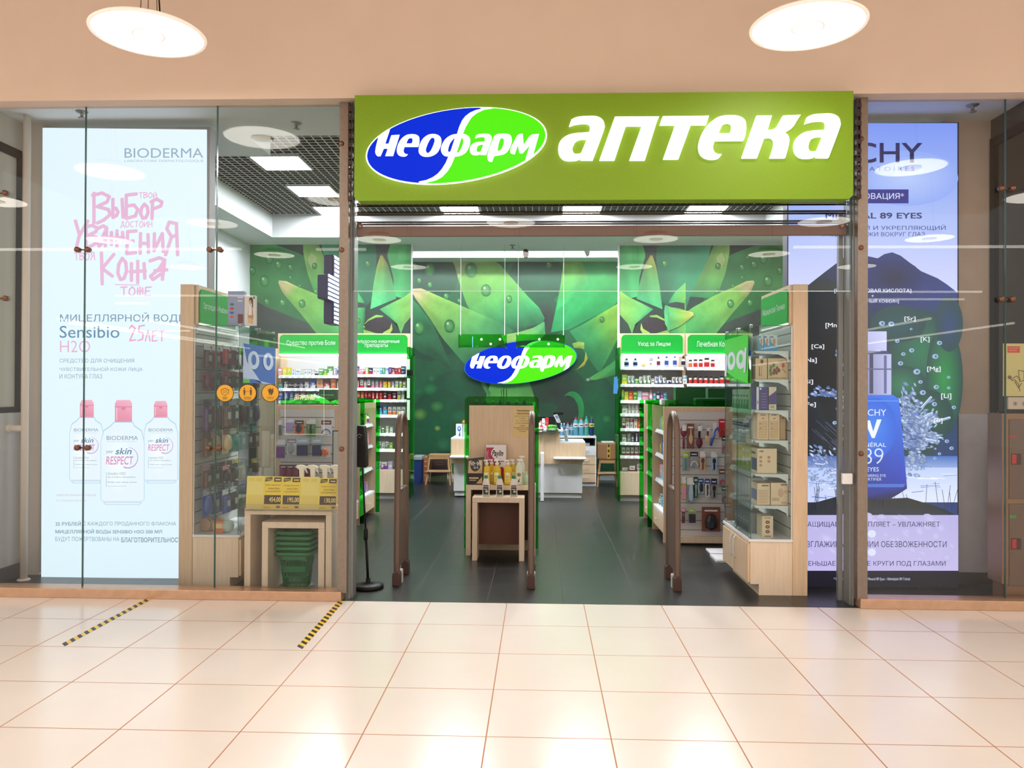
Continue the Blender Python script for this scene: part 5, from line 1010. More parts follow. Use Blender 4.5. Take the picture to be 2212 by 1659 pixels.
# ================================================================ glass display cases beside the windows
def decal(parent, name, fn, nrm, draw, m=None):
    P = MB().frame(fn, nrm, .0004); draw(P); return P.obj(name, m or m_print, parent)
YC = 6.54
def case(side, xe0, xe1, xg0, xg1, xh, lab, title, trect):
    """xe: end board px; xg: glass/cabinet front px; sg=+1 when the open side looks towards +X"""
    sg = 1 if side == 'L' else -1
    E0, E1 = ux(xe0, 1000, YC), ux(xe1, 1000, YC); back = E1 if side == 'L' else E0; face = ux(xg1 if side == 'L' else xg0, 1000, YC)
    t = thing('display_case', lab, 'display case', ((back+face)/2, YC, 0)); yb = 7.5; zc = uz(xg0, 1160, YC) if side == 'L' else uz(xg0, 1170, YC); zt2 = uz(xg1, 704, YC) ; ztop = uz(xe0, 614, YC)
    b = MB(); b.box(E0, E1, YC, YC+.03, 0, ztop).box(E0, E1, YC+.03, 6.83, 0, ztop); b.obj('end_board', m_beech, t, bevel=.003)
    b = MB(); lo, hi = sorted((back+sg*.001, face)); b.box(lo, hi, YC+.01, yb-.05, .09, zc); cab = b.obj('cabinet', m_pale, t)
    b = MB(); b.box(*sorted((back+sg*.001, face-sg*.07)), YC+.01, yb-.08, 0, .09); b.obj('plinth', m_pale, t)
    for k, (a, c) in enumerate([(YC+.02, 7.0), (7.005, yb-.06)]):
        b = MB(); b.box(*sorted((face, face+sg*.02)), a, c, .1, zc-.02); d = b.obj('door', m_beech, t, bevel=.002)
        yy = 6.95 if k == 0 else 7.06; b = MB(); zz = zc-.12; b.tube([(face+sg*.02, yy, zz-.1), (face+sg*.04, yy, zz-.07), (face+sg*.045, yy, zz), (face+sg*.04, yy, zz+.07), (face+sg*.02, yy, zz+.1)], .006, 8); b.obj('handle', m_shelf, d, smooth=True)
    b = MB(); b.box(*sorted((back+sg*.001, face+sg*.015)), YC, yb-.04, zc, zc+.02); b.obj('counter_board', m_white, t)
    # slatwall back with grooves
    b = MB(); b.box(*sorted((back+sg*.001, back+sg*.012)), YC+.01, yb, zc+.02, zt2); sl_ = b.obj('slatwall', m_slot, t)
    b = MB(); z = zc+.1
    while z < zt2-.03: b.box(*sorted((back+sg*.012, back+sg*.0125)), YC+.02, yb-.01, z, z+.008); z += .1
    b.obj('grooves', m_slotd, sl_)
    g = face
    b = MB(); b.box(*sorted((back+sg*.02, g)), YC+.005, YC+.010, zc+.02, zt2); b.obj('glass_pane', m_caseglass, t)
    b = MB(); b.box(*sorted((g, g-sg*.005)), YC+.01, yb-.05, zc+.02, zt2); b.obj('glass_pane', m_caseglass, t)
    b = MB(); b.box(*sorted((back+sg*.02, g)), YC+.005, yb-.05, zt2, zt2+.005); b.obj('glass_top', m_caseglass, t)
    b = MB(); b.box(*sorted((g, g-sg*.003)), YC+.002, YC+.006, zc+.02, zt2).box(*sorted((g, g-sg*.004)), 7.0, 7.004, zc+.02, zt2).box(*sorted((g, g-sg*.004)), yb-.054, yb-.05, zc+.02, zt2).box(*sorted((back+sg*.02, g)), YC+.003, YC+.005, zt2, zt2+.005); b.obj('glass_edge', m_edge, t)
    b = MB()
    for y in (YC+.04, 6.97, 7.03, 7.42): b.box(*sorted((g+sg*.004, g-sg*.02)), y-.015, y+.015, zt2-.01, zt2+.014).box(*sorted((g+sg*.006, g-sg*.012)), y-.012, y+.012, zc+.02, zc+.05)
    b.obj('glass_clip', mat('chrome clip', (180, 180, 176), .2, metal=.9), t, bevel=.002)
    # header
    b = MB(); b.box(*sorted((back+sg*.001, back+sg*.02)), YC+.03, yb-.1, zt2+.02, ztop); hb = b.obj('header_board', m_beech, t)
    r = .05; ya, yc2, za, zb2 = YC+.06, yb-.13, zt2+.03, ztop-.03; X = back+sg*.022
    arc = lambda cy, cz, a0: [(X, cy+r*math.cos(a0+k*PI/12), cz+r*math.sin(a0+k*PI/12)) for k in range(7)]
    b = MB(); b.prism([(X, ya, za), (X, yc2, za)]+arc(yc2-r, zb2-r, 0)+arc(ya+r, zb2-r, PI/2), (sg*.01, 0, 0)); hp = b.obj('header_panel', m_greenp, t)
    b = MB(); b.box(*sorted((X, X+sg*.012)), ya, yc2, za-.012, za-.006); b.obj('header_light', mat('case header light', (255, 255, 255), .5, emit=3), t)
    m = (ya+yc2)/2; hw = (yc2-ya)*.42
    P = MB().frame(lambda u, v: (X+sg*.0112, (m+hw*(2*u-1)) if sg < 0 and False else (m-hw*(2*u-1)*(-1 if sg > 0 else 1)), v), (sg, 0, 0), .0004)
    P.text(title, 0, (za+zb2)/2-.03, 1, (za+zb2)/2+.035, (226, 248, 228)); 
    for i, v in enumerate(P.v): pass
    P.obj('lettering', m_print, hp)
    return t, back, face, zc+.02, zt2, sg
def fixtext(): pass
cR = case('R', 1713, 1745, 1622, 1713, 0, 'tall glass display case headed Медицинская Техника, right of the entrance', 'Медицинская Техника', None)
cL = case('L', 387, 416, 416, 515, 0, 'tall glass display case headed Ортопедия и Реабилитация, behind the left window', 'Ортопедия и Реабилитация', None)
# right case: shelves and boxes
tR, Xb, Xf, zc, zt2, sg = cR
shz = [uz(1680, y, 6.6) for y in (758, 819, 886, 951, 1023.5, 1092)]
for z in shz:
    b = MB(); b.box(Xf+.04, Xb-.02, YC+.05, 7.4, z-.01, z-.002); sf = b.obj('shelf', m_shelf, tR)
    b = MB(); b.prism([(Xf+.02, YC+.05, z-.035), (Xf+.02, 7.4, z-.035), (Xf+.045, 7.4, z+.004), (Xf+.045, YC+.05, z+.004)], (.003, 0, 0), lin((150, 166, 166)))
    for q in range(9): b.prism([(Xf+.019, 6.62+q*.085, z-.03), (Xf+.019, 6.665+q*.085, z-.03), (Xf+.044, 6.665+q*.085, z), (Xf+.044, 6.62+q*.085, z)], (-.001, 0, 0), lin((220, 226, 224)))
    b.obj('price_strip', m_print, sf)
    b = MB(); b.prism([(Xb-.02, YC+.055, z-.002), (Xf+.05, YC+.055, z-.002), (Xf+.05, YC+.055, z-.02), (Xb-.10, YC+.055, z-.03), (Xb-.04, YC+.055, z-.06), (Xb-.02, YC+.055, z-.1)], (0, .004, 0)); b.obj('bracket', m_shelf, sf)
def gbox(lab, x0, y0, x1, y1, Y, dy, col, draw, zb=None, grp_='boxes in the right display case', name='device_box', side=None):
    X0, X1 = ux(x0, y1, Y), min(ux(x1, y1, Y), Xb-.016 if 'right case' in lab else 99); Z1 = uz(x0, y0, Y); Z0 = zb if zb is not None else uz(x0, y1, Y)
    b = MB(); b.box(X0, X1, Y, Y+dy, Z0+.001, Z1, lin(col)); b.frame(lambda u, v: (X0+(X1-X0)*u, Y-.0005, Z0+(Z1-Z0)*v), (0, -1, 0), .0003); draw(b)
    if side: b.k = 0; b.frame(lambda u, v: (X0-.0005, Y+dy*(1-u), Z0+(Z1-Z0)*v), (-1, 0, 0), .0003); side(b)
    return tagit(b.obj(name, m_print, origin=((X0+X1)/2, Y+dy/2, Z0)), lab, 'box', grp_)
wd, ink = (222, 190, 152), (110, 72, 44)
def d_blue(b): b.poly([(0, 0), (1, 0), (1, .3), (.3, .5), (0, 1)], (90, 160, 206)); b.blob(.6, .6, .2, .2, (214, 150, 110)); b.rect(.1, .85, .5, .92, (60, 90, 150))
Yg = 6.62
for k, (a, c) in enumerate([(1638, 1649), (1650, 1662), (1662, 1679)]):
    gbox('pale blue device box on the top shelf of the right case, %s' % ['leftmost', 'middle one', 'rightmost, with a face'][k], a, 724, c, 757, Yg, .15, (206, 220, 230), d_blue, shz[0])
gbox('beige box with vertical lettering in the right case, second shelf', 1632, 774, 1657, 818, Yg, .2, wd, lambda b: (b.text('АЛМАГ-01', .35, .15, .5, .25, ink), b.rect(.3, .15, .36, .6, ink), b.rect(.5, .15, .53, .6, (170, 130, 90)), b.blob(.55, .85, .13, .1, ink)), shz[1])
gbox('beige box printed with a cluster of brown discs, second shelf of right case', 1659, 774, 1713, 818, Yg, .2, wd, lambda b: (b.text('АЛМАГ-01', .52, .78, .96, .9, ink), [b.blob(x, y, .07, .1, c_) for x, y, c_ in ((.32, .42, (120, 60, 36)), (.42, .32, (140, 70, 44)), (.45, .52, (150, 84, 54)), (.54, .42, (130, 70, 44)), (.28, .3, (140, 76, 50)), (.28, .66, (96, 130, 96)), (.14, .56, (96, 130, 96)), (.12, .4, (96, 130, 96)), (.14, .25, (96, 130, 96)), (.75, .66, (190, 70, 40)))], b.stroke([(.7, .5), (.9, .3)], .03, (170, 110, 70)), b.text('для лечения суставов', .1, .03, .9, .08, ink)), shz[1])
pur = (84, 66, 140)
gbox('purple and white tall device box, third shelf of right case', 1634, 836, 1659, 885, Yg, .16, pur, lambda b: (b.rect(0, 0, .2, 1, (226, 226, 236)), b.blob(.35, .92, .08, .04, (240, 240, 250)), b.poly([(.08, .25), (.16, .3), (.1, .5)], (30, 30, 40)), [b.rect(.4, .1+k*.12, .85, .12+k*.12, (150, 140, 190)) for k in range(6)]), shz[2])
gbox('white and purple device box with a barcode, third shelf of right case', 1661, 836, 1677, 885, Yg, .16, (232, 214, 200), lambda b: (b.poly([(0, .25), (1, .25), (1, .85), (0, .6)], pur), b.rect(0, .25, 1, .6, pur), b.rect(.2, .06, .8, .22, (240, 220, 180)), [b.rect(.25+k*.1, .08, .29+k*.1, .2, (90, 50, 20)) for k in range(5)]), shz[2])
def d_and(b): b.text('AND', .22, .9, .72, .95, (40, 26, 24), bold=.05, shear=.3); b.blob(.5, .8, .12, .02, (190, 90, 50)); b.rect(.12, .08, .88, .7, (214, 176, 136)); [b.rect(.2, .14+k*.1, .8, .16+k*.1, (232, 200, 168)) for k in range(6)]; b.blob(.24, .6, .05, .02, (160, 80, 40)); b.stroke([(.2, .42), (.36, .45)], .02, (90, 50, 30))
gbox('beige tall device box with a black logo, left of the pair on the fourth shelf', 1636, 892, 1660, 951, Yg, .14, (232, 200, 168), d_and, shz[3])
gbox('beige tall device box with a black logo, right of the pair on the fourth shelf', 1661, 892, 1684, 951, Yg, .14, (232, 200, 168), d_and, shz[3])
gbox('thin plain beige box beside the logo pair on the fourth shelf', 1685, 898, 1697, 950, Yg+.03, .1, (206, 166, 124), lambda b: b.rect(.3, .88, .7, .93, (110, 70, 50)), shz[3])
gbox('wide beige box with five small pictures, fifth shelf of right case', 1636, 969, 1678, 1023, Yg, .2, (236, 208, 180), lambda b: (b.text('AND', .08, .86, .32, .93, (40, 26, 24), bold=.05, shear=.3), [b.rect(x, y, x+.14, y+.1, (196, 140, 116)) for x, y in ((.1, .6), (.1, .44), (.1, .28), (.52, .6), (.52, .44))]), shz[4], side=lambda b: (b.rect(.1, .1, .9, .6, (60, 80, 130)), b.rect(.1, .75, .7, .85, (90, 90, 110))))
gbox('beige box covered in fine text with a wordmark, sixth shelf of right case', 1636, 1044, 1663, 1091, Yg, .2, (236, 208, 180), lambda b: (b.text('omron', .35, .86, .9, .93, (70, 50, 40), bold=.05), [b.rect(.08, .1+k*.07, .9-.1*(k % 2), .12+k*.07, (190, 150, 120)) for k in range(9)]), shz[5], side=lambda b: b.rect(.1, .2, .9, .7, (110, 130, 170)))
gbox('beige box with a picture of a white nebulizer, sixth shelf of right case', 1665, 1043, 1713, 1091, Yg, .2, (236, 208, 180), lambda b: (b.text('omron', .58, .88, .96, .95, (70, 50, 40), bold=.05), b.blob(.58, .55, .17, .2, (216, 176, 150)), b.blob(.85, .6, .1, .07, (206, 166, 140)), b.stroke([(.62, .62), (.95, .58)], .08, (222, 184, 158)), [b.rect(.08, .2+k*.05, .5, .22+k*.05, (170, 130, 100)) for k in range(3)], [b.rect(.62+k*.12, .06, .7+k*.12, .16, (200, 160, 130)) for k in range(3)]), shz[5])
gbox('white box with three round pictures at the bottom of the right case', 1646, 1115, 1670, 1166, Yg, .16, (232, 206, 178), lambda b: (b.rect(.2, .9, .8, .93, (150, 110, 80)), [b.blob(.5, y, .2, .08, (120, 70, 50)) for y in (.72, .5, .28)], [b.blob(.5, y, .1, .03, (190, 150, 120)) for y in (.72, .5, .28)], b.rect(.2, .05, .8, .08, (120, 80, 60))), zc)
for si, (z, n, cs, hh, nm) in enumerate(zip(shz+[zc], (5, 4, 6, 6, 4, 5, 5), (('w', 'x'), ('a', 's'), ('w', 'n'), ('w', 'n'), ('l', 'g'), ('w', 's'), ('s', 'n')), (.13, .14, .17, .15, .2, .2, .17), ('top', 'second', 'third', 'fourth', 'fifth', 'sixth', 'lowest'))):
    y = 6.87
    for k in range(n):
        w = .105 if n < 5 else .085; c1, c2 = (cs if si != 4 or k > 1 else ('l', 'w'))
        goods('b', w, hh, .13, c1, c2, [3, 0, 2, 1, 4][si % 5], (Xf+.12, y, z+.001), '%s and %s box facing aisle, %s shelf of right case, %s from front' % (NM[c1], NM[c2], nm, ORD[k]), 'boxes facing the aisle in the right display case', rotz=-PI/2); y += w+.012
# coloured film on the rear glass of the case: part of the oval logo mirrored
def film(t, X, sgn, ya, yb_, z0, z1, c1, c2, wht):
    P = MB().frame(lambda u, v: (X, ya+(yb_-ya)*u, z0+(z1-z0)*v), (sgn, 0, 0), .0006)
    c1(P); b = P.obj('logo_film', m_print, t)
zf0, zf1 = uz(1600, 829, 7.2), uz(1600, 731, 7.2)
def fR(P):
    P.poly([(0, 1), (0, .3), (.5, .1), (1, .15), (1, 1)], (64, 204, 30)); P.poly([(.5, .1), (1, 0), (1, .15)], (64, 204, 30))
    for cx in (.3, .72): P.blob(cx, .5, .19, .2, (214, 216, 232)); P.blob(cx, .52, .08, .1, (70, 196, 44))
    P.stroke([(.10, .62), (.04, .2)], .09, (214, 216, 232)); P.stroke([(.92, .7), (.88, .25)], .08, (214, 216, 232))
film(tR, Xf-.003, -1, 7.44, 6.62, zf0, zf1, fR, None, None)
tL, Xb2, Xf2, zc2, zt3, _ = cL
zf0, zf1 = uz(560, 828, 7.1), uz(560, 748, 7.1)
def fL(P):
    P.poly([(0, 0), (1, 0), (1, 1), (0, 1)], (30, 84, 178)); P.poly([(0, 0), (.2, 0), (.1, .5), (0, 1)], (90, 190, 50)); P.poly([(0, .1), (.3, .1), (.9, -.02), (.55, .0), (.1, .55), (0, 1)], (198, 208, 240))
    for cx in (.3, .75): P.blob(cx, .6, .17, .24, (206, 214, 240)); P.blob(cx, .61, .07, .14, (34, 84, 180))
film(tL, Xf2+.003, 1, 6.62, 7.44, zf0, zf1, fL, None, None)
# left case: goods on hooks, facing the aisle
def hang_side(X, y, z, w, h, c1, c2, lab, hookp, pj=.05):
    t = thing('hanging_pack', lab, 'hanging pack', (X, y, z-h), 'packs hanging in the left display case')
    b = MB(); b.box(X, X+.004, y-w/2, y+w/2, z-h, z, lin(CN[c1])); b.frame(lambda u, v: (X+.0046, y-w/2+w*u, z-h+h*v), (1, 0, 0), .0004); b.rect(0, .78, 1, 1, CN[c2]); b.rect(.2, .1, .8, .3, (220, 220, 214)) if c1 in 'zxmd' and rnd.random() < .4 else None; b.obj('card', m_print, t)
    if (int(y*50)+len(lab)) % 2: b = MB(); b.box(X+.005, X+.035, y-w*.38, y+w*.38, z-h*.95, z-h*.3, lin(tuple(int(v*.8) for v in CN[c1]))); b.box(X+.0352, X+.0358, y-w*.25, y+w*.25, z-h*.7, z-h*.45, lin((190, 188, 180))); b.obj('product', m_print, t, bevel=.003)
    else: b = MB(); b.lathe([(.006, .0), (w*.4, h*.12), (w*.42, h*.4), (w*.3, h*.62), (.006, h*.7)], (X+.02, y, z-h+.02), 9, sx=.035/max(w*.42, .02), col=lin(CN[c1])); b.obj('product', m_print, t, smooth=True)
    b = MB(); b.tube([(Xb2+.012, y, z-.01), (X+.06, y, z-.01), (X+.065, y, z+.004)], .0025, 5); b.obj('hook', MC['chrome wire'], hookp)
rows_ = [(748, 'drdmd', 'wwwww', .2, 'top'), (803, 'mmxss', 'rrrrr', .17, 'second'), (862, 'pzxzs', 'xswsx', .28, 'third'), (925, 'zettx', 'zesst', .24, 'fourth'), (1000, 'zxxyx', 'kxxxy', .19, 'fifth'), (1050, 'bbxts', 'wwnsx', .24, 'lowest')]
for y, cs, hs, h, nm in rows_:
    z = uz(480, y, 6.9)
    for k in range(5):
        yy = 6.66+k*.17
        for q in range(2):
            X = Xb2+.06+q*.16
            hang_side(X, yy+.02*q, z, .13, h*(1-.15*q), cs[(k+q) % 5], hs[k], '%s pack with %s header, %s row of left case, %s from front, %s' % (NM[cs[(k+q) % 5]], NM[hs[k]], nm, ORD[k], ['inner', 'outer'][q]), tL)
for k, (px, py, rx, c, lab) in enumerate([(447, 1130, .06, (206, 150, 120), 'large beige bandage roll at the bottom of the left case, left one'), (470, 1118, .055, (214, 160, 130), 'beige bandage roll at the bottom of the left case, behind the orange pack')]):
    X = ux(px, py, 6.72+k*.1); yy = 6.72+k*.1; b = MB()
    for q in range(3): b.lathe([(rx*(.9 if q != 1 else 1), q*.03), (rx*(.9 if q != 1 else 1), q*.03+.03)], (X, yy-.05, zc2+rx), 20, 'Y', col=lin(tuple(v*(1 if q == 1 else .85) for v in c)))
    tagit(b.obj('bandage_roll', m_print, origin=(X, yy, zc2)), lab, 'bandage roll')
b = MB(); X = ux(473, 1140, 6.64); b.box(X-.045, X+.045, 6.62, 6.68, zc2+.001, zc2+.1, lin((226, 110, 50))); b.frame(lambda u, v: (X-.045+.09*u, 6.6195, zc2+.1*v), (0, -1, 0)); b.rect(.1, .4, .9, .8, (250, 200, 140)); tagit(b.obj('device_box', m_print, origin=(X, 6.65, zc2)), 'small orange pack at the bottom front of the left case', 'box')
b = MB(); X = ux(492, 1135, 6.66); b.lathe([(.004, 0), (.04, .012), (.055, .055), (.04, .098), (.004, .11)], (X, 6.66, zc2+.001), 16, col=lin((200, 206, 204))); tagit(b.obj('massage_ball', m_print, origin=(X, 6.66, zc2), smooth=True), 'clear grey ball at the bottom front corner of the left case', 'ball')
gbox('white box with a small picture at the rear bottom of the left case', 530, 1112, 556, 1141, 7.25, .14, (226, 226, 220), lambda b: (b.blob(.4, .45, .14, .2, (150, 160, 150)), b.blob(.7, .5, .1, .14, (120, 140, 140)), b.rect(.1, .8, .6, .88, (90, 100, 120))), zc2, grp_=None) if False else None
# boxes on top of the left case
gbox('grey-blue box with four coloured dots on top of the left case', 492, 629, 527, 703, 6.62, .05, (146, 160, 196), lambda b: ([b.blob(.25, y, .13, .035, c_) for y, c_ in ((.62, (30, 110, 90)), (.5, (190, 50, 50)), (.38, (40, 80, 190)), (.26, (214, 90, 50)))], b.rect(.62, .08, .95, .34, (110, 34, 40)), b.rect(.6, .7, .9, .74, (214, 220, 236)), b.rect(.6, .8, .95, .84, (214, 220, 236))), zt3+.006, 'boxes on top of the left display case')
gbox('white box picturing a person in a white top, on the left case', 528, 638, 551, 706, 6.60, .04, (232, 226, 220), lambda b: (b.poly([(.35, .1), (.75, .06), (.85, .3), (.72, .62), (.4, .62), (.3, .35)], (198, 150, 118)), b.poly([(.36, .35), (.7, .35), (.66, .62), (.42, .62)], (240, 240, 240)), b.blob(.56, .8, .15, .1, (206, 160, 130)), b.blob(.6, .84, .18, .1, (40, 30, 30)), b.rect(.7, .6, .8, .85, (40, 30, 30)), b.blob(.55, .78, .1, .07, (210, 166, 136)), b.poly([(.3, .12), (.7, .06), (.8, .2), (.4, .28)], (226, 196, 140)), b.rect(.8, .88, .86, .96, (60, 60, 60)), b.rect(.9, .88, .96, .96, (60, 60, 60))), zt3+.006, 'boxes on top of the left display case')

# ================================================================ nested tables
def table(lab, px, py_top, px1, py_bot, Y, depth, th, grp_=None, back=None):
    """open-fronted cube table: two side boards, a top and (optional) rear panel"""
    x0, x1 = ux(px, py_bot, Y), ux(px1, py_bot, Y); H = uz((px+px1)/2, py_top, Y)
    t = thing('nesting_table', lab, 'table', ((x0+x1)/2, Y+depth/2, 0), grp_)
    b = MB(); b.box(x0, x1, Y, Y+depth, H-th, H); b.obj('table_top', m_pale, t, bevel=.003)
    for a, c in ((x0, x0+th), (x1-th, x1)): b = MB(); b.box(a, c, Y, Y+depth, 0, H-th); b.obj('leg_panel', m_pale, t, bevel=.002)
    if back: b = MB(); b.box(x0+th, x1-th, Y+depth-.02, Y+depth, back, H-th); b.obj('rear_panel', mat('shade-darkened rear panel', (92, 56, 40), .6), t)  # dark brown paints in the shade inside the table
    return (x0, x1, H)
x0, x1, HL = table('larger pale wood nesting table behind the left window', 527, 1099, 716, 1285, 6.36, .85, .05, 'nesting tables behind the left window')
table('smaller pale wood nesting table holding the green baskets', 565, 1128, 700, 1285, 6.365, .5, .05, 'nesting tables behind the left window')
# price cards in clear ledge
t = thing('card_rail', 'clear acrylic card ledge along the front of the left table', 'card holder', ((x0+x1)/2, 6.34, HL))
b = MB(); a, c = ux(528, 1090, 6.33), ux(728, 1090, 6.33); b.box(a, c, 6.325, 6.33, HL-.01, HL+.042).box(a, c, 6.325, 6.358, HL-.012, HL-.008); b.obj('ledge', glassy('clear ledge', (.96, .95, .92), 1.45, .05), t)
yel, yel2 = (238, 212, 62), (234, 220, 120)
CR = [(531, 568, 1029, None), (568, 608, 1030, ('454,00', 'Мыло туалетное')), (608, 648, 1031, ('195,00', 'Средство для')), (648, 688, 1031, None), (688, 727, 1034, ('130,00', 'Салфетки влажн'))]
for k, (xa, xb2, yt, tx) in enumerate(CR):
    Ya = 6.345+.003*(k % 2); zb_ = HL+.001; dz = uz(xa, yt, Ya)-HL
    X0, X1 = ux(xa, 1060, Ya), ux(xb2, 1060, Ya); b = MB()
    tl = .03
    fn = lambda u, v: (X0+(X1-X0)*u, Ya-.001+tl*v, zb_+dz*v)
    b.prism([fn(0, 0), fn(1, 0), fn(1, 1), fn(0, 1)], (0, .0012, 0), lin(yel if tx else yel2)); b.frame(fn, (0, -1, 0), .0004)
    if tx:
        b.rect(.05, .14, .95, .42, (66, 44, 30)); b.text(tx[0], .32, .19, .93, .36, (240, 216, 120), bold=.02); b.text(tx[1], .1, .7, .9, .76, (150, 110, 30)); b.text('объем 250мл', .25, .6, .85, .66, (150, 110, 30)); b.text('в ассортименте', .12, .5, .92, .56, (150, 110, 30))
        b.poly([(.06, .84), (.44, .88), (.46, .98), (.08, .96)], (50, 36, 26)); b.text('НОВИНКА', .1, .88, .42, .94, (240, 216, 80)); b.rect(.55, .84, .95, .97, (60, 42, 30)); b.rect(.62, .88, .9, .92, (230, 200, 110)); b.blob(.82, .06, .12, .04, (120, 90, 30)); b.rect(.05, .03, .4, .06, (190, 160, 60))
    else: b.rect(.1, .84, .45, .94, (226, 206, 90)); b.rect(.55, .84, .9, .94, (226, 206, 90)); b.rect(.05, .14, .95, .42, (228, 208, 100))
    tagit(b.obj('price_card', m_print, origin=((X0+X1)/2, Ya, zb_)), ('yellow price card reading %s on the left table' % tx[0]) if tx else 'blank faded yellow card on the left table, %s' % ('leftmost' if k == 0 else 'left of the 130,00 card'), 'price card', 'yellow price cards')
# trigger sprays
def spray(px, k):
    Y = 6.75; X = ux(px, 1030, Y); t = thing('spray_bottle', 'white trigger spray bottle behind the yellow cards, %s from the left' % ORD[k], 'spray bottle', (X, Y, HL+.001), 'white spray bottles on the left table')
    zt_ = uz(px, 1004, Y); b = MB(); b.lathe([(.035, 0), (.037, .01), (.036, .11), (.014, .14), (.014, .16)], (X, Y, HL+.001), 16, col=lin((232, 228, 224)), sy=.7); b.obj('bottle', m_print, t, smooth=True)
    b = MB(); h = zt_; b.prism([(X-.05, Y-.012, h-.022), (X-.045, Y-.012, h-.004), (X+.0, Y-.012, h), (X+.045, Y-.012, h-.012), (X+.05, Y-.012, h-.03), (X+.02, Y-.012, h-.03), (X+.014, Y-.012, HL+.15), (X-.014, Y-.012, HL+.15), (X-.022, Y-.012, h-.04)], (0, .024, 0), lin((238, 234, 230))); b.obj('spray_head', m_print, t, bevel=.003)
    b = MB(); b.prism([(X+.02, Y-.006, h-.03), (X+.034, Y-.006, h-.03), (X+.05, Y-.006, h-.07), (X+.044, Y-.006, h-.072)], (0, .012, 0), lin((220, 70, 70) if False else (226, 222, 220))); b.obj('trigger', m_print, t)
for k, px in enumerate((652, 676, 702, 726)): spray(px, k)
# stacked baskets
m_bask = mat('green basket plastic', (38, 122, 66), .45)
def rr(cx, cy, hw, hd, r, z, n=6):
    out = []
    for qx, qy, a0 in ((1, 1, 0), (-1, 1, PI/2), (-1, -1, PI), (1, -1, 1.5*PI)):
        for k in range(n+1): a = a0+k*PI/2/n; out.append((cx+qx*(hw-r)+r*math.cos(a), cy+qy*(hd-r)+r*math.sin(a), z))
    return out
def ringmesh(b, loops):
    n = len(loops[0]); vs = [p for L in loops for p in L]; b.add(vs, [(j*n+i, j*n+(i+1) % n, (j+1)*n+(i+1) % n, (j+1)*n+i) for j in range(len(loops)-1) for i in range(n)])
cx, cy = ux(642, 1200, 6.64), 6.64
def basket(zb, zt_, lab, full):
    t = thing('shopping_basket', lab, 'shopping basket', (cx, cy, zb), 'green shopping baskets stacked in the table')
    H = zt_-zb; f = lambda k: (.098+.032*k, .08+.03*k)   # half sizes bottom->top
    b = MB(); w, d = f(1.0); ringmesh(b, [rr(cx, cy, w, d, .036, zt_-.034), rr(cx, cy, w+.026, d+.026, .04, zt_-.03), rr(cx, cy, w+.036, d+.036, .045, zt_-.018), rr(cx, cy, w+.034, d+.034, .045, zt_-.004), rr(cx, cy, w+.002, d+.002, .036, zt_), rr(cx, cy, w-.004, d-.004, .036, zt_-.03)]); b.obj('rim', m_bask, t, smooth=True)
    if full:
        b = MB()
        for a, c in ((0, .04), (.28, .34), (.44, .6), (.78, 1)):
            w0, d0 = f(a); w1, d1 = f(c); ringmesh(b, [rr(cx, cy, w0, d0, .035, zb+H*a), rr(cx, cy, w1, d1, .038, zb+H*c)]); ringmesh(b, [rr(cx, cy, w0-.004, d0-.004, .034, zb+H*a), rr(cx, cy, w1-.004, d1-.004, .037, zb+H*c)])
        for a, c in ((.04, .28), (.34, .44), (.6, .78)):
            L0 = rr(cx, cy, *f(a), .036, zb+H*a, 2); L1 = rr(cx, cy, *f(c), .037, zb+H*c, 2)
            def dens(L):
                o = []
                for i in range(len(L)):
                    p, q = np.array(L[i]), np.array(L[(i+1) % len(L)]); m = max(1, int(np.linalg.norm(q-p)/.013)); m = {True: m, False: m}[True]; o.append((p, q))
                return o
            for (p0, q0), (p1, q1) in zip(dens(L0), dens(L1)):
                m = max(1, round(np.linalg.norm(q1-p1)/.014))
                for k in range(m): A0, A1 = p0+(q0-p0)*k/m, p1+(q1-p1)*k/m; b.tube([tuple(A0), tuple(A1)], .0032, 4, cap=False)
        b.add(rr(cx, cy, .12, .095, .03, zb+.002), [tuple(range(28))])
        b.obj('basket_wall', m_bask, t)
    else:
        b = MB(); w0, d0 = f(.7); ringmesh(b, [rr(cx, cy, w0-.012, d0-.012, .036, zt_-.1), rr(cx, cy, w-.004, d-.004, .038, zt_-.02)]); b.obj('basket_wall', m_bask, t)
zz = [uz(642, y, 6.5) for y in (1194, 1182, 1171, 1159.5, 1148)]
basket(.003, zz[0], 'green shopping basket with slotted walls, lowest of the stack in the table', True)
for k in range(1, 5): basket(zz[k]-.22, zz[k], 'green shopping basket, %s from the bottom of the stack in the table' % ORD[k], False)

# ================================================================ centre display
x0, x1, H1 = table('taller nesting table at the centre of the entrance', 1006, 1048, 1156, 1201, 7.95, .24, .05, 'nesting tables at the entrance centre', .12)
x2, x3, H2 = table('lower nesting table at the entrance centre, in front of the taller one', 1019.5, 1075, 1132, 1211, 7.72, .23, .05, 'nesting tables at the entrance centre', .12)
YM = 8.24
t = thing('gondola', 'centre gondola seen end on, its beech end board behind the nesting tables', 'gondola shelving', (ux(1083, 1000, YM), YM, 0))
a, c = ux(1013, 1000, YM), ux(1153, 1000, YM); zt_ = uz(1083, 876, YM)
b = MB(); b.box(a, c, YM, YM+.03, .0, zt_); b.obj('end_board', m_beech, t, bevel=.002)
b = MB(); b.box(a, c, 10.3, 10.33, 0, zt_); b.obj('end_board', m_beech, t, bevel=.002)
b = MB(); b.box((a+c)/2-.01, (a+c)/2+.01, YM+.03, 10.3, 0, zt_-.1); b.obj('spine', m_white, t)
for z in (.2, .5, .8, 1.1): b = MB(); b.box(a+.02, c-.02, YM+.03, 10.3, z, z+.015); b.obj('shelf', m_shelf, t)
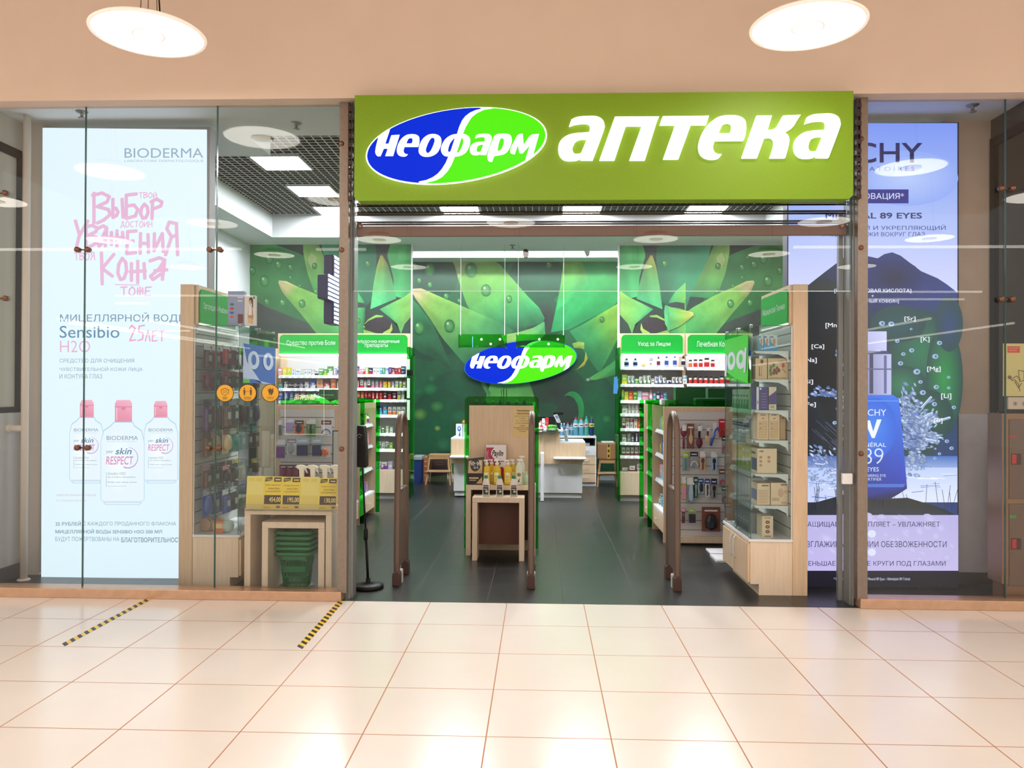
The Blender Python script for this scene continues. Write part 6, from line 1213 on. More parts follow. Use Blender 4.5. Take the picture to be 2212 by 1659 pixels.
def rrect(x0, x1, z0, z1, r, Y): return [(x0, Y, z0), (x1, Y, z0)]+[(x1-r+r*math.cos(k*PI/12), Y, z1-r+r*math.sin(k*PI/12)) for k in range(7)]+[(x0+r+r*math.cos(PI/2+k*PI/12), Y, z1-r+r*math.sin(PI/2+k*PI/12)) for k in range(7)]
b = MB(); b.prism(rrect(ux(1003, 1000, 8.28), ux(1163.5, 1000, 8.28), .01, uz(1083, 857, 8.28), .05, 8.28), (0, .006, 0)); b.obj('acrylic_panel', m_green, t)
b = MB(); b.prism(rrect(ux(1006, 1000, 10.36), ux(1160, 1000, 10.36)+.02, .01, uz(1083, 857, 9.9), .05, 10.36), (0, .006, 0)); b.obj('acrylic_panel', m_green, t)
b = MB(); b.box(a+.02, c-.02, 8.35, 10.2, zt_-.01, zt_-.004).box(a+.02, c-.02, 8.35, 8.356, zt_, zt_+.035); b.obj('acrylic_tray', m_green, t)
R4 = random.Random(9)
for k in range(7):
    X = a+.06+k*.085; b = MB(); z = zt_-.003; h = .05+.03*R4.random(); b.lathe([(.02, 0), (.022, h*.6), (.01, h*.8), (.01, h)], (X, 8.45+.04*(k % 3), z), 10, col=lin([(24, 100, 40), (40, 60, 40), (70, 160, 80)][k % 3]))
    tagit(b.obj('small_bottle', m_print, origin=(X, 8.45, z), smooth=True), 'small green-tinted bottle on top of the centre gondola, %s from the left' % ORD[k], 'bottle', 'small bottles on the centre gondola')
b = MB(); X = ux(1083, 860, 8.6); b.tube([(X, 8.6, zt_), (X, 8.6, uz(1083, 842, 8.6))], .004, 6); b.box(X+.02, X+.026, 8.6, 8.7, zt_, uz(1083, 840, 8.6)).box(X+.05, X+.056, 8.6, 8.7, zt_, uz(1083, 840, 8.6)); tagit(b.obj('clear_stand', glassy('smoky acrylic', (.55, .62, .58), 1.45), origin=(X, 8.6, zt_)), 'thin smoky acrylic stand on top of the centre gondola', 'stand')
# notice
def note(P):
    P.rect(1108, 882, 1151, 944, (226, 196, 132))
    P.text('Уважаемые', 1116, 884.5, 1144, 889, (70, 40, 24), bold=.03); P.text('покупатели!', 1116, 891, 1145, 896, (70, 40, 24), bold=.03)
    for s_, x, y, w in [('Держите дистанцию', 1129, 899, 36), ('от друга', 1129, 904, 14), ('1,5 - 2,0 метра', 1129, 909, 28), ('и по очереди', 1129, 914.5, 30), ('к кассе.', 1129, 919.5, 12), ('Постарайтесь избегать', 1129, 924, 38), ('скопления людей', 1129, 927.5, 26), ('Спасибо', 1129, 931.5, 14)]:
        P.text(s_, x-w/2, y-1.4, x+w/2, y+1.4, (90, 60, 40))
b = MB(); b.pbox(1108, 882, 1151, 944, YM-.002, .0015, lin((226, 196, 132))); b.frame(pf(YM-.0025), (0, -1, 0), .0003); note(b)
tagit(b.obj('notice', m_print, origin=U(1129, 944, Y=YM)), 'yellowed paper notice taped to the centre end board', 'notice')
# goods on the centre tables
T1, T2 = H1+.001, H2+.001
def pgoods(name, lab, cat, px, Y, z, parts, grp_=None):
    X = ux(px, 1040, Y); t = thing(name, lab, cat, (X, Y, z), grp_)
    for n_, f_, kw in parts: b = MB(); f_(b, X, Y, z); b.obj(n_, m_print, t, **kw)
    return t
def H_(y, px, Y, z): return uz(px, y, Y)-z
def pouch(b, X, Y, z):
    h = H_(987, 1027, Y, z); w = .085
    b.add([(X-w, Y-.03, z), (X+w, Y-.03, z), (X+w, Y+.03, z), (X-w, Y+.03, z), (X-w*.98, Y-.04, z+h*.4), (X+w*.98, Y-.04, z+h*.4), (X+w*.98, Y+.04, z+h*.4), (X-w*.98, Y+.04, z+h*.4), (X-w*1.02, Y-.003, z+h*.93), (X+w*1.02, Y-.003, z+h), (X+w*1.02, Y+.003, z+h), (X-w*1.02, Y+.003, z+h*.93)],
          [(0, 1, 5, 4), (1, 2, 6, 5), (2, 3, 7, 6), (3, 0, 4, 7), (4, 5, 9, 8), (5, 6, 10, 9), (6, 7, 11, 10), (7, 4, 8, 11), (8, 9, 10, 11)], lin((34, 26, 24)))
    b.frame(lambda u, v: (X-w+2*w*u, Y-.042+(.0 if v < .4 else (v-.4)*.065), z+h*v), (0, -1, 0), .0008)
    b.poly([(.08, .42), (.92, .42), (.92, .9), (.1, .86)], (206, 170, 120)); b.blob(.5, .7, .3, .22, (28, 22, 22)); b.text('순샘', .22, .7, .82, .84, (240, 236, 230), bold=.02); b.text('발효', .4, .58, .7, .66, (230, 220, 200)); b.poly([(.6, .44), (.92, .42), (.92, .6)], (190, 150, 96))
    b.frame(lambda u, v: (X-w+2*w*u, Y-.032-.01*v/.4, z+h*v), (0, -1, 0), .0008); b.poly([(.08, .02), (.6, .02), (.92, .2), (.92, .38), (.08, .38)], (30, 24, 24)); b.poly([(.55, .04), (.92, .04), (.92, .3)], (200, 160, 104)); b.rect(.15, .22, .7, .27, (226, 200, 150)); b.rect(.15, .15, .55, .18, (200, 180, 140))
pgoods('refill_pouch', 'black and gold stand-up refill pouch on the centre table, far left', 'pouch', 1027, 8.0, T1, [('pouch', pouch, {}), ('spout', lambda b, X, Y, z: b.tube([(X-.08, Y, z+H_(990, 1027, Y, z)), (X-.086, Y-.01, z+H_(986, 1027, Y, z))], .014, 8, lin((232, 210, 196))), {})])
def towel(b, X, Y, z):
    h = H_(961, 1071, Y, z); w = .105; b.box(X-w, X+w, Y, Y+.08, z, z+h, lin((240, 232, 236))); b.frame(lambda u, v: (X-w+2*w*u, Y-.0006, z+h*v), (0, -1, 0), .0006)
    b.poly([(.03, .93), (.42, .93), (.28, .84), (.26, .74), (.4, .64), (.66, .56), (.84, .46), (.92, .3), (.92, 0), (.03, 0), (.02, .5)], (176, 28, 64)); b.poly([(.05, .8), (.14, .88), (.12, .7), (.24, .54), (.5, .44), (.5, .4), (.2, .48), (.07, .62)], (214, 120, 146)); b.text('Paylin', .3, .66, .86, .86, (20, 16, 20), bold=.03, shear=.3); b.rect(.55, .56, .9, .58, (90, 60, 70)); b.poly([(.6, .44), (.96, .4), (.96, .5), (.75, .5)], (246, 240, 244))
pgoods('paper_towel_pack', 'white and crimson paper towel pack behind the soap bottles', 'paper towel pack', 1071, 8.12, T1, [('pack', towel, {'bevel': .008})])
def soap_parts(top, lab=(206, 176, 96)):
    def body(b, X, Y, z): h = H_(top, 1063, Y, z); b.lathe([(.036, 0), (.04, .01), (.04, h*.3), (.042, h*.5), (.036, h*.68), (.015, h*.78), (.015, h*.82)], (X, Y, z), 18, sy=.7, col=lin((224, 186, 30)))
    def cap(b, X, Y, z): h = H_(top, 1063, Y, z); b.lathe([(.02, h*.8), (.021, h*.88), (.008, h*.9), (.008, h*.96)], (X, Y, z), 14, col=lin((240, 234, 226))); b.box(X-.03, X+.012, Y-.01, Y+.01, z+h*.94, z+h, lin((244, 240, 234)))
    def lb(b, X, Y, z):
        h = H_(top, 1063, Y, z); b.box(X-.026, X+.026, Y-.0325, Y-.030, z+h*.12, z+h*.5, lin((238, 220, 150))); b.frame(lambda u, v: (X-.026+.052*u, Y-.033, z+h*(.12+.38*v)), (0, -1, 0), .0004); b.rect(.25, .75, .75, .95, (250, 246, 236)); b.text('Bio', .2, .48, .8, .62, (110, 90, 40)); b.blob(.5, .2, .4, .14, (214, 200, 60)); b.blob(.7, .16, .2, .1, (240, 220, 120))
    return [('bottle', body, {'smooth': True}), ('pump_cap', cap, {}), ('bottle_label', lb, {})]
for k, px in enumerate((1051, 1073.5, 1097)): pgoods('soap_bottle', 'yellow liquid soap bottle with a white pump, %s from the left in the front row' % ORD[k], 'soap bottle', px, 7.99, T1, soap_parts(993), 'yellow soap bottles on the centre table')
for k, px in enumerate((1062, 1108)): pgoods('soap_bottle', 'yellow soap bottle in the back row, %s of the two' % ['left', 'right'][k], 'soap bottle', px, 8.075, T1, soap_parts(992), 'yellow soap bottles on the centre table')
def wbottle(top, Yy):
    return [('bottle', lambda b, X, Y, z: b.lathe([(.034, 0), (.038, .01), (.036, .6*H_(top, 1120, Y, z)), (.03, .72*H_(top, 1120, Y, z)), (.014, .82*H_(top, 1120, Y, z))], (X, Y, z), 16, sy=.7, col=lin((226, 232, 210))), {'smooth': True}),
            ('pump_cap', lambda b, X, Y, z: (b.lathe([(.02, .8*H_(top, 1120, Y, z)), (.02, .88*H_(top, 1120, Y, z)), (.007, .9*H_(top, 1120, Y, z)), (.007, .97*H_(top, 1120, Y, z))], (X, Y, z), 12, col=lin((244, 244, 236))), b.box(X-.02, X+.03, Y-.01, Y+.01, z+.95*H_(top, 1120, Y, z), z+H_(top, 1120, Y, z), lin((244, 244, 236)))), {}),
            ('bottle_label', lambda b, X, Y, z: (b.box(X-.024, X+.024, Y-.029, Y-.027, z+.03, z+.15, lin((232, 236, 214))), b.frame(lambda u, v: (X-.024+.048*u, Y-.0296, z+.03+.12*v), (0, -1, 0), .0004), b.blob(.5, .62, .42, .16, (206, 60, 60)), b.blob(.5, .62, .3, .1, (70, 150, 70)), b.poly([(.2, 0), (.6, 0), (.7, .35)], (60, 60, 60))), {})]
pgoods('soap_bottle', 'pale green-white pump bottle with a red and green label, front one', 'soap bottle', 1121, 7.99, T1, wbottle(992, 0)); pgoods('soap_bottle', 'pale white pump bottle standing behind the red-labelled one', 'soap bottle', 1126, 8.08, T1, wbottle(985, 0))
b = MB(); X = ux(1140, 1040, 8.0)
pgoods('soap_bottle', 'small clear bottle with green print beside the middle gate', 'soap bottle', 1137, 8.0, T1, [('bottle', lambda b, X, Y, z: b.lathe([(.02, 0), (.022, .08), (.01, .11), (.01, .13)], (X, Y, z), 12, col=lin((196, 220, 180))), {'smooth': True})])
for k, px in enumerate((1050, 1079.5, 1110)):
    def body(b, X, Y, z): h = H_(1027, 1080, Y, z); b.lathe([(.034, 0), (.037, .008), (.033, h*.35), (.036, h*.6), (.026, h*.8), (.016, h*.88)], (X, Y, z), 18, sy=.65, col=lin((238, 230, 222)))
    def cap(b, X, Y, z): h = H_(1027, 1080, Y, z); b.lathe([(.018, h*.86), (.018, h*.97), (.014, h)], (X, Y, z), 14, col=lin((40, 140, 70)))
    def lb(b, X, Y, z): h = H_(1027, 1080, Y, z); b.box(X-.026, X+.026, Y-.026, Y-.0235, z+h*.06, z+h*.55, lin((52, 34, 30))); b.frame(lambda u, v: (X-.026+.052*u, Y-.0266, z+h*(.06+.49*v)), (0, -1, 0), .0004); b.rect(0, .78, 1, .92, (150, 140, 130)); b.rect(0, 0, 1, .12, (120, 160, 120)); b.blob(.65, .4, .25, .12, (200, 190, 180)); b.rect(.1, .58, .8, .64, (230, 220, 210))
    pgoods('cleaner_bottle', 'white cleaner bottle with a green cap on the lower centre table, %s from the left' % ORD[k], 'cleaner bottle', px, 7.8, T2, [('bottle', body, {'smooth': True}), ('cap', cap, {}), ('bottle_label', lb, {})], 'white cleaner bottles on the lower table')

# ================================================================ anti-theft gates
m_gate = mat('brown grey gate plastic', (104, 84, 72), .4, metal=.2); m_foot = mat('dark brown gate foot', (72, 48, 40), .45)
for px, yb, w in ((857, 6.72, 'left'), (1147, 6.68, 'middle'), (1463, 6.66, 'right')):
    X = ux(px, 1262, yb); t = thing('security_gate', '%s anti-theft gate, a tall grey-brown loop in the entrance' % {'left': 'leftmost', 'middle': 'middle', 'right': 'rightmost'}[w], 'security gate', (X, yb, 0), 'anti-theft gates')
    H = uz(px, 893, yb+.2); y0, y1 = yb, yb+.44; m = (y0+y1)/2; hw = (y1-y0)/2
    path = [(X, y0, .02), (X, y0, .5), (X, y0+.02, 1.0)]+[(X, m-(hw-.03)*math.cos(a), H-.22+.22*math.sin(a)) for a in [PI*k/14 for k in range(1, 14)]]+[(X, y1-.02, 1.0), (X, y1, .5), (X, y1, .02)]
    b = MB(); vs = []; n = len(path)
    P_l = [np.array(p) for p in path]; fs = []
    for i, p in enumerate(P_l):
        tg = P_l[min(i+1, n-1)]-P_l[max(i-1, 0)]; tg /= np.linalg.norm(tg); nr = np.array((0, -tg[2], tg[1])); wd_ = .027; th = .022
        for k in range(12): a = 2*PI*k/12; vs.append(tuple(p+np.array((1, 0, 0))*wd_*math.cos(a)+nr*th*math.sin(a)))
    for i in range(n-1): fs += [(i*12+k, i*12+(k+1) % 12, (i+1)*12+(k+1) % 12, (i+1)*12+k) for k in range(12)]
    b.add(vs, fs); b.obj('loop', m_gate, t, smooth=True)
    zc_ = uz(px, 1056, yb+.2); b = MB(); b.box(X-.012, X+.012, y0+.02, y1-.02, .14, zc_); b.obj('lower_panel', m_gate, t, bevel=.006)
    b = MB(); b.tube([(X, y0+.01, zc_), (X, y1-.01, zc_)], .02, 10); b.obj('cross_bar', m_gate, t, smooth=True)
    for yy in (y0, y1):
        b = MB(); b.prism([(X-.034, yy-.035, 0), (X+.034, yy-.035, 0), (X+.034, yy-.035, .09)]+[(X+.034*math.cos(a), yy-.035, .09+.034*math.sin(a)) for a in [PI*k/8 for k in range(1, 8)]]+[(X-.034, yy-.035, .09)], (0, .08, 0)); b.obj('foot', m_foot, t, bevel=.004)
    b = MB(); b.box(X-.036, X+.036, y0+.05, y0+.12, 0, .12); b.obj('foot_cover', mat('light foot cover', (196, 188, 182), .4), t, bevel=.01)

# sanitiser stand
X, Yp = ux(795, 1270, 6.62), 6.62
t = thing('sanitizer_stand', 'black hand sanitizer dispenser on a round-based pole inside the left entrance post', 'sanitizer dispenser', (X, Yp, 0))
b = MB(); b.lathe([(.128, 0), (.13, .01), (.128, .028), (.1, .034), (.02, .05), (.02, .08)], (X, Yp, 0), 40); b.obj('base', m_black, t, smooth=True)
top = U(783, 1005, Y=Yp); b = MB(); b.tube([(X, Yp, .05), (X-.02, Yp, .42)], .011, 10); b.tube([(X-.02, Yp, .4), (top[0], Yp, top[2])], .008, 10); b.lathe([(.016, 0), (.019, .02), (.019, .08), (.014, .1)], (X-.022, Yp, .40), 12); b.obj('pole', m_black, t, smooth=True)
x0, x1, z0, z1 = ux(762, 960, 6.5), ux(791, 960, 6.5), uz(776, 1011, 6.5), uz(776, 919, 6.5)
b = MB(); b.prism([(x0, 6.5, z0+.01), (x1, 6.5, z0), (x1-.006, 6.5, z0+(z1-z0)*.5), (x1-.022, 6.5, z1-.005), (x0+.03, 6.5, z1), (x0, 6.5, z1-.01)], (0, .11, 0)); b.obj('dispenser', m_black, t, bevel=.012, seg=3)
b = MB(); xm = (x0+x1)/2; b.tube([(xm-.02, 6.497, z1-.085), (xm, 6.497, z1-.07), (xm+.02, 6.497, z1-.085)], .003, 6); b.box(xm-.008, xm+.008, 6.495, 6.5, z1-.1, z1-.095); b.obj('nozzle', mat('grey nozzle', (120, 120, 124), .3), t)

# ================================================================ illuminated cross
XA = -1.72; Y0, Y1 = 6.34, 6.98; z = lambda y, Y: uz(700, y, Y)
t = thing('cross_sign', 'navy pharmacy cross with white light bars mounted edge-on behind the left post', 'cross sign', (XA, 6.6, z(698, 6.5)))
zt4, zb4 = z(549, 6.52), z(699, 6.52); zA, zB = z(592, Y0), z(645, Y0); ya, yc = 6.53, 6.76
out = [(ya, zb4), (yc, zb4), (yc, zB), (Y1, zB), (Y1, zA), (yc, zA), (yc, zt4), (ya, zt4), (ya, zA), (Y0, zA), (Y0, zB), (ya, zB)]
b = MB(); b.prism([(XA-.085, y, zz_) for y, zz_ in out], (.085, 0, 0)); b.obj('cross_case', mat('navy cross case', (20, 24, 84), .35), t, bevel=.012)
b = MB(); n = 16
for k in range(n):
    zz_ = zb4+(zt4-zb4)*(k+.5)/n; wide = zB < zz_ < zA
    b.box(XA+.0005, XA+.006, (Y0 if wide else ya)+.02, (Y1 if wide else yc)-.02, zz_-.011, zz_+.011)
b.obj('light_bars', mat('white blue light bars', (240, 240, 255), .4, emit=3, ecol=(214, 220, 255)), t, bevel=.003)
b = MB(); b.tube([(XA, Y1-.05, z(632, 6.6)), (-1.50, 6.42, z(648, 6.35))], .008, 6); b.obj('bracket', m_darkmetal, t)

# ================================================================ counters at the rear
def counter(sgn, px, lab, Y=12.25):
    t = thing('checkout_counter', lab, 'counter', (ux(sum(px[:2])/2, 1060, Y), Y, 0), 'checkout counters'); return t
Y = 12.25
t = counter(1, (1170, 1265), 'white and beech checkout counter right of the centre gondola')
b = MB(); b.pbox(1150, 1001, 1258, 1065, Y, .9); b.obj('front_panel', m_white, t, bevel=.003)
b = MB(); b.pbox(1150, 1066, 1256, 1075, Y+.03, .8); b.obj('plinth', m_white, t)
b = MB(); b.prism([U(*q, Y=Y-.03) for q in [(1150, 1002), (1258, 1002), (1265, 985), (1265, 957), (1209, 957), (1209, 932), (1150, 932)]], (0, .028, 0)); b.obj('upper_panel', m_beech, t)
b = MB(); b.pbox(1150, 928, 1217, 932, Y-.06, .5); b.obj('upper_top', m_white, t, bevel=.003)
b = MB(); b.pbox(1209, 954, 1264, 957, Y-.03, .7); b.obj('counter_top', m_white, t)
b = MB(); x0, x1, z0 = ux(1195, 990, Y), ux(1265, 990, Y), uz(1230, 991, Y); b.box(x0, x1, Y-.2, Y-.03, z0, z0+.035); sh_ = b.obj('bag_shelf', m_white, t, bevel=.015)
for k in range(3): b = MB(); xx = x0+.12+k*.14; b.box(xx, xx+.008, Y-.12, Y-.03, z0-.03, z0); b.obj('bracket', m_white, sh_)
b = MB(); b.pbox(1167.5, 980, 1175, 1082, 11.85, .35); b.obj('side_board', m_white, t)
t = counter(-1, (975, 1013), 'white and beech checkout counter left of the centre gondola')
b = MB(); b.pbox(980, 1000, 1075, 1061, Y, .9); b.obj('front_panel', m_white, t, bevel=.003)
b = MB(); b.pbox(982, 1062, 1075, 1071, Y+.03, .8); b.obj('plinth', m_white, t)
b = MB(); b.pbox(974, 949, 1075, 1001, Y-.03, .028); b.obj('upper_panel', m_beech, t)
b = MB(); x0, x1, z0 = ux(974, 985, Y), ux(1040, 985, Y), uz(1000, 988, Y); b.box(x0, x1, Y-.2, Y-.03, z0, z0+.04); b.obj('bag_shelf', m_white, t, bevel=.015)
b = MB(); b.pbox(974, 946, 1075, 949, Y-.03, .7); b.obj('counter_top', m_white, t)
zCT = uz(1170, 928, Y)+.0015; 
# things on the right counter
def gp(lab, name, cat, x0, y0, x1, Yq, z, dy, col, draw=None, grp_=None):
    X0, X1 = ux(x0, y0, Yq), ux(x1, y0, Yq); Z1 = uz(x0, y0, Yq); b = MB(); b.box(X0, X1, Yq, Yq+dy, z, Z1, lin(col)); b.frame(lambda u, v: (X0+(X1-X0)*u, Yq-.0005, z+(Z1-z)*v), (0, -1, 0), .0004)
    if draw: draw(b)
    return tagit(b.obj(name, m_print, origin=((X0+X1)/2, Yq, z)), lab, cat, grp_)
for k, (a, yt, c, c_) in enumerate([(1164, 913, 1169, (230, 226, 220)), (1166.5, 909, 1171, (236, 160, 110)), (1171, 904, 1177, (236, 236, 240)), (1176, 908, 1182, (214, 220, 230)), (1178.5, 902, 1185, (196, 40, 44)), (1167, 919, 1173, (200, 60, 60)), (1174, 920, 1181, (226, 228, 232))]):
    gp('%s small box in the cluster on the right counter, %s from the left' % (['white', 'orange', 'white', 'pale', 'red', 'dark red', 'white'][k], ORD[k]), 'medicine_box', 'box', a, yt, c, Y+(.02 if k > 4 else .1+.05*(k % 2)), zCT, .04, c_, lambda b: b.rect(.2, .5, .8, .6, (120, 120, 140)), 'small boxes on the right counter')
t = thing('computer_monitor', 'black computer monitor seen from behind on the right counter', 'monitor', U(1182, 925, Y=12.6))
b = MB(); b.pbox(1160, 900, 1200, 926, 12.6, .04); b.obj('screen', m_black, t); b = MB(); b.pbox(1178, 924, 1186, 930, 12.62, .03); b.obj('stand', m_black, t)
b = MB(); b.prism([U(1195, 891, Y=12.8), U(1217, 890, Y=12.8), U(1217, 896, Y=12.8), U(1195, 898, Y=12.8)], (0, .1, 0)); tagit(b.obj('computer_monitor', m_black, origin=U(1206, 898, Y=12.8)), 'flat black screen edge rising behind the card terminal', 'monitor')
t = thing('card_terminal', 'grey card payment terminal on a black stand on the right counter', 'card terminal', U(1204, 928, Y=Y+.05))
b = MB(); q = [(1195.5, 896.5), (1204, 895), (1211.5, 911), (1210, 913.5), (1203.5, 913)]; b.prism([U(*p, Y=Y+.05) for p in q], (0, .04, 0), lin((196, 200, 206))); b.obj('terminal', m_print, t)
b = MB(); b.frame(pf(Y+.049), (0, -1, 0), .001); b.poly([(1198.5, 898), (1203.5, 897), (1207, 904), (1202, 905)], (110, 116, 150))
for k in range(3):
    for j in range(3): b.rect(1204+k*1.7+j*.9, 906.5+j*2-k*.2, 1205+k*1.7+j*.9, 907.7+j*2-k*.2, (90, 94, 100))
b.obj('keys', m_print, t)
b = MB(); b.tube([U(1203, 912, Y=Y+.1), U(1208, 924, Y=Y+.1), U(1210, 928, Y=Y+.1)], .02, 8); b.obj('stand', m_black, t)
# net baskets with green sweets hung on the counter edge
def netbowl(px, py, rpx, lab, col):
    X, _, Z = U(px, py, Y=Y-.1); r = rpx/1710*Y; t = thing('wire_bowl', lab, 'bowl', (X, Y-.1, Z-r*.7), 'net bowls on the right counter')
    b = MB()
    for k in range(12): a = PI*k/12; b.tube([(X+r*math.cos(a)*math.sin(q), Y-.1+r*math.sin(a)*math.sin(q), Z-r*.75*math.cos(q)) for q in [-PI/2+PI*j/10 for j in range(11)]], .003, 4)
    for f_ in (.5, .8, 1): b.tube([(X+r*f_*math.cos(a), Y-.1+r*f_*math.sin(a), Z-r*.75*math.sqrt(max(0, 1-f_*f_))) for a in [2*PI*j/20 for j in range(20)]], .003, 4, closed=True)
    b.obj('bowl_wire', m_grey, t)
    b = MB(); b.lathe([(.004, -r*.6), (r*.7, -r*.45), (r*.95, 0), (r*.8, r*.3), (r*.3, r*.42), (.004, r*.44)], (X, Y-.1, Z), 14, col=lin(tuple(int(v*.6) for v in col))); b.obj('contents', m_print, t)
    R5 = random.Random(px)
    for k in range(9): a = R5.random()*6.28; q = R5.random()*.8*r; b = MB(); b.lathe([(.003, 0), (.03, .012), (.034, .03), (.003, .045)], (X+q*math.cos(a), Y-.1+q*math.sin(a)*.7, Z+r*.3), 7, col=lin(tuple(int(v*(.7+.5*R5.random())) if v*1.2 < 255 else v for v in col))); b.obj('sweet', m_print, t)
netbowl(1193, 928, 13, 'net bowl of bright green packets hanging at the right counter edge', (90, 200, 70)); netbowl(1166, 932, 8, 'smaller net bowl of pale packets at the left end of the right counter', (214, 200, 200))
b = MB(); X = ux(1224, 950, Y+.05); z = uz(1224, 954, Y)+.001; b.lathe([(.02, 0), (.022, .09), (.01, .12), (.008, .17)], (X, Y+.05, z), 12, col=lin((180, 206, 206))); b.box(X-.03, X+.012, Y+.04, Y+.06, z+.17, z+.185, lin((230, 234, 234))); tagit(b.obj('pump_bottle', m_print, origin=(X, Y+.05, z)), 'clear sanitizer pump bottle standing on the low right counter', 'bottle')
b = MB(); b.prism([U(1216, 928, Y=Y+.02), U(1222, 930, Y=Y+.02), U(1228, 953, Y=Y+.02), U(1221, 954, Y=Y+.02)], (0, .03, 0), lin((130, 140, 140))); tagit(b.obj('leaflet_holder', m_print, origin=U(1222, 954, Y=Y)), 'slanting grey leaflet holder on the low right counter', 'holder')
# left counter goods
zl = uz(1000, 946, Y)+.002
gp('white box with a blue swirl on the left counter', 'medicine_box', 'box', 985, 916, 999, Y+.1, zl, .1, (232, 236, 244), lambda b: (b.blob(.5, .65, .28, .2, (50, 110, 180)), b.poly([(.4, .1), (.7, .1), (.6, .5)], (40, 80, 150)), b.blob(.5, .68, .14, .1, (220, 232, 246))))
gp('white box half hidden by the green acrylic on the left counter', 'medicine_box', 'box', 1000, 916, 1008, Y+.1, zl, .1, (220, 226, 232), lambda b: b.rect(.2, .4, .8, .7, (120, 190, 150)))
X, _, Z = U(1002, 911, Y=Y+.08); b = MB(); b.lathe([(.002, 0), (.034, 0), (.034, .006)], (X, Y+.08, Z), 20, 'Y', col=lin((60, 120, 60))); b.lathe([(.002, -.002), (.024, -.002), (.024, 0)], (X, Y+.08, Z), 20, 'Y', col=lin((230, 120, 50))); b.lathe([(.008, -.003), (.01, 0)], (X, Y+.08, Z), 10, 'Y', col=lin((250, 220, 80))); b.box(X-.003, X+.003, Y+.081, Y+.087, zl+.001, Z, lin((200, 200, 200)))
tagit(b.obj('round_tag', m_print, origin=(X, Y+.08, zl)), 'round orange and green tag standing behind the left counter boxes', 'tag')
# drawer unit and bottles
YD = 13.75
t = thing('drawer_unit', 'white-topped drawer unit with beech drawers behind the right counter', 'drawer unit', (ux(1250, 1050, YD), YD, 0))
b = MB(); b.pbox(1200, 942, 1288, 946, YD-.02, .6); b.obj('top_board', m_white, t)
for xx in (1200, 1286): b = MB(); b.pbox(xx, 946, xx+2, 1050, YD, .55); b.obj('side_board', m_white, t)
b = MB(); b.pbox(1202, 946, 1286, 1050, YD+.5, .04); b.obj('back_board', m_black, t)
for k, (a, c, m_) in enumerate([(964, 984, m_white), (984.8, 1003.6, m_beechx), (1004.4, 1023, m_beechx), (1023.8, 1042, m_beechx)]):
    b = MB(); b.pbox(1202, a, 1286, c, YD, .4); d = b.obj('drawer', m_, t, bevel=.003); b = MB(); zz_ = uz(1265, (a+c)/2, YD); b.tube([(ux(1256, 1000, YD), YD, zz_), (ux(1257, 1000, YD), YD-.03, zz_), (ux(1271, 1000, YD), YD-.03, zz_), (ux(1272, 1000, YD), YD, zz_)], .006, 6); b.obj('handle', m_grey, d)
b = MB(); b.pbox(1202, 1043, 1286, 1050.6, YD+.03, .4); b.obj('plinth', m_white, t)
b = MB(); b.pbox(1262, 957, 1274, 963, YD+.1, .05); tagit(b.obj('power_socket', m_white, origin=U(1268, 963, Y=YD+.1)), 'white double power socket in the dark gap above the drawers', 'socket')
zD = uz(1250, 942, YD)+.001
def water(px, top, rpx, c, cc, lab, lc=(230, 234, 240)):
    Yw = YD+.15; X = ux(px, 940, Yw); H = uz(px, top, Yw)-zD; r = rpx/1710*Yw; t = thing('water_bottle', lab, 'water bottle', (X, Yw, zD), 'bottles on the drawer unit')
    b = MB(); b.lathe([(r*.9, 0), (r, .02), (r*.94, H*.3), (r, H*.5), (r, H*.65), (r*.7, H*.8), (r*.3, H*.88), (r*.3, H*.93)], (X, Yw, zD), 14, col=lin(c)); b.obj('bottle', m_print, t, smooth=True)
    b = MB(); b.lathe([(r*.42, H*.9), (r*.42, H*.99), (r*.3, H)], (X, Yw, zD), 12, col=lin(cc)); b.obj('cap', m_print, t)
    b = MB(); b.lathe([(r*1.02, H*.46), (r*1.02, H*.66)], (X, Yw, zD), 14, cap=False, col=lin(lc)); b.box(X-r*.6, X+r*.6, Yw-r*1.05, Yw-r*1.03, zD+H*.52, zD+H*.58, lin((60, 70, 90))); b.obj('bottle_label', m_print, t)
water(1212.5, 914, 3.2, (110, 160, 196), (236, 240, 244), 'small blue water bottle with a white cap, leftmost on the drawers'); water(1218.5, 914, 3.2, (80, 130, 190), (236, 240, 244), 'small blue water bottle with a white cap, second on the drawers', (70, 120, 190))
water(1226.5, 912, 4, (110, 150, 170), (196, 40, 50), 'small bottle with a big red cap and lilac label on the drawers', (214, 206, 226)); water(1234.5, 914, 3.6, (90, 130, 160), (196, 40, 50), 'small bottle with a red cap and white label on the drawers')
water(1243.5, 901, 5.8, (84, 150, 176), (186, 40, 60), 'tall clear blue bottle with a dark red cap, left of the pair'); water(1255.5, 901, 5.8, (84, 150, 176), (186, 40, 60), 'tall clear blue bottle with a dark red cap, right of the pair')
water(1266.5, 899, 4.8, (70, 170, 160), (50, 150, 130), 'tall teal bottle with a green cap on the drawers', (226, 170, 180)); water(1278, 900, 5.4, (24, 44, 96), (90, 90, 96), 'tall navy bottle with a grey cap, rightmost on the drawers', (210, 220, 110))
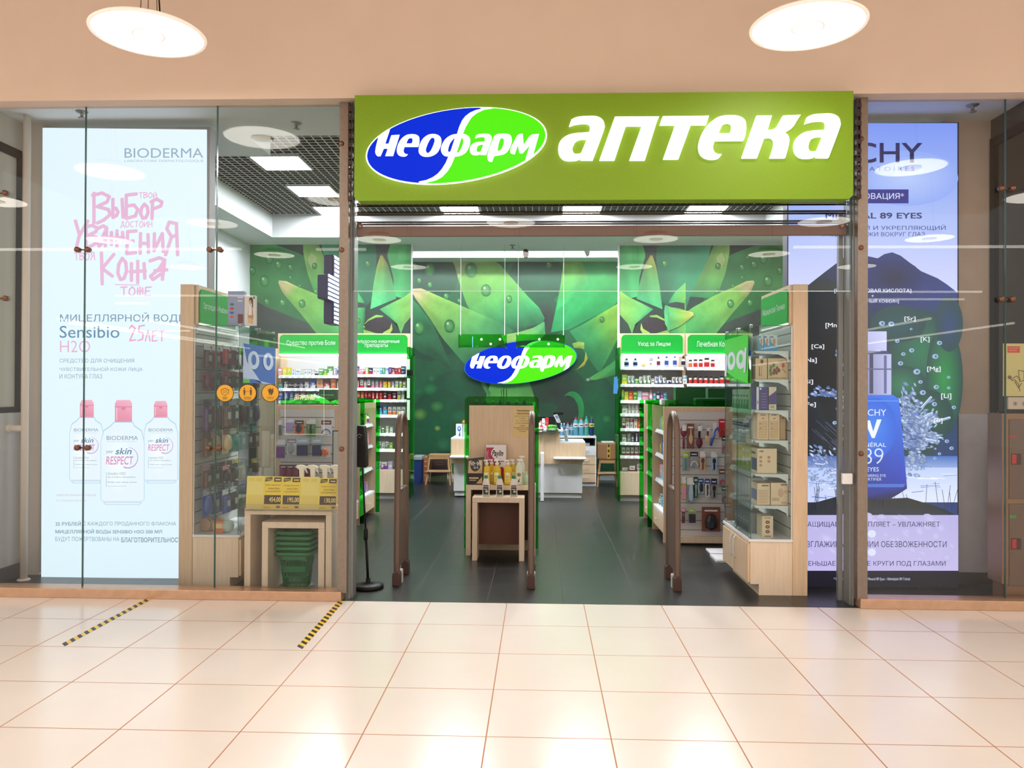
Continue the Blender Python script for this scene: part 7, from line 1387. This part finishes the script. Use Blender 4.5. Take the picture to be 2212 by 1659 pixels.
# step stools
m_stool = wood('pine stool', (168, 130, 92), (190, 152, 110), axis='X')
def stool(lab, x0, x1, yt, ys, yb, Y, grp_='step stools'):
    t = thing('step_stool', lab, 'step stool', (ux((x0+x1)/2, yb, Y), Y+.15, 0), grp_); a, c = ux(x0, yb, Y), ux(x1, yb, Y); zt_ = uz(x0, yt, Y); zs = uz(x0, ys, Y)
    b = MB(); b.box(a+.04, c-.04, Y+.12, Y+.4, zt_-.03, zt_); b.obj('seat', m_stool, t, bevel=.005)
    b = MB(); b.box(a+.01, c-.01, Y-.02, Y+.2, zs-.025, zs); b.obj('step', m_stool, t, bevel=.005)
    for sx, xx in ((1, a), (-1, c)):
        b = MB(); b.tube([(xx+sx*.01, Y, 0), (xx+sx*.06, Y+.14, zt_-.03)], .017, 4); b.obj('leg', m_stool, t)
        b = MB(); b.tube([(xx+sx*.02, Y+.42, 0), (xx+sx*.06, Y+.38, zt_-.03)], .017, 4); b.obj('leg', m_stool, t)
    b = MB(); b.box(a+.05, c-.05, Y+.12, Y+.14, zt_-.08, zt_-.03); b.obj('apron', m_stool, t)
    return a, c, zt_
stool('pine step stool standing before the recessed mural, left of the counters', 918, 973, 983, 1017, 1047, 13.75)
a, c, zst = stool('pine step stool carrying a cardboard box, right of the drawer unit', 1290, 1338, 992, 1021, 1051, 13.7)
b = MB(); x0, x1 = ux(1290, 980, 13.8), ux(1333, 980, 13.8); z1 = uz(1300, 957, 13.8); b.box(x0, x1, 13.8, 14.12, zst+.001, z1, lin((150, 112, 76))); b.frame(lambda u, v: (x0+(x1-x0)*u, 13.7995, zst+(z1-zst)*v), (0, -1, 0)); b.rect(.5, 0, .66, 1, (200, 160, 50)); [b.rect(.54, y, .62, y+.16, (40, 30, 20)) for y in (.1, .42, .74)]; b.rect(0, .9, 1, 1, (170, 134, 96))
tagit(b.obj('cardboard_box', m_print, origin=((x0+x1)/2, 13.95, zst)), 'brown cardboard box with yellow tape on the right step stool', 'box')
b = MB(); b.box(ux(1301, 980, 13.8), ux(1327, 980, 13.8), 13.85, 14.05, z1+.001, z1+.02); tagit(b.obj('paper_stack', m_white, origin=(ux(1314, 980, 13.8), 13.95, z1)), 'flat white papers lying on the cardboard box', 'paper')
b = MB(); b.pbox(915, 983, 924, 1046, 14.3, .03, lin((196, 120, 76))); b.frame(pf(14.299), (0, -1, 0)); [b.rect(916, 986+k*10, 923, 988+k*10, (230, 200, 170)) for k in range(5)]
tagit(b.obj('board', m_print, origin=U(920, 1046, Y=14.3)), 'narrow terracotta printed board leaning left of the left stool', 'board')
b = MB(); b.pbox(926, 989, 966, 1045, 14.35, .03, lin((70, 52, 50))); b.frame(pf(14.349), (0, -1, 0)); b.text('Органайз', 940, 997, 958, 1000, (140, 110, 110)); b.text('продукция', 941, 1002, 958, 1005, (140, 110, 110)); b.poly([(926, 1030), (966, 1026), (966, 1044), (926, 1044)], (90, 100, 70))
tagit(b.obj('board', m_print, origin=U(946, 1045, Y=14.35)), 'dark brown printed board standing behind the left stool', 'board')
t = thing('storage_bin', 'blue plastic bin with a grey lid beside the recess corner', 'bin', (ux(900, 1046, 13.9), 13.9, 0)); b = MB(); b.pbox(891, 994, 909, 1047, 13.9, .35); b.obj('bin', mat('blue bin plastic', (24, 50, 110), .5), t, bevel=.01); b = MB(); b.pbox(890, 986, 911, 994, 13.88, .4); b.obj('lid', mat('grey bin lid', (150, 164, 170), .5), t, bevel=.01)

# hanging acrylic trays over the counters
m_wire = mat('pale wire', (210, 220, 214), .4)
for k, (xa, xb2, wires) in enumerate([(990, 1094, (995, 1090)), (1115, 1220, (1119, 1217))]):
    Yt = 12.95; t = thing('hanging_tray', 'green acrylic tray hanging on thin wires over the counters, %s one' % ['left', 'right'][k], 'hanging tray', U((xa+xb2)/2, 751, Y=Yt), 'green trays hanging over the counters')
    b = MB(); b.pbox(xa, 722, xb2, 751, Yt, .006).pbox(xa, 722, xa+1, 751, Yt, .25).pbox(xb2-1, 722, xb2, 751, Yt, .25); z = uz(xa, 747, Yt); b.box(ux(xa, 740, Yt), ux(xb2, 740, Yt), Yt, Yt+.25, z, z+.006).pbox(xa, 722, xb2, 751, Yt+.25, .006); b.obj('tray', glassy('green tray acrylic', (.42, .88, .42), 1.45, .08, gain=.6), t)
    for w in wires: b = MB(); p = U(w, 724, Y=Yt); b.tube([p, (p[0], p[1], ZS)], .006, 5); b.obj('wire', m_wire, t)
    b = MB(); b.pbox(xa+30, 727, xa+31.5, 750, Yt-.01, .01); b.obj('tag', mat('cyan tag', (80, 180, 210), .5), t) if k == 0 else None
    for q in range(3): pp = U(xa+50+q*20, 733+(q % 2)*10, Y=Yt-.004); b = MB(); b.lathe([(.002, 0), (.02, 0), (.02, .006)], pp, 10, 'Y'); b.obj('sticker', m_white, t)
# ceiling fittings
def sprink(px, py, lab):
    X, Yy, Z = U(px, py, Z=ZS-.02); b = MB(); b.lathe([(.05, .02), (.045, .012), (.014, .01), (.012, -.03), (.03, -.034), (.03, -.038), (.002, -.04)], (X, Yy, ZS-.02), 14); tagit(b.obj('sprinkler', m_grey, origin=(X, Yy, ZS), smooth=True), lab, 'sprinkler', 'ceiling sprinklers')
sprink(640, 270, 'small ceiling sprinkler behind the glass beside the left post'); sprink(177, 246, 'small ceiling sprinkler above the pale blue poster'); sprink(2101, 232, 'small ceiling sprinkler above the dark blue poster'); sprink(1107, 532, 'tiny ceiling sprinkler over the counters')
X, Yy, Z = U(1136, 541, Y=13.4); b = MB(); b.lathe([(.03, .14), (.05, .1), (.05, .06), (.03, .0), (.003, -.01)], (X, Yy, ZS-.14), 14); tagit(b.obj('security_camera', m_black, origin=(X, Yy, ZS), smooth=True), 'small black dome camera under the soffit over the counters', 'camera')
X, Yy, Z = U(1268, 545, Y=13.45); b = MB(); b.prism([(X-.05, Yy, ZS), (X+.05, Yy, ZS), (X+.04, Yy, ZS-.08), (X, Yy, ZS-.11)], (0, .06, 0)); tagit(b.obj('motion_sensor', m_white, origin=(X, Yy, ZS)), 'small white motion sensor under the soffit over the counters', 'sensor')

# ================================================================ window stickers
def sticker(px, lab, txt, icon):
    Ys = GY-.002; b = MB().frame(pf(Ys), (0, -1, 0), .0003); b.blob(px, 849, 19.3, 19.3, (60, 46, 24), n=40); b.blob(px, 849, 17.8, 17.8, (222, 164, 34), n=40)
    ik = (90, 64, 20)
    if icon == 0: b.poly([(px-9, 842), (px, 838), (px+9, 842), (px+8, 850), (px, 855), (px-8, 850)], ik); b.poly([(px-7.8, 843), (px, 839.4), (px+7.8, 843), (px+7, 849.4), (px, 853.6), (px-7, 849.4)], (222, 164, 34)); b.rect(px-5, 844, px+5, 844.8, ik); b.rect(px-5, 847, px+5, 847.8, ik)
    elif icon == 1:
        for s_ in (-1, 1): b.blob(px+s_*7, 839, 1.5, 1.8, ik); b.poly([(px+s_*7-2.4, 842), (px+s_*7+2.4, 842), (px+s_*7+2, 848), (px+s_*7+1.2, 854), (px+s_*7-1.2, 854), (px+s_*7-2, 848)], ik)
        b.rect(px-3.5, 844.8, px+3.5, 845.4, ik)
    else:
        for s_ in (-1, 1): b.poly([(px+s_*1, 853), (px+s_*1-3, 846), (px+s_*3-3, 838), (px+s_*3, 842), (px+s_*3+3, 837), (px+s_*4+3, 846), (px+s_*3, 854)], ik)
    for k, q in enumerate(txt): b.text(q, px-len(q)*.85, 856.5+k*3.6, px+len(q)*.85, 859.2+k*3.6, ik)
    tagit(b.obj('window_sticker', m_print, origin=U(px, 868, Y=Ys)), lab, 'sticker', 'round yellow stickers on the left glass')
sticker(486, 'round yellow window sticker with a face mask picture', ['Носите', 'маски'], 0); sticker(535, 'round yellow window sticker with two distanced figures', ['Соблюдайте', 'дистанцию', '1,5 м'], 1); sticker(584, 'round yellow window sticker with a pair of gloves', ['Надевайте', 'перчатки'], 2)
b = MB().frame(pf(GY-.002), (0, -1, 0), .0003); b.text('аптека', 635, 853, 681, 864, (226, 216, 190), bold=.03, shear=.25)
o = [(616, 938), (616, 838), (620, 832), (697, 832), (700, 838), (700, 938), (616, 938)]
for p, q in zip(o, o[1:]): b.stroke([p, q], 1.0, (206, 206, 190))
tagit(b.obj('window_sticker', m_print, origin=U(658, 938, Y=GY)), 'thin cream outline sticker with the word аптека on the left glass', 'sticker')

# ================================================================ left and right ends of the window bays
Yp2 = 6.92
b = MB(); b.box(-4.79, ux(89, 700, Yp2), Yp2, Yp2+.3, 0, ZS); struct(b, 'wall_left_2', mat('cream column paint', (214, 206, 198), .7))
b = MB(); b.box(-4.79, ux(36, 500, 6.85), 6.33, 6.92, 1.5, ZS); struct(b, 'window_7', mat('frosted side glazing', (214, 214, 200), .25))
xq = ux(36, 500, 6.85)
b = MB(); b.box(xq, xq+.012, 6.33, 6.9, 3.7, 3.78).box(xq, xq+.012, 6.84, 6.9, 1.45, 3.78).box(xq, xq+.012, 6.33, 6.9, 1.45, 1.5); struct(b, 'trim_6', m_black)
b = MB(); b.box(-4.79, xq+.03, 6.33, 6.92, .12, 1.45); struct(b, 'wall_left_3', mat('white lower panel', (206, 206, 204), .4))
b = MB(); b.box(-4.79, xq+.05, 6.33, 6.92, 0, .12); struct(b, 'baseboard_left_2', m_plink)
t = thing('pipe', 'white painted vertical pipe with an elbow at the left edge', 'pipe', U(57, 1272, Y=6.75)); xp = ux(57, 1100, 6.75); ze = uz(57, 925, 6.75)
m_pipe = mat('pipe cream paint', (228, 214, 200), .45)
b = MB(); b.tube([(xp, 6.72, 0.02), (xp, 6.72, ZS)], .03, 14); b.obj('riser', m_pipe, t, smooth=True)
b = MB(); b.tube([(xp, 6.72, ze), (xp-.17, 6.72, ze)], .028, 12); b.lathe([(.036, -.02), (.036, .03)], (xp-.15, 6.72, ze), 14, 'X'); b.obj('elbow', m_pipe, t, smooth=True)
b = MB(); b.lathe([(.055, 0), (.05, .012), (.034, .016)], (xp, 6.72, 0.001), 16); b.obj('floor_collar', m_pipe, t, smooth=True)
# right end
Yr2 = 7.05
b = MB(); b.box(ux(2062, 700, Yr2)-.1, 4.0, Yr2, Yr2+.1, 1.475, ZS); struct(b, 'wall_right_2', mat('taupe wall paint', (214, 192, 174), .7, noise=.04))
b = MB(); b.box(ux(2062, 700, Yr2)-.1, 4.0, Yr2-.02, Yr2+.1, .1, 1.475); struct(b, 'wall_right_3', mat('pale grey lower wall', (236, 230, 240), .5, noise=.05))
xs_ = ux(2150, 700, 6.98)
b = MB(); b.box(xs_, xs_+.04, 6.33, Yr2, 1.5, ZS); struct(b, 'window_8', mat('dark side glazing', (36, 46, 46), .05, spec=.8))
b = MB(); b.box(xs_-.02, xs_, Yr2-.09, Yr2-.02, 1.45, 3.85).box(xs_-.02, xs_, 6.33, Yr2-.02, 3.8, 3.87); struct(b, 'trim_7', m_black)
b = MB(); b.box(xs_-.01, xs_+.04, 6.33, Yr2-.03, .1, 1.48); struct(b, 'window_9', mat('mirror panel', (150, 150, 156), .03, metal=.9))
b = MB(); b.box(ux(2062, 700, Yr2)-.1, 4.0, Yr2-.04, Yr2-.02, 0, .1); struct(b, 'baseboard_right_2', m_plink)
Yk = 6.36
m_cab = mat('tan fire cabinet metal', (150, 112, 78), .4, metal=.2)
t = thing('fire_cabinet', 'tan metal fire hose cabinet with two doors at the right edge', 'fire cabinet', U(2215, 1292, Y=Yk)); xa, xb2 = ux(2164, 1000, Yk), 3.985; z0, z1 = uz(2164, 1273, Yk), uz(2164, 893, Yk)
b = MB(); b.box(xa, xb2, Yk, Yk+.2, max(.16, z0), z1); b.obj('cabinet_body', m_cab, t, bevel=.004)
b = MB(); b.box(xa+.03, xb2, Yk+.02, Yk+.18, .0, max(.16, z0)); b.obj('cabinet_foot', m_cab, t)
m_dk = mat('brown smoked door', (112, 84, 66), .2)
for k, (ya_, yb_) in enumerate([(906, 1078), (1088, 1264)]):
    b = MB(); b.box(ux(2179, 1000, Yk), xb2-.02, Yk-.008, Yk, uz(2179, yb_, Yk), uz(2179, ya_, Yk)); d = b.obj('door', m_dk, t, bevel=.003)
    yw = (980, 1163)[k]; b = MB(); b.pbox(2185, yw, 2206, yw+24, Yk-.012, .004); b.obj('handle_recess', m_darkmetal, d); b = MB(); b.pbox(2186, yw+2, 2196, yw+22, Yk-.014, .004); b.obj('red_flap', mat('red flap', (200, 30, 30), .4), d)
b = MB(); b.pbox(2181, 1113, 2196, 1119, Yk-.0095, .001); b.obj('green_sticker', mat('green sticker', (70, 160, 60), .5), t); b = MB(); b.pbox(2180, 940, 2195, 945, Yk-.0095, .001); b.obj('red_mark', mat('red mark', (190, 50, 30), .5), t)
Yq = 6.34
b = MB(); b.pbox(2167, 742, 2222, 856, Yq, .006, lin((214, 200, 128))); b.frame(pf(Yq-.0005), (0, -1, 0), .0003); b.rect(2176, 748, 2203, 762, (206, 70, 50)); b.rect(2179, 751, 2200, 753, (230, 130, 100)); b.rect(2179, 756, 2196, 758, (230, 130, 100))
dk_ = (110, 90, 60)
for L in [[(2178, 812), (2186, 822), (2192, 820), (2200, 830), (2203, 845)], [(2200, 800), (2212, 802), (2212, 822), (2202, 824), (2200, 800)], [(2186, 818), (2196, 812), (2204, 820)], [(2192, 824), (2200, 838), (2206, 828)]]: b.stroke(L, 1.6, dk_)
b.blob(2181, 815, 4, 4, dk_)
tagit(b.obj('evacuation_plan', m_print, origin=U(2190, 856, Y=Yq)), 'yellow evacuation plan with a red heading at the right edge', 'poster')
b = MB(); b.pbox(2178, 858, 2222, 884, Yq, .02, lin((206, 190, 170))); b.frame(pf(Yq-.0005), (0, -1, 0), .0003); [b.blob(x, 872, 5, 5, (170, 150, 128)) for x in (2193, 2212)]; [b.blob(x, 872, 1.6, 1.6, (90, 70, 56)) for x in (2193, 2212)]
tagit(b.obj('light_switch', m_print, origin=U(2200, 884, Y=Yq)), 'cream double wall switch below the evacuation plan', 'switch')
# bathroom scales on the floor
b = MB(); a_ = U(1558, 1205, Z=.0); b.box(a_[0]-.1, a_[0]+.16, 7.75, 8.05, .001, .025).box(a_[0]-.1, a_[0]+.16, 7.78, 8.0, .025, .03); tagit(b.obj('bathroom_scale', m_white, origin=(a_[0], 7.9, 0), bevel=.006), 'flat white bathroom scale on the floor behind the right display case', 'scale')
b = MB(); b.box(a_[0]-.08, a_[0]+.14, 8.1, 8.35, .001, .024); tagit(b.obj('bathroom_scale', m_white, origin=(a_[0], 8.2, 0), bevel=.006), 'second white bathroom scale on the floor, behind the first', 'scale')
